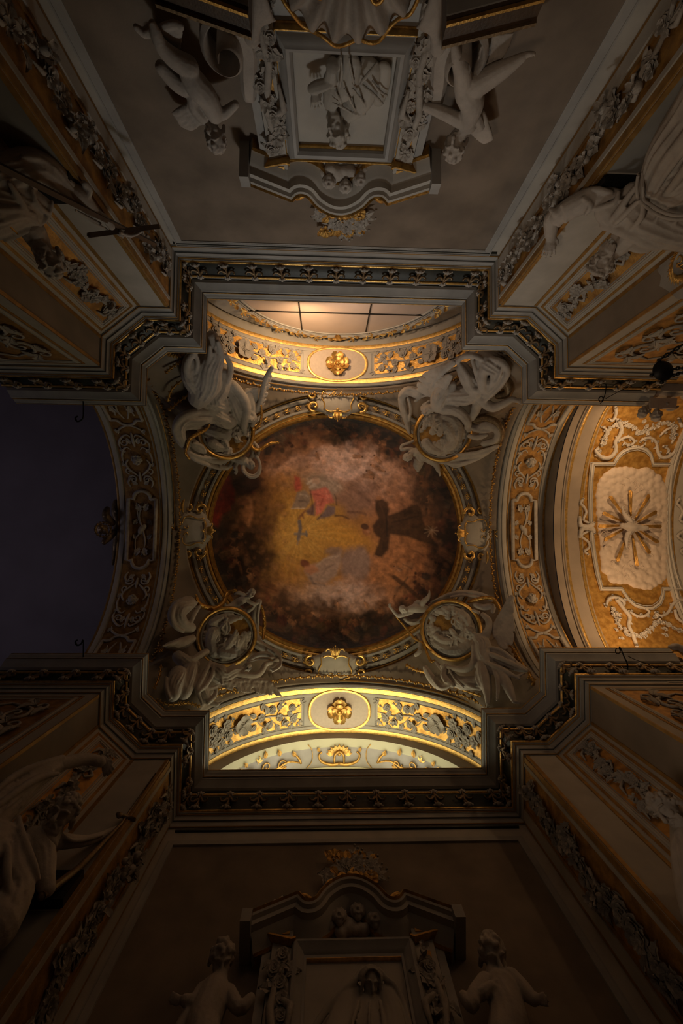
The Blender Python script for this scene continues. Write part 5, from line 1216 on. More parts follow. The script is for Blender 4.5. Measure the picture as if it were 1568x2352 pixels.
def hand(mb, T, x, y, r, h, d, spread=.5, curl=.3, thumb=1):
    """palm at x,y; d = picture direction of the fingers; r = palm half width"""
    p, ax, ay, az = local(T, x, y, h); R = T.R(r, p); f = (ax*d[0]+ay*d[1]).normalized(); s = az.cross(f)
    mb.tube([p-f*R*.9, p, p+f*R*.7], [R*.62, R*.85, R*.8], 8, az, .5)
    for i in range(4):
        o = (i-1.5)*.45; L = (1.5, 1.8, 1.7, 1.35)[i]; b = p+f*R*.65+s*R*o; dd = (f+s*o*spread*.6).normalized()
        c = [b, b+dd*R*L*.45+az*R*.10, b+dd*R*L*.8-az*R*curl*.35, b+dd*R*L*(1.05-curl*.2)-az*R*curl*.9]
        mb.tube(c, [R*.27, R*.25, R*.23, R*.17], 7)
    b = p-f*R*.3+s*R*.6*thumb; mb.tube([b, b+s*R*.45*thumb+f*R*.4, b+s*R*.55*thumb+f*R*.95], [R*.26, R*.22, R*.14], 6)
def foot(mb, T, x, y, r, h, d):
    p, ax, ay, az = local(T, x, y, h); R = T.R(r, p); f = (ax*d[0]+ay*d[1]).normalized(); s = az.cross(f)
    mb.tube([p-f*R*.8, p, p+f*R, p+f*R*1.7], [R*.7, R*.75, R*.65, R*.45], 8)
    for i in range(5): mb.ball(p+f*R*(2.0-.12*abs(i-1))+s*R*(i-2)*.24, R*(.20 if i else .28), 6, 5)
def wing(T, spine, tips, h, n, wf, mat, parent, name='wing', layers=2, voxel=.022):
    """feathers from a spine curve to a tip curve; both in trace px"""
    S = crom([(x, y) for x, y in spine], 6); E = crom([(x, y) for x, y in tips], 6); mb = MB()
    g = lambda L, t: L[min(len(L)-1, int(t*(len(L)-1)+.5))]
    T.st(mb, [(g(S, t)[0], g(S, t)[1], wf*1.25, h+.04) for t in np.linspace(0, 1, 8)], 8, 1, .6)
    for l in range(layers):
        k = 1.0-.42*l
        for i in range(int(n*1.6)):
            t = (i+.5*(l % 2))/(n*1.6); a = g(S, t); e = g(E, t); b = (a[0]+(e[0]-a[0])*k, a[1]+(e[1]-a[1])*k); mx = ((a[0]+b[0])/2, (a[1]+b[1])/2)
            T.st(mb, [(a[0], a[1], wf*.7, h+.02*l), (mx[0], mx[1], wf, h+.035*l+.012*(i % 2)), (b[0], b[1], wf*.45, h-.01+.03*l)], 6, 3, .45)
    return fuse(mb, name, mat, parent, voxel=voxel, smooth=1)
def medallion(T, cx, cy, r, h, tilt, label, gold, scenes):
    root = thing('relief_medallion', label, 'medallion', 'round relief medallions of the corners')
    p, ax, ay, az = local(T, cx, cy, h); R = T.R(r, p); n = (az+ax*tilt[0]+ay*tilt[1]).normalized(); e1 = (ax-n*ax.dot(n)).normalized(); e2 = n.cross(e1)
    if e2.dot(ay) < 0: e2 = -e2
    C = lambda a, q, z: p+(e1*math.cos(a)+e2*math.sin(a))*R*q+n*R*z
    fr = [(p, (e1*math.cos(a)+e2*math.sin(a)), n) for a in np.linspace(0, 2*PI, 49)[:-1]]
    autosmooth(loft(fr, [(R*.80, -.10*R), (R*.80, .06*R), (R*.84, .10*R), (R*.88, .06*R), (R*.90, .05*R)], True).build('rim', CREAM2, root), 40)
    autosmooth(loft(fr, [(R*.885, .04*R), (R*.90, .12*R), (R*.94, .15*R), (R*.99, .12*R), (R*1.02, .02*R), (R*1.02, -.18*R), (R*.8, -.2*R)], True).build('gilt_rim', GOLD2, root), 40)
    MB().grid([[C(a, q, z) for a in np.linspace(0, 2*PI, 33)] for q, z in ((0, .03), (.4, .03), (.81, .0))]).build('gilt_ground', GROUND2, root)
    mb = MB(); q = lambda x, y, z: p+e1*R*x+e2*R*y+n*R*z
    for st in scenes:
        L = crom([(*q(x, y, z), rr_*R) for x, y, rr_, z in st], 3); mb.tube([l[:3] for l in L], [max(.004, l[3]) for l in L], 8, n, .75)
    rs = random.Random(int(cx)); gx_, gy_ = gold
    for i in range(-7, 8):
        for j in range(-7, 8):
            x = i*.105; y = j*.105
            if math.hypot(x, y) > .76 or math.hypot((x-gx_)/.40, (y-gy_)/.30) < 1+rs.uniform(-.15, .15): continue
            mb.ball(q(x, y, .02+rs.uniform(0, .03)), (.10*R, .10*R, .06*R), 6, 5)
    fuse(mb, 'relief', STATUE, root, voxel=.014, smooth=1, disp=.02, dscale=.06)
    return root
def fig(name, label, cat='statue', group=None): return thing(name, label, cat, group)
def scene_strokes(seed, gold=(0, 0), n=5):
    """a little relief scene: clouds or ground below, robed figures, foliage"""
    rs = random.Random(seed); S = []
    for i in range(n):
        a = 2*PI*i/n+rs.random(); x = .38*math.cos(a); y = .34*math.sin(a)
        if abs(x-gold[0]) < .2 and abs(y-gold[1]) < .25: continue
        S.append([(x, y-.16, .07, .14), (x+.02, y-.02, .10, .12), (x+rs.uniform(-.1, .1), y+.2, .13, .08)])
        S.append([(x, y-.26, .06, .16), (x+.01, y-.25, .06, .17)])
        for k in range(3): S.append([(x+rs.uniform(-.1, .1), y-.08, .022, .2), (x+rs.uniform(-.15, .15), y+.08, .03, .2), (x+rs.uniform(-.2, .2), y+.28, .018, .14)])
        S.append([(x, y-.12, .035, .18), (x+rs.uniform(-.25, .25), y-.05, .028, .2), (x+rs.uniform(-.3, .3), y-.16, .02, .18)])
    for i in range(16):
        a = 2*PI*rs.random(); q = rs.uniform(.45, .70); x = q*math.cos(a); y = q*math.sin(a)
        if math.hypot(x-gold[0], y-gold[1]) < .32: continue
        S.append([(x, y, .12, .03), (x+rs.uniform(-.12, .12), y+rs.uniform(-.12, .12), .10, .05), (x+rs.uniform(-.1, .1), y+rs.uniform(-.1, .1), .06, .06)])
    return S
# ---------------------------------------------------------------- north-west corner
T = Trace(pendmap, 380, 780, 3.92); T.folds = .16
a1 = fig('angel', 'grey plaster angel in heavy swirling drapery at the top left corner of the dome', 'sculpture')
mb = MB()   # robed body: big garment mass with falling folds
T.many(mb, [[(420, -20, 60, .35), (430, 120, 100, .42), (380, 260, 130, .45), (350, 400, 140, .45), (300, 520, 100, .40)], [(250, 200, 90, .35), (230, 330, 90, .38), (300, 430, 100, .38)], [(520, 300, 60, .38), (500, 420, 90, .38), (430, 530, 90, .36), (520, 600, 70, .35)],
            [(560, 420, 50, .35), (600, 520, 60, .36), (640, 620, 70, .38), (700, 760, 50, .4)], [(400, 620, 80, .3), (480, 680, 90, .3), (560, 720, 90, .3)]])
T.many(mb, [[(470, 20, 20, .62), (500, 140, 30, .66), (470, 260, 34, .68), (420, 360, 34, .66), (320, 470, 26, .60), (270, 510, 16, .5)], [(400, 60, 16, .62), (390, 180, 28, .68), (330, 300, 34, .68), (260, 380, 26, .6), (250, 460, 20, .5)], [(540, 140, 20, .5), (585, 240, 28, .55), (570, 340, 30, .58), (520, 430, 28, .58), (440, 500, 26, .55), (370, 560, 20, .5)],
            [(330, 60, 24, .5), (230, 140, 34, .55), (190, 240, 34, .58), (210, 330, 30, .55), (270, 380, 24, .52)], [(260, 110, 16, .6), (290, 200, 20, .66), (270, 290, 18, .64)], [(580, 380, 16, .5), (550, 470, 24, .55), (480, 560, 28, .54), (400, 600, 20, .5), (330, 590, 16, .45)],
            [(440, 120, 14, .7), (440, 220, 20, .74), (390, 320, 22, .74), (330, 400, 18, .7)], [(560, 560, 18, .5), (480, 600, 22, .52), (400, 610, 18, .5)], [(500, 480, 12, .6), (550, 540, 16, .56), (530, 590, 14, .5)]])
# lower swag round the left of the medallion
T.many(mb, [[(420, 690, 70, .3), (300, 690, 80, .3), (180, 710, 70, .28), (120, 790, 60, .25), (140, 900, 50, .2), (190, 980, 30, .18)], [(400, 650, 26, .45), (280, 650, 34, .46), (170, 680, 34, .42), (100, 750, 30, .36), (90, 840, 26, .3), (150, 950, 18, .25)],
            [(380, 730, 22, .42), (300, 760, 26, .42), (200, 740, 20, .4)], [(340, 800, 26, .35), (250, 780, 30, .38), (160, 800, 24, .34)], [(230, 900, 30, .25), (280, 960, 44, .25), (340, 1000, 30, .28)], [(250, 930, 14, .38), (330, 960, 16, .38), (360, 1020, 10, .36)]])
# torso, arm and head of the angel leaning to the medallion
T.many(mb, [[(600, 400, 40, .5), (660, 470, 44, .55), (715, 560, 44, .6), (725, 650, 42, .62), (705, 760, 34, .6), (710, 815, 24, .58)], [(740, 480, 44, .45), (760, 560, 46, .5), (770, 650, 44, .5), (790, 720, 40, .5)], [(760, 640, 26, .6), (800, 700, 26, .6), (780, 770, 22, .58)]])
head(mb, T, 760, 700, 46, .62, up=(.2, 1), face=(-.5, .3, .9), seed=2); hand(mb, T, 715, 830, 17, .58, (-.2, 1))
fuse(mb, 'robed_body', STATUE, a1, voxel=.020, smooth=1)
wing(T, [(820, 640), (850, 560), (870, 470), (905, 330), (960, 250)], [(870, 620), (900, 560), (925, 480), (950, 380), (972, 260)], .55, 11, 17, STATUE, a1); wing(T, [(690, 500), (740, 460), (820, 440)], [(740, 580), (790, 590), (850, 560)], .50, 8, 14, STATUE, a1)
for L in ([(860, 590, 10, .6), (865, 680, 12, .62), (845, 760, 14, .62), (780, 830, 16, .6), (755, 900, 16, .58), (790, 980, 18, .55), (850, 990, 18, .5), (910, 950, 17, .46), (960, 930, 15, .42), (1015, 928, 12, .4)], [(395, 770, 12, .5), (350, 820, 16, .5), (270, 860, 18, .46), (215, 900, 18, .42), (195, 960, 16, .38), (180, 1020, 14, .34), (215, 1075, 12, .32)]):
    mb = MB(); T.st(mb, L, 8, 4)
    for x, y, r, h in crom(L, 9): T.b(mb, x+rnd.uniform(-6, 6), y+rnd.uniform(-6, 6), r*.62, h+.05)
    fuse(mb, 'gilt_fringe', GOLD2, a1, voxel=.02, smooth=0)
medallion(T, 548, 832, 248, .26, (0, 0), 'round relief medallion with gilt field half hidden by the upper left angel', (.45, .40), [[(-.5, -.5, .2, .1), (-.1, -.45, .25, .12), (.3, -.4, .2, .1)], [(-.6, -.1, .2, .08), (-.3, 0, .22, .12), (0, .1, .2, .12)], [(-.5, .35, .2, .06), (-.3, .5, .18, .06), (-.05, .55, .14, .05)], [(.1, -.1, .18, .1), (0, .2, .16, .1), (-.15, .4, .12, .08)], [(.35, -.2, .16, .08), (.25, 0, .12, .08)]]+scene_strokes(3, (.45, .35)))
pt = fig('putto', 'small plaster cherub hanging head down under the upper left medallion', 'sculpture'); mb = MB()
T.many(mb, [[(590, 1050, 34, .32), (640, 1065, 48, .34), (690, 1080, 50, .36), (730, 1100, 36, .36)], [(590, 1050, 30, .3), (500, 1090, 34, .28), (400, 1080, 30, .26), (330, 1050, 22, .24)], [(610, 1100, 26, .3), (560, 1150, 22, .28), (490, 1140, 20, .26)],
            [(760, 1080, 22, .38), (785, 1010, 20, .42), (770, 940, 17, .45)], [(820, 1060, 20, .38), (838, 990, 18, .42), (800, 930, 15, .45)], [(710, 1110, 26, .34), (700, 1170, 22, .36), (740, 1215, 18, .4), (800, 1225, 16, .42), (842, 1180, 15, .44), (848, 1110, 14, .44), (815, 1040, 14, .44)], [(640, 1110, 18, .34), (625, 1160, 20, .36)]])
head(mb, T, 772, 1125, 44, .40, up=(.3, 1), face=(.6, .3, .8), baby=True, seed=4); hand(mb, T, 640, 1180, 16, .36, (-.4, 1)); hand(mb, T, 765, 920, 14, .45, (-.2, -1))
fuse(mb, 'body', STATUE, pt, voxel=.02, smooth=1)
mb = MB(); T.many(mb, [[(200, 1000, 30, .2), (260, 1060, 34, .22), (360, 1110, 30, .22), (480, 1150, 24, .22), (560, 1165, 14, .22)], [(220, 1020, 14, .3), (330, 1060, 18, .32), (450, 1060, 18, .32), (580, 1040, 14, .34)], [(260, 1080, 12, .3), (380, 1130, 14, .3), (500, 1160, 10, .3)], [(700, 1190, 10, .42), (760, 1240, 14, .44), (830, 1225, 14, .46), (855, 1160, 12, .46), (845, 1090, 10, .46), (810, 1020, 9, .46)]]); fuse(mb, 'cloth', STATUE, pt, voxel=.022, smooth=1)
def foliage(T, curves, parent, name, mat=GOLD2, me_=None, step=3, sz=26, h0=.1):
    mb = MB()
    for L in curves: T.st(mb, [(x, y, 9, h0) for x, y in L], 6, 3)
    o = mb.build(name, mat, parent); me_ = me_ or GLEAF2
    for L in curves:
        C = crom([(x, y) for x, y in L], step)
        for i, (x, y) in enumerate(C[:-1]):
            p, ax, ay, az = local(T, x, y, h0+.02); dx, dy = C[i+1][0]-x, C[i+1][1]-y; l = math.hypot(dx, dy) or 1
            for s in (-1, 1):
                e = ax*(dx/l*.6-s*dy/l*.8)+ay*(dy/l*.6+s*dx/l*.8); put(me_, 'gilt_leaf', p, az+e*.2, e, T.R(sz, p), o)
foliage(T, [[(0, 300), (70, 240), (150, 190)], [(20, 560), (60, 440), (200, 330)], [(30, 640), (120, 560), (230, 480)], [(20, 130), (90, 150), (170, 130)]], a1, 'gilt_foliage')
# ---------------------------------------------------------------- north-east corner
T = Trace(pendmap, 780, 780, 3.5636); T.folds = .16
a2 = fig('angel', 'grey plaster angel bending over the upper right medallion with spread scaly wing', 'sculpture'); mb = MB()
T.many(mb, [[(850, 400, 80, .45), (820, 470, 80, .5), (800, 540, 60, .55)], [(870, 470, 60, .45), (930, 460, 70, .42), (1030, 460, 80, .4), (1120, 440, 60, .38)], [(850, 560, 55, .5), (930, 570, 50, .5), (1010, 620, 42, .48), (1050, 690, 32, .45), (1040, 720, 22, .42)], [(930, 370, 26, .5), (925, 440, 28, .52), (930, 510, 24, .5)],
            [(1120, 450, 50, .36), (1190, 520, 44, .38), (1260, 555, 40, .38), (1340, 525, 32, .38), (1410, 490, 26, .36), (1450, 500, 20, .34)], [(1130, 520, 44, .3), (1110, 580, 38, .32), (1085, 640, 28, .32)],
            [(1000, 230, 50, .4), (1060, 330, 70, .42), (1120, 420, 60, .42)], [(1180, 160, 80, .35), (1250, 200, 90, .38), (1320, 260, 70, .36), (1280, 350, 70, .36), (1210, 430, 60, .38)], [(1190, 220, 44, .55), (1165, 300, 46, .58), (1175, 390, 44, .58)]])
T.many(mb, [[(950, 190, 18, .5), (1010, 140, 24, .55), (1090, 130, 26, .58), (1160, 160, 22, .58)], [(980, 200, 18, .5), (1040, 290, 28, .58), (1080, 390, 28, .6), (1150, 425, 22, .6), (1220, 420, 16, .58)], [(1240, 150, 22, .5), (1330, 190, 28, .55), (1375, 260, 26, .52), (1340, 340, 24, .52), (1270, 420, 22, .52), (1190, 500, 16, .5)],
            [(1230, 230, 14, .62), (1250, 320, 20, .6), (1220, 400, 18, .58)], [(1080, 160, 14, .6), (1110, 250, 20, .64), (1130, 330, 18, .62)], [(960, 480, 22, .52), (1040, 460, 26, .52), (1110, 420, 20, .52)], [(970, 530, 16, .5), (1060, 500, 20, .5), (1140, 460, 16, .5)], [(1000, 410, 16, .55), (1060, 440, 18, .54)], [(1330, 230, 12, .62), (1300, 320, 14, .6), (1250, 380, 12, .58)]])
head(mb, T, 722, 565, 62, .60, up=(-.75, .65), face=(-.4, .6, .6), seed=5); hand(mb, T, 1050, 715, 20, .42, (.3, 1)); hand(mb, T, 1455, 500, 22, .34, (1, .3)); hand(mb, T, 930, 520, 18, .52, (0, 1))
fuse(mb, 'robed_body', STATUE, a2, voxel=.020, smooth=1)
wing(T, [(790, 470), (770, 380), (820, 280), (890, 220), (925, 190)], [(630, 410), (640, 340), (700, 270), (800, 225), (910, 185)], .52, 11, 24, STATUE, a2, layers=3); wing(T, [(800, 450), (850, 400), (900, 300)], [(730, 430), (740, 380), (850, 260)], .60, 8, 22, STATUE, a2)
mb = MB(); T.many(mb, [[(640, 440, 44, .4), (560, 420, 40, .38), (510, 460, 34, .34), (520, 560, 34, .3), (550, 660, 30, .28), (570, 760, 16, .26)], [(490, 470, 10, .45), (560, 400, 16, .48), (640, 420, 14, .5), (720, 440, 12, .5)], [(500, 480, 10, .42), (530, 580, 14, .4), (555, 690, 12, .36), (575, 775, 8, .3)], [(560, 480, 14, .42), (580, 560, 14, .4), (570, 660, 12, .36)], [(620, 500, 16, .4), (680, 460, 14, .44), (760, 455, 12, .46)]]); fuse(mb, 'drapery', STATUE, a2, voxel=.022, smooth=1)
mb = MB(); T.many(mb, [[(1050, 700, 20, .3), (1130, 730, 34, .3), (1210, 700, 40, .28), (1290, 740, 34, .24), (1280, 820, 30, .22), (1180, 850, 28, .22)], [(1060, 790, 18, .28), (1130, 800, 26, .28), (1200, 780, 18, .28)], [(1070, 720, 12, .4), (1160, 750, 16, .4), (1230, 750, 14, .36)]]); fuse(mb, 'drapery', STATUE, a2, voxel=.024, smooth=1)
mb = MB(); T.many(mb, [[(1080, 670, 22, .26), (1180, 645, 28, .26), (1270, 670, 30, .24), (1320, 740, 28, .2), (1310, 820, 26, .18), (1220, 870, 24, .18), (1120, 890, 20, .2), (1040, 905, 16, .22)], [(1300, 380, 34, .2), (1370, 350, 40, .18), (1380, 440, 36, .18), (1300, 460, 28, .2)]]); fuse(mb, 'dark_gilt_drapery', BRONZE, a2, voxel=.026, smooth=1)
foliage(T, [[(1310, 330), (1370, 370), (1420, 420)], [(1280, 480), (1330, 420), (1390, 380)], [(1230, 880), (1290, 800), (1320, 700)], [(1200, 150), (1260, 130), (1330, 180)]], a2, 'gilt_foliage')
medallion(T, 840, 768, 232, .30, (.05, .0), 'round relief medallion beneath the upper right angel, gilt field at its left', (-.38, .08), [[(-.55, .35, .2, .05), (-.35, .55, .18, .05), (-.1, .66, .12, .05)], [(0, -.6, .16, .08), (.3, -.5, .2, .1), (.5, -.2, .2, .1), (.5, .1, .2, .1)], [(.1, -.3, .16, .12), (.3, 0, .18, .12), (.4, .3, .18, .1), (.2, .5, .14, .08)], [(-.2, -.55, .14, .08), (-.05, -.3, .12, .12), (-.1, 0, .12, .12)]]+scene_strokes(8, (-.35, .05)))
pt = fig('putto', 'small winged plaster cherub kicking below the upper right medallion', 'sculpture'); mb = MB()
T.many(mb, [[(690, 960, 44, .36), (660, 930, 40, .38), (620, 920, 36, .38), (590, 930, 30, .38)], [(690, 950, 40, .36), (740, 980, 40, .36), (785, 1020, 28, .36), (805, 1070, 18, .36)], [(700, 930, 34, .34), (760, 960, 26, .32), (830, 1000, 20, .3)], [(640, 930, 24, .38), (665, 890, 22, .4), (655, 850, 17, .4)], [(590, 900, 20, .36), (550, 895, 17, .36), (505, 900, 15, .36), (510, 865, 13, .36), (570, 845, 12, .36), (610, 825, 12, .36)], [(640, 960, 26, .36), (660, 990, 24, .36)]])
head(mb, T, 560, 962, 42, .42, up=(-.9, .35), face=(0, .4, .9), baby=True, seed=6); foot(mb, T, 815, 1090, 14, .36, (.2, 1)); hand(mb, T, 640, 845, 13, .42, (-.6, -.6))
fuse(mb, 'body', STATUE, pt, voxel=.018, smooth=1); wing(T, [(620, 990), (640, 1010), (675, 1010)], [(600, 1040), (640, 1090), (670, 1040)], .34, 7, 13, STATUE, pt)
mb = MB(); T.many(mb, [[(760, 960, 22, .3), (900, 965, 28, .28), (1050, 950, 28, .26), (1180, 925, 26, .24), (1290, 870, 18, .2)], [(770, 990, 14, .28), (900, 1010, 18, .26), (1040, 1005, 18, .24), (1160, 960, 14, .24), (1270, 890, 10, .22)], [(780, 945, 10, .38), (920, 945, 12, .38), (1100, 925, 12, .36), (1270, 870, 8, .28)], [(860, 1000, 10, .3), (940, 1040, 12, .24), (1060, 1010, 10, .22)]]); fuse(mb, 'cloth', STATUE, pt, voxel=.022, smooth=1)
# ---------------------------------------------------------------- south-west corner
T = Trace(pendmap, 340, 1320, 4.3556); T.folds = .16
a3 = fig('angel', 'shadowed plaster angel with dark feathered wing over the gilt arch at lower left', 'sculpture'); mb = MB()
T.many(mb, [[(640, 930, 60, .35), (700, 980, 90, .4), (760, 1020, 80, .4), (850, 980, 70, .42), (920, 960, 50, .42)], [(880, 1000, 38, .48), (980, 1012, 36, .5), (1080, 1010, 34, .52), (1140, 960, 30, .54), (1170, 900, 28, .55), (1230, 880, 22, .55)],
            [(560, 1000, 60, .3), (530, 1100, 70, .3), (560, 1200, 60, .28), (600, 1260, 40, .25)], [(300, 1000, 90, .35), (260, 1110, 90, .38), (250, 1200, 70, .36)], [(420, 940, 80, .32), (400, 1060, 80, .34), (360, 1180, 70, .34)], [(300, 820, 60, .28), (380, 880, 70, .3), (460, 900, 60, .3)], [(440, 640, 40, .25), (330, 690, 60, .26), (200, 710, 34, .24)]])
T.many(mb, [[(620, 870, 18, .5), (580, 960, 26, .52), (530, 1060, 28, .52), (490, 1150, 24, .48), (520, 1240, 18, .4), (540, 1300, 12, .34)], [(650, 900, 14, .52), (640, 1000, 22, .54), (590, 1090, 24, .52), (510, 1170, 18, .5)], [(700, 900, 14, .52), (720, 1000, 22, .54), (740, 1090, 16, .5)], [(860, 900, 16, .54), (800, 960, 24, .56), (780, 1060, 18, .52)], [(920, 920, 14, .54), (850, 1000, 18, .54), (830, 1060, 12, .5)],
            [(680, 1120, 18, .4), (620, 1140, 20, .42), (560, 1130, 16, .42)], [(680, 1150, 18, .36), (660, 1220, 26, .36), (600, 1280, 20, .32)], [(320, 930, 16, .5), (350, 1040, 22, .52), (370, 1160, 16, .48)], [(180, 1030, 16, .45), (180, 1140, 20, .46), (220, 1240, 14, .42)], [(400, 880, 14, .46), (470, 960, 20, .46), (460, 1080, 18, .44), (420, 1180, 12, .4)], [(150, 715, 12, .34), (260, 680, 18, .38), (380, 640, 18, .36), (450, 610, 12, .32)], [(310, 770, 14, .4), (330, 830, 18, .4), (390, 900, 14, .4)]])
T.st(mb, [(580, 775, 36, .42), (530, 800, 36, .44), (470, 835, 30, .46), (430, 850, 22, .46)]); hand(mb, T, 425, 850, 22, .46, (-.6, .6)); T.st(mb, [(640, 1290, 24, .22), (690, 1300, 22, .24)]); foot(mb, T, 705, 1290, 17, .24, (.8, -.5))
head(mb, T, 985, 925, 52, .46, up=(.55, -.3), face=(-.6, .2, .7), hair='curls', seed=8); hand(mb, T, 1265, 865, 20, .55, (1, -.4))
fuse(mb, 'robed_body', STATUE, a3, voxel=.019, smooth=1)
wing(T, [(760, 1080), (900, 1060), (1050, 1055), (1180, 1060), (1230, 1100)], [(790, 1140), (920, 1180), (1080, 1190), (1240, 1210), (1370, 1225)], .44, 13, 20, STATUE, a3, layers=3)
mb = MB(); T.many(mb, [[(400, 290, 80, .3), (310, 340, 90, .34), (290, 430, 90, .34), (350, 510, 70, .32), (430, 530, 50, .3)], [(300, 280, 20, .48), (250, 340, 28, .52), (230, 430, 28, .52), (270, 520, 24, .5), (350, 570, 18, .46)], [(480, 280, 20, .42), (420, 330, 28, .48), (350, 400, 28, .54), (360, 470, 22, .54)], [(520, 310, 16, .4), (460, 400, 24, .44), (430, 480, 20, .44)]]); fuse(mb, 'drapery', STATUE, a3, voxel=.024, smooth=1)
mb = MB(); T.many(mb, [[(1110, 270, 30, .34), (1080, 370, 34, .34), (1065, 480, 34, .34), (1070, 590, 36, .34), (1110, 690, 40, .36), (1200, 750, 38, .38), (1290, 800, 34, .42), (1310, 880, 34, .44), (1240, 940, 30, .46)], [(1120, 280, 10, .46), (1100, 400, 14, .46), (1100, 520, 12, .44), (1080, 640, 12, .46)], [(1090, 660, 12, .5), (1180, 720, 16, .5), (1280, 790, 14, .52), (1325, 850, 12, .54), (1320, 920, 12, .54), (1240, 970, 10, .52)], [(1000, 860, 16, .45), (1100, 800, 26, .48), (1200, 800, 28, .5), (1270, 850, 18, .54)], [(1010, 870, 10, .52), (1120, 840, 12, .56), (1250, 830, 10, .58)], [(1180, 760, 10, .5), (1240, 820, 12, .54)]]); fuse(mb, 'cloth', STATUE, a3, voxel=.02, smooth=1)
for L in ([(1130, 310, 14, .3), (1160, 420, 18, .3), (1160, 540, 20, .3), (1150, 640, 16, .32)], [(480, 205, 14, .34), (510, 290, 24, .34), (600, 330, 28, .34), (690, 330, 26, .36), (760, 260, 26, .38), (790, 190, 26, .38), (870, 160, 20, .4)]):
    mb = MB(); T.st(mb, L, 8, 4)
    for x, y, r, h in crom(L, 9): T.b(mb, x+rnd.uniform(-9, 9), y+rnd.uniform(-9, 9), r*.5, h+.06)
    fuse(mb, 'gilt_fringe', GOLD2, a3, voxel=.02, smooth=0)
foliage(T, [[(110, 760), (190, 740), (280, 770)], [(60, 1140), (110, 1020), (130, 900)], [(80, 1250), (200, 1300), (330, 1290)], [(690, 1150), (820, 1130), (900, 1180)], [(320, 1290), (430, 1290), (520, 1320)]], a3, 'gilt_foliage')
medallion(T, 788, 618, 292, .34, (-.02, 0), 'round relief medallion between cherub and shadowed angel at lower left of the dome', (.38, -.32), [[(-.45, -.1, .22, .1), (-.5, .2, .2, .1), (-.4, .5, .18, .08)], [(-.1, .5, .2, .1), (.2, .55, .2, .08)], [(.3, -.2, .05, .16), (.2, .1, .12, .16), (0, .4, .16, .12)], [(-.2, -.3, .06, .14), (.1, -.5, .08, .12), (.35, -.6, .06, .1)], [(-.5, -.45, .16, .06), (-.2, -.62, .14, .06)], [(.5, .1, .1, .1), (.3, .4, .12, .1), (.1, .55, .1, .1)]]+scene_strokes(12, (.35, -.3)))
pt = fig('putto', 'small pale plaster cherub reaching over the lower left medallion', 'sculpture'); mb = MB()
T.many(mb, [[(1000, 225, 26, .42), (950, 250, 40, .42), (890, 280, 42, .4), (840, 310, 34, .38), (790, 330, 26, .36), (740, 348, 16, .36)], [(870, 310, 26, .38), (920, 350, 26, .38), (980, 370, 22, .38), (1040, 340, 18, .4), (1070, 300, 14, .42)], [(980, 240, 22, .44), (1020, 275, 20, .46), (1070, 295, 17, .46), (1095, 285, 13, .46)], [(960, 200, 20, .42), (910, 180, 20, .42), (870, 195, 16, .42)]])
head(mb, T, 1030, 190, 48, .48, up=(.5, -.85), face=(.5, .2, .8), baby=True, seed=9); hand(mb, T, 1100, 285, 15, .46, (1, -.3))
fuse(mb, 'body', STATUE, pt, voxel=.018, smooth=1)
# ---------------------------------------------------------------- south-east corner
T = Trace(pendmap, 860, 1320, 4.0205); T.folds = .13
a4 = fig('angel', 'seated plaster angel with bare legs and raised wing at the lower right of the dome', 'sculpture'); mb = MB()
T.many(mb, [[(960, 590, 54, .5), (1000, 640, 72, .48), (1010, 720, 80, .44), (1040, 800, 80, .42)], [(1000, 370, 24, .5), (1050, 420, 32, .5), (1055, 500, 36, .5), (1010, 580, 44, .5)], [(960, 350, 16, .5), (910, 330, 14, .48)],
            [(930, 660, 38, .52), (925, 740, 34, .54), (905, 830, 32, .55), (840, 875, 30, .55), (750, 870, 26, .55), (680, 855, 20, .55)], [(1000, 850, 66, .45), (1010, 940, 64, .46), (1030, 1030, 52, .44), (1045, 1120, 36, .4), (1048, 1190, 24, .36)],
            [(1100, 860, 60, .38), (1180, 920, 58, .38), (1220, 1000, 52, .38), (1250, 1080, 42, .36), (1280, 1150, 28, .32)], [(1100, 720, 60, .34), (1200, 790, 60, .3), (1320, 850, 44, .24), (1400, 880, 24, .2)], [(700, 960, 50, .26), (800, 1000, 60, .26), (900, 1000, 60, .28), (960, 980, 50, .32)]])
T.many(mb, [[(970, 690, 16, .56), (1080, 740, 24, .56), (1200, 790, 24, .5), (1330, 850, 20, .4), (1410, 890, 10, .3)], [(990, 740, 14, .56), (1000, 790, 22, .58), (1070, 830, 24, .56), (1190, 880, 24, .5), (1330, 960, 14, .36)], [(1090, 860, 16, .52), (1130, 950, 22, .52), (1140, 1060, 20, .48), (1130, 1160, 12, .4)], [(960, 850, 14, .54), (940, 940, 18, .54), (970, 1030, 14, .5)],
            [(1020, 680, 14, .56), (1150, 690, 20, .5), (1290, 790, 18, .42)], [(720, 900, 14, .42), (800, 980, 22, .42), (900, 1040, 18, .4), (980, 1060, 12, .38)], [(1200, 900, 14, .46), (1300, 940, 16, .4), (1380, 910, 10, .3)], [(1150, 880, 12, .5), (1260, 930, 14, .44)]])
head(mb, T, 885, 540, 62, .58, up=(.25, -.8), face=(-.6, .5, .6), seed=11); hand(mb, T, 655, 850, 22, .55, (-1, .1)); foot(mb, T, 1300, 1175, 22, .32, (1, .15)); foot(mb, T, 1040, 1200, 16, .36, (-.3, 1))
fuse(mb, 'robed_body', STATUE, a4, voxel=.019, smooth=1)
wing(T, [(1120, 560), (1120, 470), (1170, 380), (1220, 290), (1265, 215)], [(1190, 700), (1270, 640), (1290, 520), (1285, 400), (1282, 240)], .40, 13, 24, STATUE, a4, layers=3)
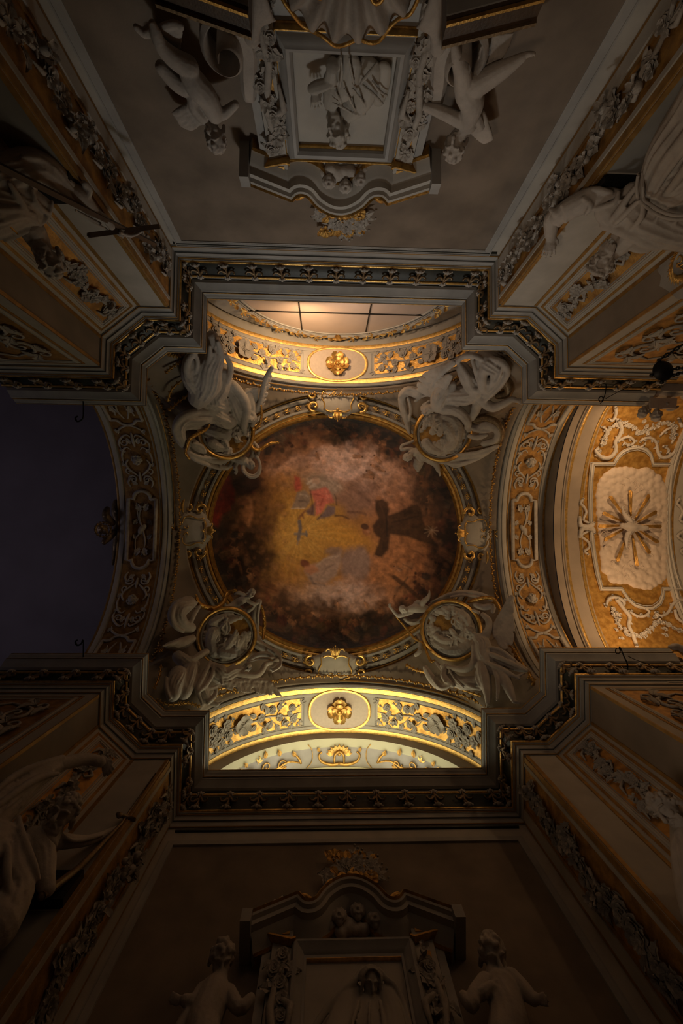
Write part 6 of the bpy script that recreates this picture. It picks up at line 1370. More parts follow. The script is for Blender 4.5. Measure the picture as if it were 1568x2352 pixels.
mb = MB(); T.many(mb, [[(660, 850, 30, .5), (640, 930, 34, .48), (680, 990, 34, .42), (720, 1020, 24, .38)], [(470, 860, 26, .3), (520, 950, 40, .3), (590, 1030, 34, .3), (660, 1030, 28, .34), (720, 960, 24, .36)], [(480, 870, 10, .4), (540, 970, 14, .42), (610, 1050, 12, .4), (690, 1030, 10, .42)], [(650, 850, 10, .6), (620, 920, 12, .58), (650, 990, 10, .54)], [(690, 880, 10, .58), (740, 960, 12, .48), (820, 1040, 10, .42)], [(560, 800, 14, .35), (600, 850, 20, .35), (640, 900, 16, .4)]]); fuse(mb, 'drapery', STATUE, a4, voxel=.022, smooth=1)
foliage(T, [[(1080, 240), (1150, 300), (1160, 360)], [(1290, 700), (1340, 780), (1390, 860)], [(1420, 900), (1450, 960), (1480, 980)], [(290, 830), (380, 880), (470, 900)], [(730, 1030), (860, 1080), (980, 1120)]], a4, 'gilt_foliage')
for L in ([(200, 390, 9, .34), (280, 480, 12, .34), (360, 580, 13, .34), (450, 640, 14, .34), (485, 730, 14, .34), (520, 800, 16, .34), (555, 790, 12, .36)], [(870, 250, 16, .34), (960, 225, 20, .34), (1080, 215, 18, .3), (1150, 290, 14, .26)]):
    mb = MB(); T.st(mb, L, 8, 4)
    for x, y, r, h in crom(L, 9): T.b(mb, x+rnd.uniform(-4, 4), y+rnd.uniform(-4, 4), r*.62, h+.04)
    fuse(mb, 'gilt_fringe', GOLD2, a4, voxel=.018, smooth=0)
medallion(T, 705, 508, 276, .32, (0, .03), 'round relief medallion with bright gilt sky held by the seated angel at lower right', (-.22, -.28), [[(-.5, .45, .16, .06), (-.2, .62, .18, .07), (.2, .62, .2, .07), (.5, .4, .18, .06)], [(.2, -.6, .14, .06), (.45, -.4, .2, .07), (.6, -.1, .18, .07)], [(-.5, .2, .1, .12), (-.3, .35, .12, .12), (-.05, .35, .12, .12)], [(.0, .0, .08, .14), (.15, .2, .12, .14), (.35, .3, .12, .12)], [(-.2, -.7, .1, .06), (-.05, -.6, .1, .06)], [(.35, -.3, .12, .12), (.4, -.05, .12, .14)]]+scene_strokes(21, (-.25, -.2)))
pt = fig('putto', 'small plaster cherub lying with raised leg on the lower right medallion', 'sculpture'); mb = MB()
T.many(mb, [[(320, 320, 30, .44), (370, 310, 42, .44), (420, 310, 42, .42), (470, 310, 34, .4)], [(430, 290, 30, .44), (450, 250, 28, .48), (490, 215, 22, .5), (505, 180, 14, .52)], [(460, 320, 26, .4), (520, 335, 20, .4), (565, 345, 14, .4)], [(340, 345, 24, .44), (280, 365, 22, .44), (220, 380, 19, .44), (185, 350, 16, .44), (150, 305, 12, .44)], [(380, 270, 26, .4), (400, 250, 22, .4)]])
head(mb, T, 268, 322, 42, .50, up=(-.7, -.6), face=(.1, -.2, 1), baby=True, seed=13); hand(mb, T, 145, 300, 15, .44, (-.3, -1)); foot(mb, T, 508, 165, 13, .52, (-.1, -1)); hand(mb, T, 585, 350, 13, .4, (1, .2))
fuse(mb, 'body', STATUE, pt, voxel=.018, smooth=1)
mb = MB(); T.many(mb, [[(510, 280, 16, .34), (620, 220, 26, .32), (740, 180, 30, .3), (860, 170, 30, .28), (990, 190, 26, .26), (1080, 230, 22, .24)], [(520, 250, 8, .42), (640, 200, 12, .42), (760, 165, 12, .4), (900, 165, 10, .38)], [(930, 280, 24, .28), (1010, 300, 30, .28), (1090, 290, 26, .26), (1090, 340, 20, .26)], [(700, 210, 8, .4), (820, 190, 12, .4), (960, 210, 10, .36)], [(280, 410, 20, .28), (340, 440, 30, .28), (400, 430, 24, .28)], [(300, 430, 8, .36), (380, 440, 10, .38), (430, 400, 8, .36)], [(400, 560, 20, .3), (430, 620, 26, .3), (420, 700, 24, .3), (380, 740, 20, .28)]]); fuse(mb, 'cloth', STATUE, pt, voxel=.02, smooth=1)

# ================================================================ statues in front of the chamfered piers
def chamfer(P, i, out):
    m, d, n, L = wall_uv(P, i, out); return plane_mapper(m(0, 0, 0), n), m, n
mNE, wNE_, nNE = chamfer(WN, 8, Vector((1, -1, 0))); mNW, wNW_, nNW = chamfer(WN, 2, Vector((-1, -1, 0)))
mSW, wSW_, nSW = chamfer(WS, 2, Vector((-1, 1, 0))); mSE, wSE_, nSE = chamfer(WS, 8, Vector((1, 1, 0)))
# north-east: bearded friar in a roped habit, arm stretched out
T = Trace(mNE, 1240, 270, 4.78); T.folds = .12
s1 = fig('statue', 'large plaster statue of a bearded man in roped robe, right arm stretched out, upper right'); mb = MB()
head(mb, T, 690, 1575, 160, .78, up=(-.45, .9), face=(-.45, .05, .9), hair='tonsure', beard=.7, seed=31)
T.st(mb, [(800, 1480, 80, .62), (900, 1400, 100, .58), (1000, 1300, 120, .55)])
fuse(mb, 'head', STATUE, s1, voxel=.009, smooth=1)
mb = MB()
T.many(mb, [[(1000, 1000, 170, .45), (1100, 1100, 190, .45), (1300, 1180, 200, .42), (1500, 1260, 180, .38), (1640, 1300, 160, .3)], [(760, 1000, 150, .5), (850, 1080, 150, .5), (980, 1180, 120, .5), (1150, 1290, 110, .5), (1290, 1390, 70, .46)],
            [(820, 900, 100, .5), (680, 880, 110, .55), (540, 900, 120, .6), (400, 960, 120, .64), (280, 1030, 110, .66), (190, 1090, 88, .68)], [(1000, 830, 110, .40), (1080, 900, 100, .42)],
            [(1180, 820, 120, .4), (1290, 600, 170, .42), (1420, 380, 230, .42), (1560, 180, 260, .42), (1750, -100, 280, .40), (1950, -450, 300, .38)], [(1250, 900, 120, .4), (1400, 800, 180, .4), (1600, 700, 220, .4), (1850, 500, 260, .38)], [(1350, 1000, 80, .38), (1500, 1040, 100, .36), (1700, 1000, 140, .34)]])
T.many(mb, [[(1090, 720, 26, .62), (980, 850, 34, .66), (880, 1000, 38, .68), (760, 1150, 26, .66)], [(1100, 900, 24, .66), (980, 1010, 34, .70), (860, 1130, 30, .70), (790, 1190, 18, .66)], [(860, 820, 22, .62), (820, 930, 34, .68), (640, 990, 28, .70), (525, 1025, 16, .70)], [(1130, 950, 24, .64), (1110, 1100, 34, .68), (980, 1240, 24, .66)],
            [(1300, 1070, 16, .58), (1230, 1200, 24, .60), (1120, 1300, 14, .60)], [(1500, 1130, 16, .52), (1400, 1260, 22, .54), (1300, 1370, 12, .53)],
            [(690, 1190, 40, .64), (860, 1235, 52, .66), (1050, 1320, 56, .66), (1200, 1400, 48, .62), (1340, 1425, 28, .56)], [(800, 1300, 26, .6), (940, 1390, 44, .6), (1090, 1450, 40, .58), (1180, 1468, 22, .55)],
            [(1170, 880, 24, .56), (1240, 720, 40, .64), (1370, 480, 52, .70), (1560, 240, 60, .72), (1760, -40, 66, .72)], [(1180, 800, 26, .5), (1190, 640, 40, .54), (1290, 360, 52, .58), (1480, 120, 60, .60), (1700, -140, 70, .6)], [(1290, 960, 24, .56), (1400, 820, 40, .64), (1600, 560, 56, .70), (1800, 300, 60, .7)],
            [(1330, 1020, 20, .54), (1460, 940, 34, .58), (1620, 840, 44, .62)], [(1220, 900, 20, .6), (1330, 700, 30, .68), (1480, 480, 40, .72), (1660, 260, 44, .74)], [(520, 800, 26, .62), (640, 790, 34, .62), (780, 830, 28, .58)], [(470, 880, 20, .72), (560, 960, 30, .74), (500, 1060, 22, .74)], [(240, 960, 20, .74), (290, 1060, 26, .78), (280, 1150, 18, .76)], [(120, 1010, 26, .74), (180, 1060, 40, .76), (210, 1180, 26, .74)]])
fuse(mb, 'robe', STATUE, s1, voxel=.017, smooth=1)
mb = MB(); T.st(mb, [(180, 1040, 70, .66), (130, 1120, 84, .67), (120, 1220, 74, .67), (118, 1290, 62, .67)])
hand(mb, T, 118, 1350, 68, .68, (0.05, 1), spread=.5, curl=.5); fuse(mb, 'forearm', STATUE, s1, voxel=.011, smooth=1)
mb = MB()
for off in (0, 1):
    L = crom([(1085+off*34, 620, 18, .60), (1090+off*36, 760, 20, .66), (1095+off*44, 900, 20, .70), (1190+off*30, 1000-off*40, 20, .74), (1340+off*14, 1090-off*50, 20, .76), (1500, 1120-off*44, 20, .74), (1700, 1110-off*44, 20, .70)], 14)
    for a, b in zip(L[:-1], L[1:]): T.st(mb, [(a[0]-7, a[1]-7, 15, a[3]), (b[0]+7, b[1]+7, 15, b[3])], 6, 1)
T.st(mb, [(1075, 640, 17, .66), (1060, 760, 17, .7), (1075, 905, 18, .72)], 8); mb.build('rope_belt', STATUE, s1)['kind'] = 'stuff'
# north-west: robed saint with a long cross
T = Trace(mNW, 0, 330, 3.92); T.folds = .14
s2 = fig('statue', 'dim plaster statue of a bearded man holding a long wooden cross, upper left'); mb = MB()
head(mb, T, 440, 1050, 132, .72, up=(.25, 1), face=(-.3, .1, .95), hair='curls', beard=.7, seed=33); T.st(mb, [(380, 930, 80, .55), (330, 850, 100, .5), (280, 760, 110, .48)])
fuse(mb, 'head', STATUE, s2, voxel=.009, smooth=1); mb = MB()
T.many(mb, [[(-300, 560, 260, .35), (-60, 560, 230, .40), (120, 560, 180, .42), (240, 600, 130, .42)], [(-120, 740, 120, .4), (60, 740, 100, .44), (240, 700, 80, .46), (360, 640, 60, .46)], [(60, 420, 120, .4), (250, 470, 90, .42), (400, 540, 60, .42)], [(-300, 300, 220, .3), (-50, 300, 160, .32), (120, 250, 150, .3), (330, 210, 150, .3), (480, 280, 120, .32), (600, 400, 100, .36), (700, 500, 70, .42)]])
T.many(mb, [[(80, 350, 20, .56), (150, 460, 30, .60), (210, 560, 30, .62), (260, 650, 26, .62), (340, 715, 18, .6)], [(290, 410, 18, .52), (320, 520, 26, .56), (390, 600, 24, .56), (450, 630, 14, .54)], [(-60, 600, 20, .58), (40, 680, 28, .60), (110, 770, 26, .60), (160, 830, 16, .58)], [(120, 740, 16, .6), (220, 700, 20, .62), (330, 670, 16, .6)], [(470, 520, 16, .5), (455, 590, 22, .52), (400, 690, 24, .54), (260, 770, 26, .56), (130, 830, 26, .56), (50, 870, 18, .56)],
            [(350, 270, 24, .44), (440, 350, 30, .46), (560, 430, 28, .48), (680, 520, 20, .5)], [(200, 120, 24, .42), (330, 130, 30, .42), (470, 210, 30, .42), (590, 320, 24, .44)], [(230, 200, 20, .44), (350, 330, 26, .46), (470, 420, 18, .48)]])
fuse(mb, 'mantle', STATUE, s2, voxel=.016, smooth=2); mb = MB()
T.many(mb, [[(640, 420, 70, .42), (720, 470, 78, .46), (790, 560, 70, .5), (860, 620, 46, .52)], [(760, 360, 30, .48), (800, 420, 34, .5), (760, 520, 26, .54)], [(880, 620, 34, .54), (950, 680, 34, .56), (1000, 740, 36, .58)]])
hand(mb, T, 1040, 780, 36, .58, (.9, .45), curl=.9); fuse(mb, 'sleeve_and_hand', STATUE, s2, voxel=.013, smooth=1)
mb = MB(); p0, p1 = T.P(-150, 130, .62), T.P(1395, 905, .56); mb.tube([p0, p1], [.045, .04], 4); q0, q1 = T.P(800, 825, .60), T.P(1425, 745, .60); mb.tube([q0, q1], [.045, .045], 4)
autosmooth(mb.build('wooden_cross', WOOD, s2, False)); mb = MB()
for L in ([(680, 600, 10, .56), (780, 660, 16, .58), (900, 720, 14, .6)], [(760, 650, 8, .58), (860, 720, 12, .6), (960, 770, 10, .6)], [(1080, 800, 12, .64), (1180, 830, 14, .64), (1280, 790, 10, .62)]): T.st(mb, L)
mb.build('palm_leaf', STATUE, s2)['kind'] = 'stuff'; mb = MB(); T.st(mb, [(-20, 640, 7, .68), (80, 735, 8, .69), (160, 815, 7, .66)]); T.b(mb, 78, 735, 14, .70); mb.build('gilt_clasp', GOLD2, s2)['kind'] = 'stuff'
# south-west: saint with raised arm
T = Trace(mSW, 0, 1680, 3.92); T.folds = .14
s3 = fig('statue', 'dark plaster statue of a cloaked bearded man raising one arm, lower left'); mb = MB()
head(mb, T, 560, 740, 150, .70, up=(.35, -.9), face=(-.3, .1, .9), hair='curls', beard=.7, seed=35); T.st(mb, [(470, 900, 90, .5), (400, 1000, 120, .45)])
fuse(mb, 'head', STATUE, s3, voxel=.009, smooth=1); mb = MB()
T.many(mb, [[(-150, 800, 200, .35), (60, 640, 150, .42), (240, 480, 110, .5), (420, 350, 90, .56), (560, 290, 66, .6)], [(-200, 1100, 260, .35), (60, 1000, 150, .4), (100, 1200, 150, .42), (120, 1450, 170, .42), (-60, 1750, 220, .4)], [(300, 1000, 130, .42), (380, 1120, 110, .44), (400, 1300, 90, .46), (430, 1420, 66, .5)], [(420, 980, 90, .42), (600, 990, 60, .42), (800, 980, 44, .42), (1000, 900, 30, .42), (1080, 850, 18, .42)]])
T.many(mb, [[(-60, 700, 24, .62), (120, 560, 34, .66), (340, 420, 34, .70), (520, 380, 20, .70)], [(-60, 560, 24, .6), (130, 400, 34, .64), (360, 300, 34, .68), (560, 235, 26, .7)], [(165, 780, 26, .56), (180, 900, 38, .60), (240, 1060, 40, .62), (310, 1220, 32, .62), (350, 1330, 18, .58)], [(-40, 900, 26, .56), (60, 1050, 34, .60), (60, 1300, 40, .62), (110, 1540, 30, .6)], [(200, 1350, 24, .55), (140, 1500, 34, .58), (40, 1660, 30, .56)], [(560, 930, 16, .54), (640, 980, 20, .54), (760, 975, 18, .52), (920, 930, 14, .5)]])
fuse(mb, 'cloak', STATUE, s3, voxel=.017, smooth=1); mb = MB()
T.many(mb, [[(540, 300, 56, .62), (680, 262, 56, .64), (800, 250, 50, .66), (900, 275, 46, .68)]]); hand(mb, T, 950, 290, 46, .68, (.55, .8), curl=.9)
fuse(mb, 'raised_forearm', STATUE, s3, voxel=.012, smooth=1)
mb = MB(); mb.tube([T.P(380, 1480, .5), T.P(700, 1240, .5), T.P(1090, 830, .5), T.P(1400, 380, .46)], [.05, .045, .02, .012], 8); mb.tube([T.P(1060, 745, .5), T.P(1210, 795, .5)], [.03, .03], 8); mb.ball(T.P(1075, 755, .5), .045, 8, 6)
mb.build('sword', BRONZE, s3)['kind'] = 'stuff'
# south-east: only the head and a shoulder are in the picture
T = Trace(mSE, 1220, 1640, 4.506); T.folds = .12
s4 = fig('statue', 'plaster statue with bearded head bent down, cut by the right edge, lower right'); mb = MB()
head(mb, T, 1400, 985, 165, .72, up=(-.70, -.65), face=(-.45, .45, .8), hair='curls', beard=.6, seed=37); T.st(mb, [(1540, 1080, 110, .55), (1640, 1180, 140, .5)])
fuse(mb, 'head', STATUE, s4, voxel=.009, smooth=1); mb = MB()
T.many(mb, [[(1700, 1200, 220, .4), (1720, 1500, 230, .42), (1760, 1800, 240, .42), (1850, 2100, 260, .4)], [(1560, 1180, 34, .56), (1510, 1300, 44, .6), (1490, 1450, 46, .62), (1520, 1620, 44, .62), (1580, 1780, 40, .6), (1620, 1950, 40, .58)], [(1600, 1300, 26, .62), (1560, 1420, 34, .66), (1600, 1620, 30, .64)]])
fuse(mb, 'robe', STATUE, s4, voxel=.017, smooth=1)
# ledges the statues stand on, and black slabs in place of the shadow behind them
for Wp, m_, n_ in ((wne, wNE_, nNE), (wnw, wNW_, nNW), (wsw, wSW_, nSW), (wse, wSE_, nSE)):
    d_ = UP.cross(n_); mb = MB(); M = Matrix((d_, n_, UP)).transposed(); mb.box(m_(0, 1.0, .6), (.75, .6, 1.0), M); mb.box(m_(0, 2.05, .62), (.85, .68, .08), M); mb.box(m_(0, .12, .62), (.85, .68, .12), M)
    o = mb.build('pedestal', CREAM2, Wp, False)
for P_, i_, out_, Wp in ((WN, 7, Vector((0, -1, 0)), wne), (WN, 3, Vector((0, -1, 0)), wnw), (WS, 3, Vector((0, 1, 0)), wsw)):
    m, d, n, L = wall_uv(P_, i_, out_); M = Matrix((d, n, UP)).transposed(); MB().box(m(0, CZ+5.6, .06), (L/2-.04, .06, .22), M).build('niche_shadow_slab', IRON, Wp, False)
    plate(m, n, -L/2+.05, L/2-.05, .4, CZ+5.35, .012, 'niche_field', NICHE, Wp)
# robes reach the pedestals: hidden lower bodies
for st, m_, n_, mt in ((s1, wNE_, nNE, STATUE), (s2, wNW_, nNW, STATUE), (s3, wSW_, nSW, STATUE), (s4, wSE_, nSE, STATUE)):
    mb = MB(); rs = random.Random(3); d_ = UP.cross(n_)
    mb.tube([m_(0, 2.15, .55), m_(0, 3.2, .55), m_(0, 4.4, .52)], [.50, .44, .40], 20)
    for k in range(18):
        a = 2*PI*k/18; r0 = .50; mb.tube([m_(r0*math.cos(a), 2.13, .55+r0*math.sin(a)), m_(.46*math.cos(a+.1), 3.2, .55+.46*math.sin(a+.1)), m_(.36*math.cos(a), 4.5, .52+.36*math.sin(a))], [.07, .06, .04], 6)
    fuse(mb, 'skirt', mt, st, voxel=.03, smooth=1)
# ================================================================ the two relief monuments
def monument(P_, out, xc, dz, label, north):
    root = thing('relief_monument', label, 'monument', 'relief monuments of the end walls')
    m0, d, n, L = wall_uv(P_, 5, out); c = (P_[5].x+P_[6].x)/2; sx = 1 if d.x > 0 else -1
    m = lambda x, z, h=0.0: m0((x*.90+xc-c)*sx, CZ+z+dz, h)
    def slab(L_, h, nm, mat, t=None): return MB().slab([m(x, z, h) for x, z in L_], n, h if t is None else t).build(nm, mat, root, False)
    slab([(-1.28, 4.2), (1.28, 4.2), (1.28, 6.78), (.5, 7.0), (-.5, 7.0), (-1.28, 6.78)], .10, 'back_slab', CREAM2)
    for s in (-1, 1):
        slab([(s*.90, 4.3), (s*1.20, 4.3), (s*1.20, 6.60), (s*.90, 6.50)], .20, 'pilaster', CREAM); slab([(s*1.22, 4.4), (s*1.34, 4.4), (s*1.34, 6.62), (s*1.22, 6.6)], .15, 'pilaster_strip', CREAM2)
        for z0, z1 in ((4.6, 5.2), (5.3, 5.9), (6.0, 6.42)): slab([(s*.98, z0), (s*1.12, z0), (s*1.12, z1), (s*.98, z1)], .212, 'gilt_inset', GROUND2, .01)
        slab([(s*.96, 6.68), (s*1.16, 6.68), (s*1.16, 6.80), (s*.96, 6.76)], .232, 'gilt_inset', GROUND, .02); slab([(s*.46, 6.66), (s*.84, 6.66), (s*.84, 6.78), (s*.56, 6.80)], .14, 'gilt_inset', GROUND, .02)
        slab([(s*.90, 6.62), (s*1.22, 6.62), (s*1.22, 6.88), (s*.90, 6.84)], .22, 'frieze_block', CREAM)
        mould([m(s*.86, 6.56), m(s*.92, 6.54), m(s*1.26, 6.62), m(s*1.40, 6.64)], n, .08, .30, 'capital_moulding', GOLD2, root, False)
        # floral drops on the pilasters
        g = MB(); r = random.Random(int(xc*100)+s+5)
        g.tube([m(s*1.05, 6.3, .22), m(s*1.12, 5.7, .28), m(s*1.0, 5.2, .26), m(s*1.1, 4.6, .24)], [.03, .05, .05, .04], 6, n); g.tube([m(s*1.1, 5.9, .24), m(s*.86, 5.7, .30), m(s*.9, 5.4, .28)], [.02, .05, .02], 6, n); go = g.build('flower_drop', STUCCO, root)
        for k in range(11):
            z = 6.35-k*.18; me_ = FL[r.randrange(5)]; put(me_, NMF[me_], m(s*(1.05+r.uniform(-.13, .13)), z, .22), n+UP*-.2, d, r.uniform(.07, .11), go, .04)
            for q in range(2): a = r.random()*6.28; put(LEAF, 'leaf', m(s*(1.05+r.uniform(-.1, .1)), z-.06, .21), n, d*math.cos(a)+UP*math.sin(a), r.uniform(.16, .24), go, .02)
    # picture frame
    rectframe(m, n, -.80, .80, 4.98, 6.50, .17, .26, 'frame_moulding', CREAM2, root, prof=[(-.10, 0), (-.10, .22), (-.07, .26), (-.03, .27), (0, .24), (.04, .22), (.07, .18), (.10, .17), (.10, 0)])
    rectframe(m, n, -.90, .90, 4.88, 6.60, .04, .20, 'gilt_edge', GOLD2, root); rectframe(m, n, -.70, .70, 5.08, 6.40, .035, .17, 'gilt_bead', GOLD, root)
    slab([(-.70, 5.05), (.70, 5.05), (.70, 6.42), (-.70, 6.42)], .115, 'relief_field', CREAM)
    # curved cornice
    cur = [(-1.60, 6.70), (-.88, 7.02)]+[tuple(q) for q in crom([(-.84, 7.02), (-.72, 6.90), (-.58, 6.93), (-.44, 7.12), (-.22, 7.28), (0, 7.33), (.22, 7.28), (.44, 7.12), (.58, 6.93), (.72, 6.90), (.84, 7.02)], 4)]+[(.88, 7.02), (1.60, 6.70)]
    fr = plan_frames([m(x, z) for x, z in cur], n); 
    if fr[len(fr)//2][1].z < 0: fr = [(p, -s_, u) for p, s_, u in fr]
    autosmooth(loft(fr, [(0, 0), (.0, .46), (-.03, .50), (-.06, .49), (-.08, .44), (-.13, .43), (-.14, .34), (-.20, .30), (-.25, .18), (-.28, .16), (-.29, 0)], pclosed=True).build('curved_cornice', CREAM, root), 35)
    autosmooth(loft(fr, [(.0, .47), (.02, .50), (-.01, .53), (-.03, .50)], pclosed=True).build('gilt_edge', GOLD2, root), 35); autosmooth(loft(fr, [(-.27, .16), (-.29, .20), (-.31, .17), (-.30, 0)]).build('gilt_edge', GOLD2, root), 35)
    for s in (-1, 1): MB().box(m(s*1.60, 6.60, .28), (.07, .28, .10)).build('cornice_end', CREAM2, root, False)
    # cherub heads in clouds
    for (x, z, R) in (((-.20, 6.90, .13), (.10, 6.98, .13), (.36, 6.84, .13))):
        cb_ = MB(); mm = lambda u, v, h=0.0: m(u, v, h+.20); cherub_face(cb_, mm, x, z, R, 0, -1); fuse(cb_, 'cherub_head', STATUE, root, voxel=.011, smooth=1)
    cl_ = MB(); r = random.Random(2)
    for k in range(26): x = r.uniform(-.5, .5); cl_.ball(m(x, 6.74+r.uniform(0, .25)*(1-abs(x)), .14), r.uniform(.06, .11), 8, 6)
    fuse(cl_, 'clouds', STATUE, root, voxel=.02, smooth=2)
    # crowning ornament and leaves over the cornice
    g = MB(); mm = lambda u, v, h=0.0: m(u, v, h)
    for s in (-1, 1):
        stuv(g, mm, spiral(s*.30, 7.38, .12, .03, -PI/2, 1.1, .035, .02, .3, .34, 10, s)); stuv(g, mm, [(s*.05, 7.45, .03, .2), (s*.2, 7.60, .03, .2), (s*.14, 7.75, .03, .2), (s*.02, 7.70, .02, .2)]); stuv(g, mm, [(s*.9, 7.08, .02, .3), (s*.78, 7.16, .04, .34), (s*.62, 7.08, .04, .34), (s*.50, 7.22, .02, .3)])
        stuv(g, mm, [(0, 7.62, .02, .12), (s*.28, 7.80, .016, .1), (s*.42, 7.86, .012, .1)])
    g.ball(m(0, 7.42, .42), .06, 8, 6); go = g.build('crowning_scrolls', GOLD2, root)
    r = random.Random(8)
    for k in range(46):
        a = r.uniform(.15, PI-.15); q = r.uniform(.15, .75); x = q*math.cos(a)*.8; z = 7.56+q*math.sin(a)*1.0
        me_ = (GLEAF2, LEAF, GDAISY, ROSE, SPRAY)[k % 5]; put(me_, NMF[me_], m(x, z, .08), n+UP*-.2, d*math.cos(a)*sx+UP*math.sin(a), .13 if me_ in (GDAISY, ROSE) else .2, go, .05)
    for s in (-1, 1):
        for k in range(6):
            me_ = (ACANTH, GLEAF2, LEAF)[k % 3]; put(me_, 'acanthus_leaf', m(s*(1.02+k*.075), 7.02-k*.035, .32), n+UP*.3, UP+d*r.uniform(-.5, .5), .24, go, .02)
    return root, m, n, d, sx
mon1, mm1, nn1, dd1, sx1 = monument(WN, Vector((0, -1, 0)), .15, -.24, 'grey and gilt wall monument with a relief portrait of a bearded man, at the top', True)
mon2, mm2, nn2, dd2, sx2 = monument(WS, Vector((0, 1, 0)), .42, -.46, 'dark wall monument with a relief portrait of a veiled woman, at the bottom', False)
# portrait reliefs
mNr = plane_mapper(mm1(0, 0, .11), nn1); mSr = plane_mapper(mm2(0, 0, .11), nn2); mNw = plane_mapper(mm1(0, 0, 0), nn1); mSw = plane_mapper(mm2(0, 0, 0), nn2)
T = Trace(mNr, 560, 0, 3.733); mb = MB()
head(mb, T, 800, 1110, 118, .19, up=(.0, 1), face=(-.5, .1, .75), hair='curls', beard=.45, seed=41)
T.many(mb, [[(900, 940, 90, .12), (960, 860, 120, .12), (1020, 760, 130, .12), (1060, 620, 120, .1)], [(740, 880, 70, .12), (780, 780, 110, .12), (860, 680, 130, .12), (900, 560, 110, .12)], [(1150, 850, 60, .12), (1180, 700, 80, .1), (1200, 600, 70, .1)],
            [(760, 560, 60, .14), (750, 620, 50, .18), (740, 700, 60, .18)], [(580, 760, 40, .2), (640, 740, 50, .2), (720, 720, 40, .2)]], flat=.45)
T.many(mb, [[(780, 780, 12, .24), (820, 860, 14, .24), (860, 940, 10, .22)], [(860, 760, 12, .26), (910, 860, 14, .26), (960, 960, 10, .22)], [(930, 760, 12, .26), (1000, 850, 14, .26), (1060, 940, 10, .22)], [(1000, 720, 14, .24), (1100, 800, 16, .26), (1190, 890, 12, .22)], [(1010, 700, 16, .24), (1080, 620, 18, .24), (1140, 540, 14, .2)], [(1100, 700, 12, .22), (1160, 780, 14, .22), (1230, 820, 10, .2)],
            [(830, 500, 12, .22), (840, 620, 14, .24), (820, 750, 12, .24)], [(900, 500, 12, .22), (920, 620, 14, .24), (940, 720, 12, .24)], [(760, 880, 10, .24), (860, 930, 12, .26), (960, 980, 12, .24), (1040, 980, 10, .2)]], flat=.45)
hand(mb, T, 610, 790, 46, .2, (.1, 1), curl=.6); fuse(mb, 'portrait_relief', CREAM, mon1, voxel=.011, smooth=1)
T = Trace(mSr, 540, 1920, 2.8); mb = MB()
head(mb, T, 868, 950, 72, .16, up=(.1, -1), face=(.25, .2, .9), hair='hood', seed=43)
T.many(mb, [[(820, 850, 16, .2), (770, 930, 22, .18), (700, 1000, 22, .16), (600, 1100, 24, .14), (520, 1220, 24, .12)], [(920, 860, 16, .2), (980, 930, 20, .18), (1030, 970, 18, .16), (1080, 1080, 24, .12), (1120, 1240, 24, .1)], [(770, 1010, 60, .1), (720, 1120, 90, .1), (680, 1300, 120, .1)], [(960, 1020, 60, .1), (1000, 1140, 80, .1), (1020, 1300, 100, .1)], [(860, 1080, 80, .1), (860, 1220, 120, .12), (860, 1400, 140, .12)], [(800, 1060, 12, .2), (760, 1180, 14, .22), (740, 1320, 12, .22)], [(930, 1060, 12, .2), (950, 1180, 14, .22), (960, 1320, 12, .22)], [(865, 1060, 10, .22), (860, 1180, 12, .24), (862, 1300, 10, .24)]], flat=.45)
fuse(mb, 'portrait_relief', CREAM, mon2, voxel=.011, smooth=1)
# ---------------------------------------------------------------- shell, volutes and raking beams under the north portrait
mb = MB(); mm = mm1; sc_ = thing('shell_ornament', 'large fluted plaster shell with gilt wavy lip at the top edge, between two raking beams', 'ornament')
G = []
for j in range(7):
    q = j/6; row = []
    for i in range(91):
        a = PI*i/90; fl = math.cos(i*PI/90*18)*.06*q; R = .12+.66*q; row.append(mm(R*math.cos(a)*1.05, 3.80+R*math.sin(a)*1.0, .35+.30*math.sin(q*PI*.6)+fl))
    G.append(row)
mb.grid(G); o = mb.build('fluted_shell', STATUE, sc_); o.modifiers.new('s', 'SOLIDIFY').thickness = .03
g = MB(); stuv(g, mm, [(.80*math.cos(PI*i/20)*1.05, 3.80+(.80+.04*math.cos(i*1.8))*math.sin(PI*i/20), .022, .66+.03*math.cos(i*1.6)) for i in range(21)], 6, 3)
for s in (-1, 1): stuv(g, mm, spiral(s*.30, 4.18, .08, .02, 0, 1.2, .022, .014, .64, .66, 10, s))
g.build('gilt_lip', GOLD2, sc_); g = MB()
for s in (-1, 1):
    for k in range(7): stuv(g, mm, [(s*(.95+.03*k), 3.9+.12*k, .04, .2), (s*(1.0+.02*k), 4.3+.1*k, .06, .32), (s*(.92+.05*k), 4.62+.04*k, .045, .34), (s*(.86+.07*k), 4.74+.02*(k % 2), .02, .26)])
    for k in range(5): stuv(g, mm, [(s*(1.25+.02*k), 4.0+.14*k, .04, .15), (s*(1.4-.02*k), 4.4+.12*k, .06, .25), (s*(1.5+.02*k), 4.6+.1*k, .03, .2)])
fuse(g, 'acanthus_leaves', STATUE, sc_, voxel=.022, smooth=1)
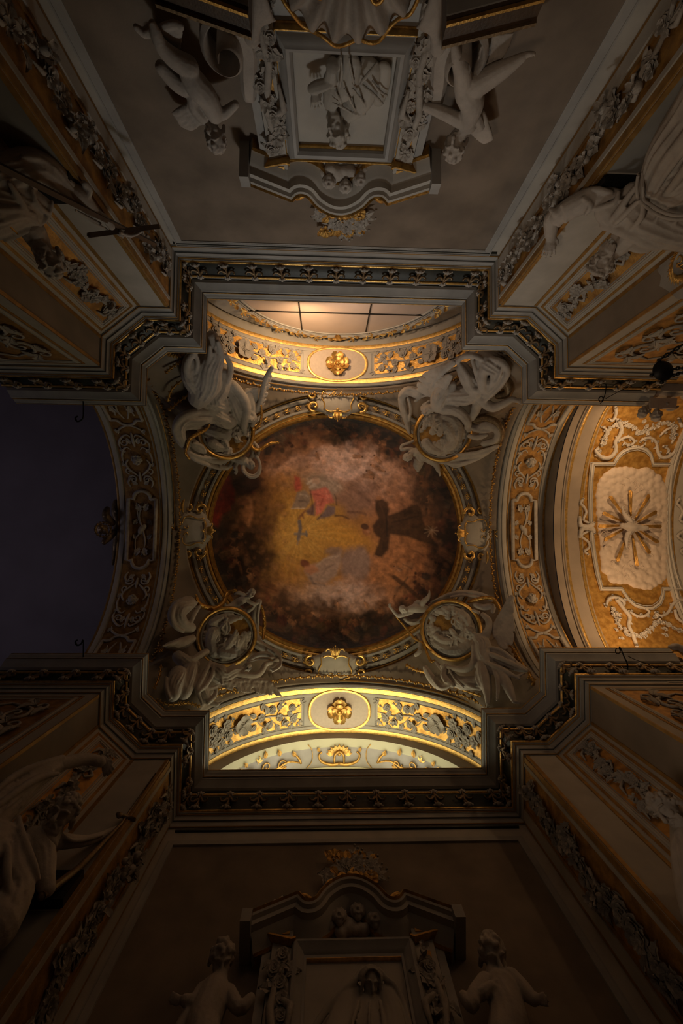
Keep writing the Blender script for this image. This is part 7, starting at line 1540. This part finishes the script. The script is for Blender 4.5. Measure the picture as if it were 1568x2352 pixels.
for s, lb in ((-1, 'plaster scroll volute above the left cherub, beside the raking beam'), (1, 'plaster scroll volute above the right cherub, beside the raking beam')):
    v_ = thing('volute', lb, 'ornament'); g = MB(); G = []
    sp_ = spiral(s*1.52, 5.02, .36, .10, -PI/2 if s > 0 else -PI/2, 1.25, .07, .05, .2, .34, 30, s)
    for (u, v, r_, h_) in sp_: G.append([mm(u, v, h_-.18), mm(u*1.0, v, h_+.10), mm(u+(s*1.52-u)*.16, v+(5.02-v)*.16, h_+.14), mm(u+(s*1.52-u)*.24, v+(5.02-v)*.24, h_+.10), mm(u+(s*1.52-u)*.24, v+(5.02-v)*.24, h_-.18)])
    g.grid(G); stuv(g, mm, [(s*1.45, 4.7, .10, .2), (s*1.25, 5.0, .12, .2), (s*1.3, 5.35, .12, .2), (s*1.36, 5.7, .09, .16)]); autosmooth(g.build('scroll', STATUE, v_), 50)
    bm_ = thing('raking_beam', 'dark wooden beam of the broken altar pediment with gilt edge, top %s' % ('left' if s < 0 else 'right'), 'beam'); z0, z1 = (4.36, 4.12); x0, x1 = 1.06, 2.0
    def bx_(h0, h1, za, zb, nm, mat): 
        P = [mm(s*x, z+dz_, h) for x, z in ((x0, z0), (x1, z1)) for dz_ in (za, zb) for h in (h0, h1)]
        MB().add(P, [(0, 1, 3, 2), (4, 6, 7, 5), (0, 4, 5, 1), (2, 3, 7, 6), (0, 2, 6, 4), (1, 5, 7, 3)]).build(nm, mat, bm_, False)
    bx_(.05, .88, -.16, .0, 'beam', WOOD); bx_(.86, .90, -.17, -.145, 'gilt_edge', GOLD2); bx_(.02, .80, -.175, -.15, 'soffit', CREAM2); bx_(.05, .92, .0, .03, 'gilt_edge', BRONZE)
# ---------------------------------------------------------------- putti of the monuments
T = Trace(mNw, 784, 0, 2.0)
p1 = fig('putto', 'winged plaster cherub diving head down at the right of the bearded portrait', 'sculpture', None); mb = MB()
T.many(mb, [[(575, 420, 56, .34), (600, 470, 56, .36), (590, 530, 44, .36), (575, 575, 32, .36)], [(600, 400, 52, .34), (690, 350, 44, .36), (760, 310, 34, .38), (830, 265, 20, .38)], [(560, 400, 44, .34), (555, 340, 40, .38), (535, 280, 30, .38), (520, 215, 20, .36)], [(590, 580, 30, .36), (520, 540, 30, .34), (450, 510, 26, .3), (390, 490, 18, .26)], [(620, 540, 26, .34), (640, 580, 20, .3)], [(560, 600, 24, .36), (540, 630, 26, .38)]])
head(mb, T, 520, 665, 60, .40, up=(-.1, 1), face=(-.2, -.2, .9), baby=True, seed=51); foot(mb, T, 855, 250, 17, .38, (1, -.1)); foot(mb, T, 515, 200, 14, .36, (-1, -.2)); hand(mb, T, 378, 484, 18, .26, (-1, -.2))
fuse(mb, 'body', STATUE, p1, voxel=.013, smooth=1); wing(T, [(615, 540), (640, 520), (660, 560)], [(600, 620), (650, 660), (700, 640)], .26, 9, 13, STATUE, p1, voxel=.014)
wing(T, [(620, 330), (670, 300), (720, 290)], [(660, 180), (720, 160), (800, 150)], .2, 9, 16, STATUE, p1, voxel=.016)
T = Trace(mNw, 0, 0, 2.0)
p2 = fig('putto', 'plaster cherub hanging head down at the left of the bearded portrait', 'sculpture'); mb = MB()
T.many(mb, [[(865, 330, 46, .34), (900, 390, 54, .36), (950, 450, 50, .36), (985, 520, 40, .36)], [(870, 310, 44, .34), (800, 270, 40, .36), (740, 210, 32, .36), (715, 150, 26, .34), (700, 110, 18, .32)], [(850, 400, 38, .3), (800, 370, 36, .3), (740, 310, 28, .3)], [(980, 530, 28, .36), (1030, 520, 24, .34), (1080, 480, 18, .3)], [(930, 540, 28, .36), (890, 490, 28, .36), (880, 450, 22, .36)], [(700, 140, 26, .3), (660, 150, 20, .3), (625, 125, 14, .3)]])
head(mb, T, 985, 625, 58, .40, up=(.2, 1), face=(-.4, -.1, .85), baby=True, seed=53); fuse(mb, 'body', STATUE, p2, voxel=.013, smooth=1)
wing(T, [(870, 480), (900, 520), (920, 560)], [(790, 520), (830, 580), (880, 600)], .26, 9, 13, STATUE, p2, voxel=.014); wing(T, [(740, 130), (790, 110), (830, 120)], [(740, 240), (790, 270), (840, 200)], .2, 8, 14, STATUE, p2, voxel=.016)
T = Trace(mSw, 784, 1700, 2.0)
p3 = fig('putto', 'dark plaster cherub looking down, at the right of the veiled portrait', 'sculpture'); mb = MB()
T.many(mb, [[(700, 1080, 40, .36), (730, 1140, 76, .34), (760, 1220, 80, .34), (770, 1310, 90, .34), (760, 1400, 90, .34)], [(660, 1110, 36, .38), (610, 1170, 32, .42), (600, 1220, 30, .42), (560, 1180, 24, .4)], [(650, 1120, 30, .38), (640, 1170, 26, .44), (690, 1130, 22, .48)], [(780, 1100, 44, .38), (840, 1150, 36, .4), (880, 1190, 26, .42)]])
head(mb, T, 697, 990, 74, .42, up=(-.1, -1), face=(.3, .3, .85), baby=True, seed=55); hand(mb, T, 705, 1130, 20, .48, (.8, .2), curl=.7); hand(mb, T, 895, 1195, 22, .42, (1, -.1)); fuse(mb, 'body', STATUE, p3, voxel=.014, smooth=1)
T = Trace(mSw, 0, 1700, 2.0)
p4 = fig('putto', 'dark plaster cherub with lifted hand, at the left of the veiled portrait', 'sculpture'); mb = MB()
T.many(mb, [[(1010, 1090, 36, .36), (990, 1150, 70, .34), (960, 1230, 78, .34), (930, 1310, 80, .34), (930, 1400, 80, .34)], [(930, 1150, 34, .38), (890, 1200, 30, .4), (850, 1195, 24, .42)], [(900, 1200, 28, .36), (850, 1280, 28, .36), (820, 1330, 26, .36)], [(1050, 1160, 34, .36), (1100, 1230, 30, .38), (1150, 1190, 24, .38)]])
head(mb, T, 1018, 1005, 66, .42, up=(0, -1), face=(.1, .4, .85), baby=True, seed=57); hand(mb, T, 822, 1190, 20, .42, (-1, -.1)); fuse(mb, 'body', STATUE, p4, voxel=.014, smooth=1)
# ================================================================ smaller things
# sunburst plaque
mD, _, nD = (lambda q: (plane_mapper(q[0](0, 0, 0), q[2]), q[0], q[2]))(wall_uv(WN, 9, Vector((1, 0, 0)))); T = Trace(mD, 1240, 270, 4.78)
sb = thing('sunburst_plaque', 'round gilt sunburst with monogram on a dark disc, at the right edge above the statue', 'plaque'); c_ = (1600, 1575)
mb = MB(); p, ax, ay, az = local(T, *c_, .08); e1 = (ax-nD*ax.dot(nD)).normalized(); e2 = nD.cross(e1); q = lambda a, r, z: p+(e1*math.cos(a)+e2*math.sin(a))*r+nD*z; Rr = T.R(225, p)
for i in range(72):
    a = 2*PI*i/72; k = 1.0+.06*(i % 3); mb.tube([q(a, Rr*.60, .03), q(a+.01, Rr*.8, .045), q(a, Rr*k, .02)], [.012, .012, .002], 4)
mb.build('gilt_rays', GOLD, sb)['kind'] = 'stuff'
MB().grid([[q(a, r, z) for a in np.linspace(0, 2*PI, 49)] for r, z in ((Rr*.9, .0), (Rr*.72, .02), (Rr*.58, .03))]).build('gilt_ring', GOLD, sb)
MB().grid([[q(a, r, z) for a in np.linspace(0, 2*PI, 33)] for r, z in ((Rr*.60, .05), (Rr*.54, .025), (.0, .02))]).build('dark_disc', CREAM2, sb)
mb = MB()
for L in ([(1500, 1560, 6), (1530, 1520, 9), (1560, 1540, 8), (1545, 1590, 8), (1510, 1610, 8), (1500, 1640, 7), (1540, 1630, 8), (1580, 1600, 7)], [(1495, 1600, 5), (1530, 1640, 7), (1570, 1670, 6)], [(1600, 1500, 7), (1600, 1660, 7)], [(1650, 1500, 7), (1650, 1660, 7)], [(1600, 1580, 6), (1650, 1580, 6)]): T.st(mb, [(x, y, r, .13) for x, y, r in L], 6)
mb.build('monogram', GOLD, sb)['kind'] = 'stuff'
mb = MB(); mb.slab([T.P(x, y, .02) for x, y in ((1290, 1690), (1330, 1740), (1310, 1850), (1400, 1900), (1500, 1990), (1700, 2000), (1850, 1700), (1600, 1350), (1380, 1400))], nD, .02).build('plaster_backing', CREAM2, sb, False)
# hanging lamp with its chains
hz = CZ+7.2; hl = thing('hanging_lamp', 'black bowl of a hanging lamp with chains beside the upper right cornice end', 'lamp')
hm = lambda x, y, h=0.0: at_z(x, y, hz-h); T = Trace(hm, 1380, 760, 8.34); p = T.P(1185, 765, 0); R = T.R(200, p); mb = MB()
prof = [(0, -.62), (.10, -.62), (.12, -.5), (.45, -.48), (.8, -.3), (1.0, 0), (.98, .1), (.9, .1), (.92, 0)]
mb.grid([[p+Vector((math.cos(a)*r*R, math.sin(a)*r*R, z*R)) for a in np.linspace(0, 2*PI, 33)] for r, z in prof]); autosmooth(mb.build('bowl', IRON, hl), 40)
top = p+Vector((0, 0, 2.6)); mb = MB()
def chain(mb, a, b, r=.014, k=.075):
    L = (b-a).length; nn = max(2, int(L/k)); d = (b-a)/nn; s1_, s2_ = perp(d)
    for i in range(nn):
        c = a+d*(i+.5); s_ = s1_ if i % 2 else s2_
        mb.tube([c+d*.62*math.cos(t)+s_*k*.32*math.sin(t) for t in np.linspace(0, 2*PI, 9)], r, 4, caps=False)
for (x, y) in ((1110, 560), (965, 850), (1160, 985), (1370, 860)):
    e = T.P(x, y, 0); mb.ball(e, .035, 8, 6)
chain(mb, T.P(1110, 560, 0), T.P(1600, 240, .3)); chain(mb, T.P(1360, 730, 0), T.P(1640, 700, .3)); chain(mb, T.P(1370, 860, 0), T.P(1640, 770, .3)); mb.build('chains', IRON, hl)['kind'] = 'stuff'
# wrought-iron hooks and wires on the cornices
def iron(name, lab, T, curves, rings=()):
    o_ = MB()
    for L in curves: T.st(o_, [(x, y, r, h) for x, y, r, h in L], 6)
    for x, y, r, h in rings: T.st(o_, [(x+r*math.cos(a), y+r*1.2*math.sin(a), 9, h) for a in np.linspace(0, 2*PI, 11)], 6, 1)
    o = o_.build(name, IRON, None); tag(o, lab, 'hook'); return o
hc = lambda x, y, h=0.0: at_z(x, y, ZC-.5-h)
iron('iron_hook', 'thin curled iron bracket with rings on the cornice at upper right', Trace(hc, 1380, 760, 8.34), [[(170, 650, 10, 0), (150, 740, 9, .02), (110, 860, 8, .04), (95, 1040, 8, .05), (80, 1200, 8, .05), (20, 1340, 8, .04), (-20, 1400, 6, .03)], [(850, 920, 5, 0), (700, 1000, 5, .03), (560, 1070, 5, .03), (420, 1120, 5, .03), (160, 1260, 6, .03), (90, 1300, 8, .03)]], [(170, 820, 62, .02), (0, 1310, 44, .03)])
iron('iron_hook', 'thin curled iron bracket with rings on the cornice at lower right', Trace(hc, 1380, 1440, 8.34), [[(350, 380, 14, 0), (400, 470, 12, .02), (440, 570, 12, .03), (500, 700, 12, .04), (515, 860, 10, .04), (540, 980, 12, .04), (620, 1110, 12, .03), (680, 1190, 10, .02)], [(520, 560, 8, .03), (640, 620, 6, .03), (860, 700, 5, .03), (1100, 790, 5, .03), (1340, 890, 7, .02), (1450, 930, 8, .02)]], [(320, 460, 46, .02), (630, 1040, 50, .03)])
for y0, lb in ((962, 'small iron hook under the end of the upper left cornice'), (1476, 'small iron hook by the end of the lower left cornice')):
    Tw = Trace(lambda x, y, h=0.0: at_z(x, y, ZC-.1-h), 0, 0, 1.0); iron('iron_hook', lb, Tw, [[(191, y0-42 if y0 < 1200 else y0+40, 1.3, 0), (191, y0-6, 1.3, .02), (186, y0+3, 1.6, .03), (177, y0+6, 2.0, .03), (173, y0-2, 2.0, .03), (178, y0-6, 1.6, .03)]])
# cherubs with an open book at the end of the north-east cornice
T = Trace(lambda x, y, h=0.0: at_z(x, y, CZ+10.1-h), 1380, 760, 8.34)
cg = fig('cherub_group', 'plaster cherub heads round an open book at the end of the upper right cornice', 'sculpture'); mb = MB()
head(mb, T, 800, 1550, 110, .25, up=(-.2, 1), face=(-.2, -.2, .9), baby=True, seed=61); head(mb, T, 1060, 1600, 120, .25, up=(.1, 1), face=(.1, -.3, .9), baby=True, seed=62)
T.many(mb, [[(900, 1250, 90, .1), (1050, 1180, 110, .12), (1250, 1220, 110, .12), (1420, 1180, 90, .1), (1600, 1150, 90, .1)], [(1150, 1090, 80, .08), (1300, 1110, 80, .1)], [(880, 1400, 60, .1), (900, 1500, 60, .1)], [(1500, 1000, 60, 0), (1600, 1250, 70, .05)]]); T.st(mb, [(1300, 1500, 50, .22), (1400, 1480, 40, .24), (1470, 1450, 26, .24)]); hand(mb, T, 1240, 1440, 36, .34, (.2, -1))
fuse(mb, 'figures', STATUE, cg, voxel=.018, smooth=1, disp=.02)
for P4 in (((945, 1270), (1110, 1285), (1105, 1480), (945, 1470)), ((1115, 1285), (1460, 1285), (1440, 1490), (1110, 1480))):
    MB().slab([T.P(x, y, .36) for x, y in P4], Vector((0, 0, -1)), .05).build('book_page', PINK, cg, False)
T = Trace(lambda x, y, h=0.0: at_z(x, y, CZ+10.1-h), 1380, 1440, 8.34); ce = fig('end_ornament', 'plaster leaf ornament at the end of the lower right cornice', 'ornament'); mb = MB()
T.many(mb, [[(1320, 380, 40, .1), (1420, 370, 60, .1), (1560, 420, 70, .1), (1650, 480, 60, .1)], [(1380, 420, 40, .12), (1480, 430, 40, .12), (1600, 520, 50, .1)], [(1500, 620, 50, .08), (1560, 700, 60, .08), (1620, 800, 50, .06)]]); fuse(mb, 'leaf', STATUE, ce, voxel=.02, smooth=1, disp=.03)
mb = MB(); T.many(mb, [[(1300, 480, 12, .16), (1450, 460, 14, .16), (1600, 540, 12, .16)], [(1280, 500, 10, .14), (1380, 520, 12, .14)]]); mb.build('gilt_stem', GOLD2, ce)['kind'] = 'stuff'
# crest on the outer face of the west arch
T = Trace(lambda x, y, h=0.0: at_x(x, y, VO['W']-.35+h), 180, 900, 3.794); ck = fig('keystone_crest', 'dark winged head crest on the outer side of the left arch, against the dark nave', 'ornament'); mb = MB()
T.many(mb, [[(330, 960, 26, 0), (320, 1040, 30, 0), (340, 1120, 30, .1), (330, 1190, 26, .1)], [(250, 1020, 24, 0), (240, 1080, 34, .05), (290, 1140, 34, .1)], [(225, 1310, 24, 0), (260, 1270, 34, .05), (300, 1230, 34, .1)], [(340, 1250, 30, .1), (330, 1340, 30, 0), (320, 1430, 22, 0)], [(300, 1500, 14, 0), (320, 1400, 20, 0)], [(370, 1200, 30, .1), (330, 1210, 30, .12)], [(320, 1020, 14, .1), (360, 1060, 14, .1), (350, 1110, 12, .1)]])
head(mb, T, 215, 1200, 52, .2, up=(-.3, -.3), face=(.2, .1, .9), seed=71); fuse(mb, 'winged_head', BRONZE, ck, voxel=.026, smooth=1)
mb = MB()
for i in range(16): a = 2*PI*i/16; T.b(mb, 215+68*math.cos(a), 1200+62*math.sin(a), 15, .15)
T.st(mb, [(345, 1215, 18, .2), (375, 1220, 22, .22)]); fuse(mb, 'wreath', BRONZE, ck, voxel=.026, smooth=1)['kind'] = 'stuff'
# ================================================================ put the things' origins at their base
def settle():
    dg = bpy.context.evaluated_depsgraph_get(); bpy.context.view_layer.update()
    for e in [o for o in bpy.data.objects if o.type == 'EMPTY' and o.parent is None]:
        pts = []
        for c in e.children_recursive:
            if c.type == 'MESH': pts += [c.matrix_world @ Vector(v) for v in c.bound_box]
        if not pts: continue
        L = Vector(((min(p.x for p in pts)+max(p.x for p in pts))/2, (min(p.y for p in pts)+max(p.y for p in pts))/2, min(p.z for p in pts)))
        for c in e.children: c.location = c.location-L
        e.location = L
settle()
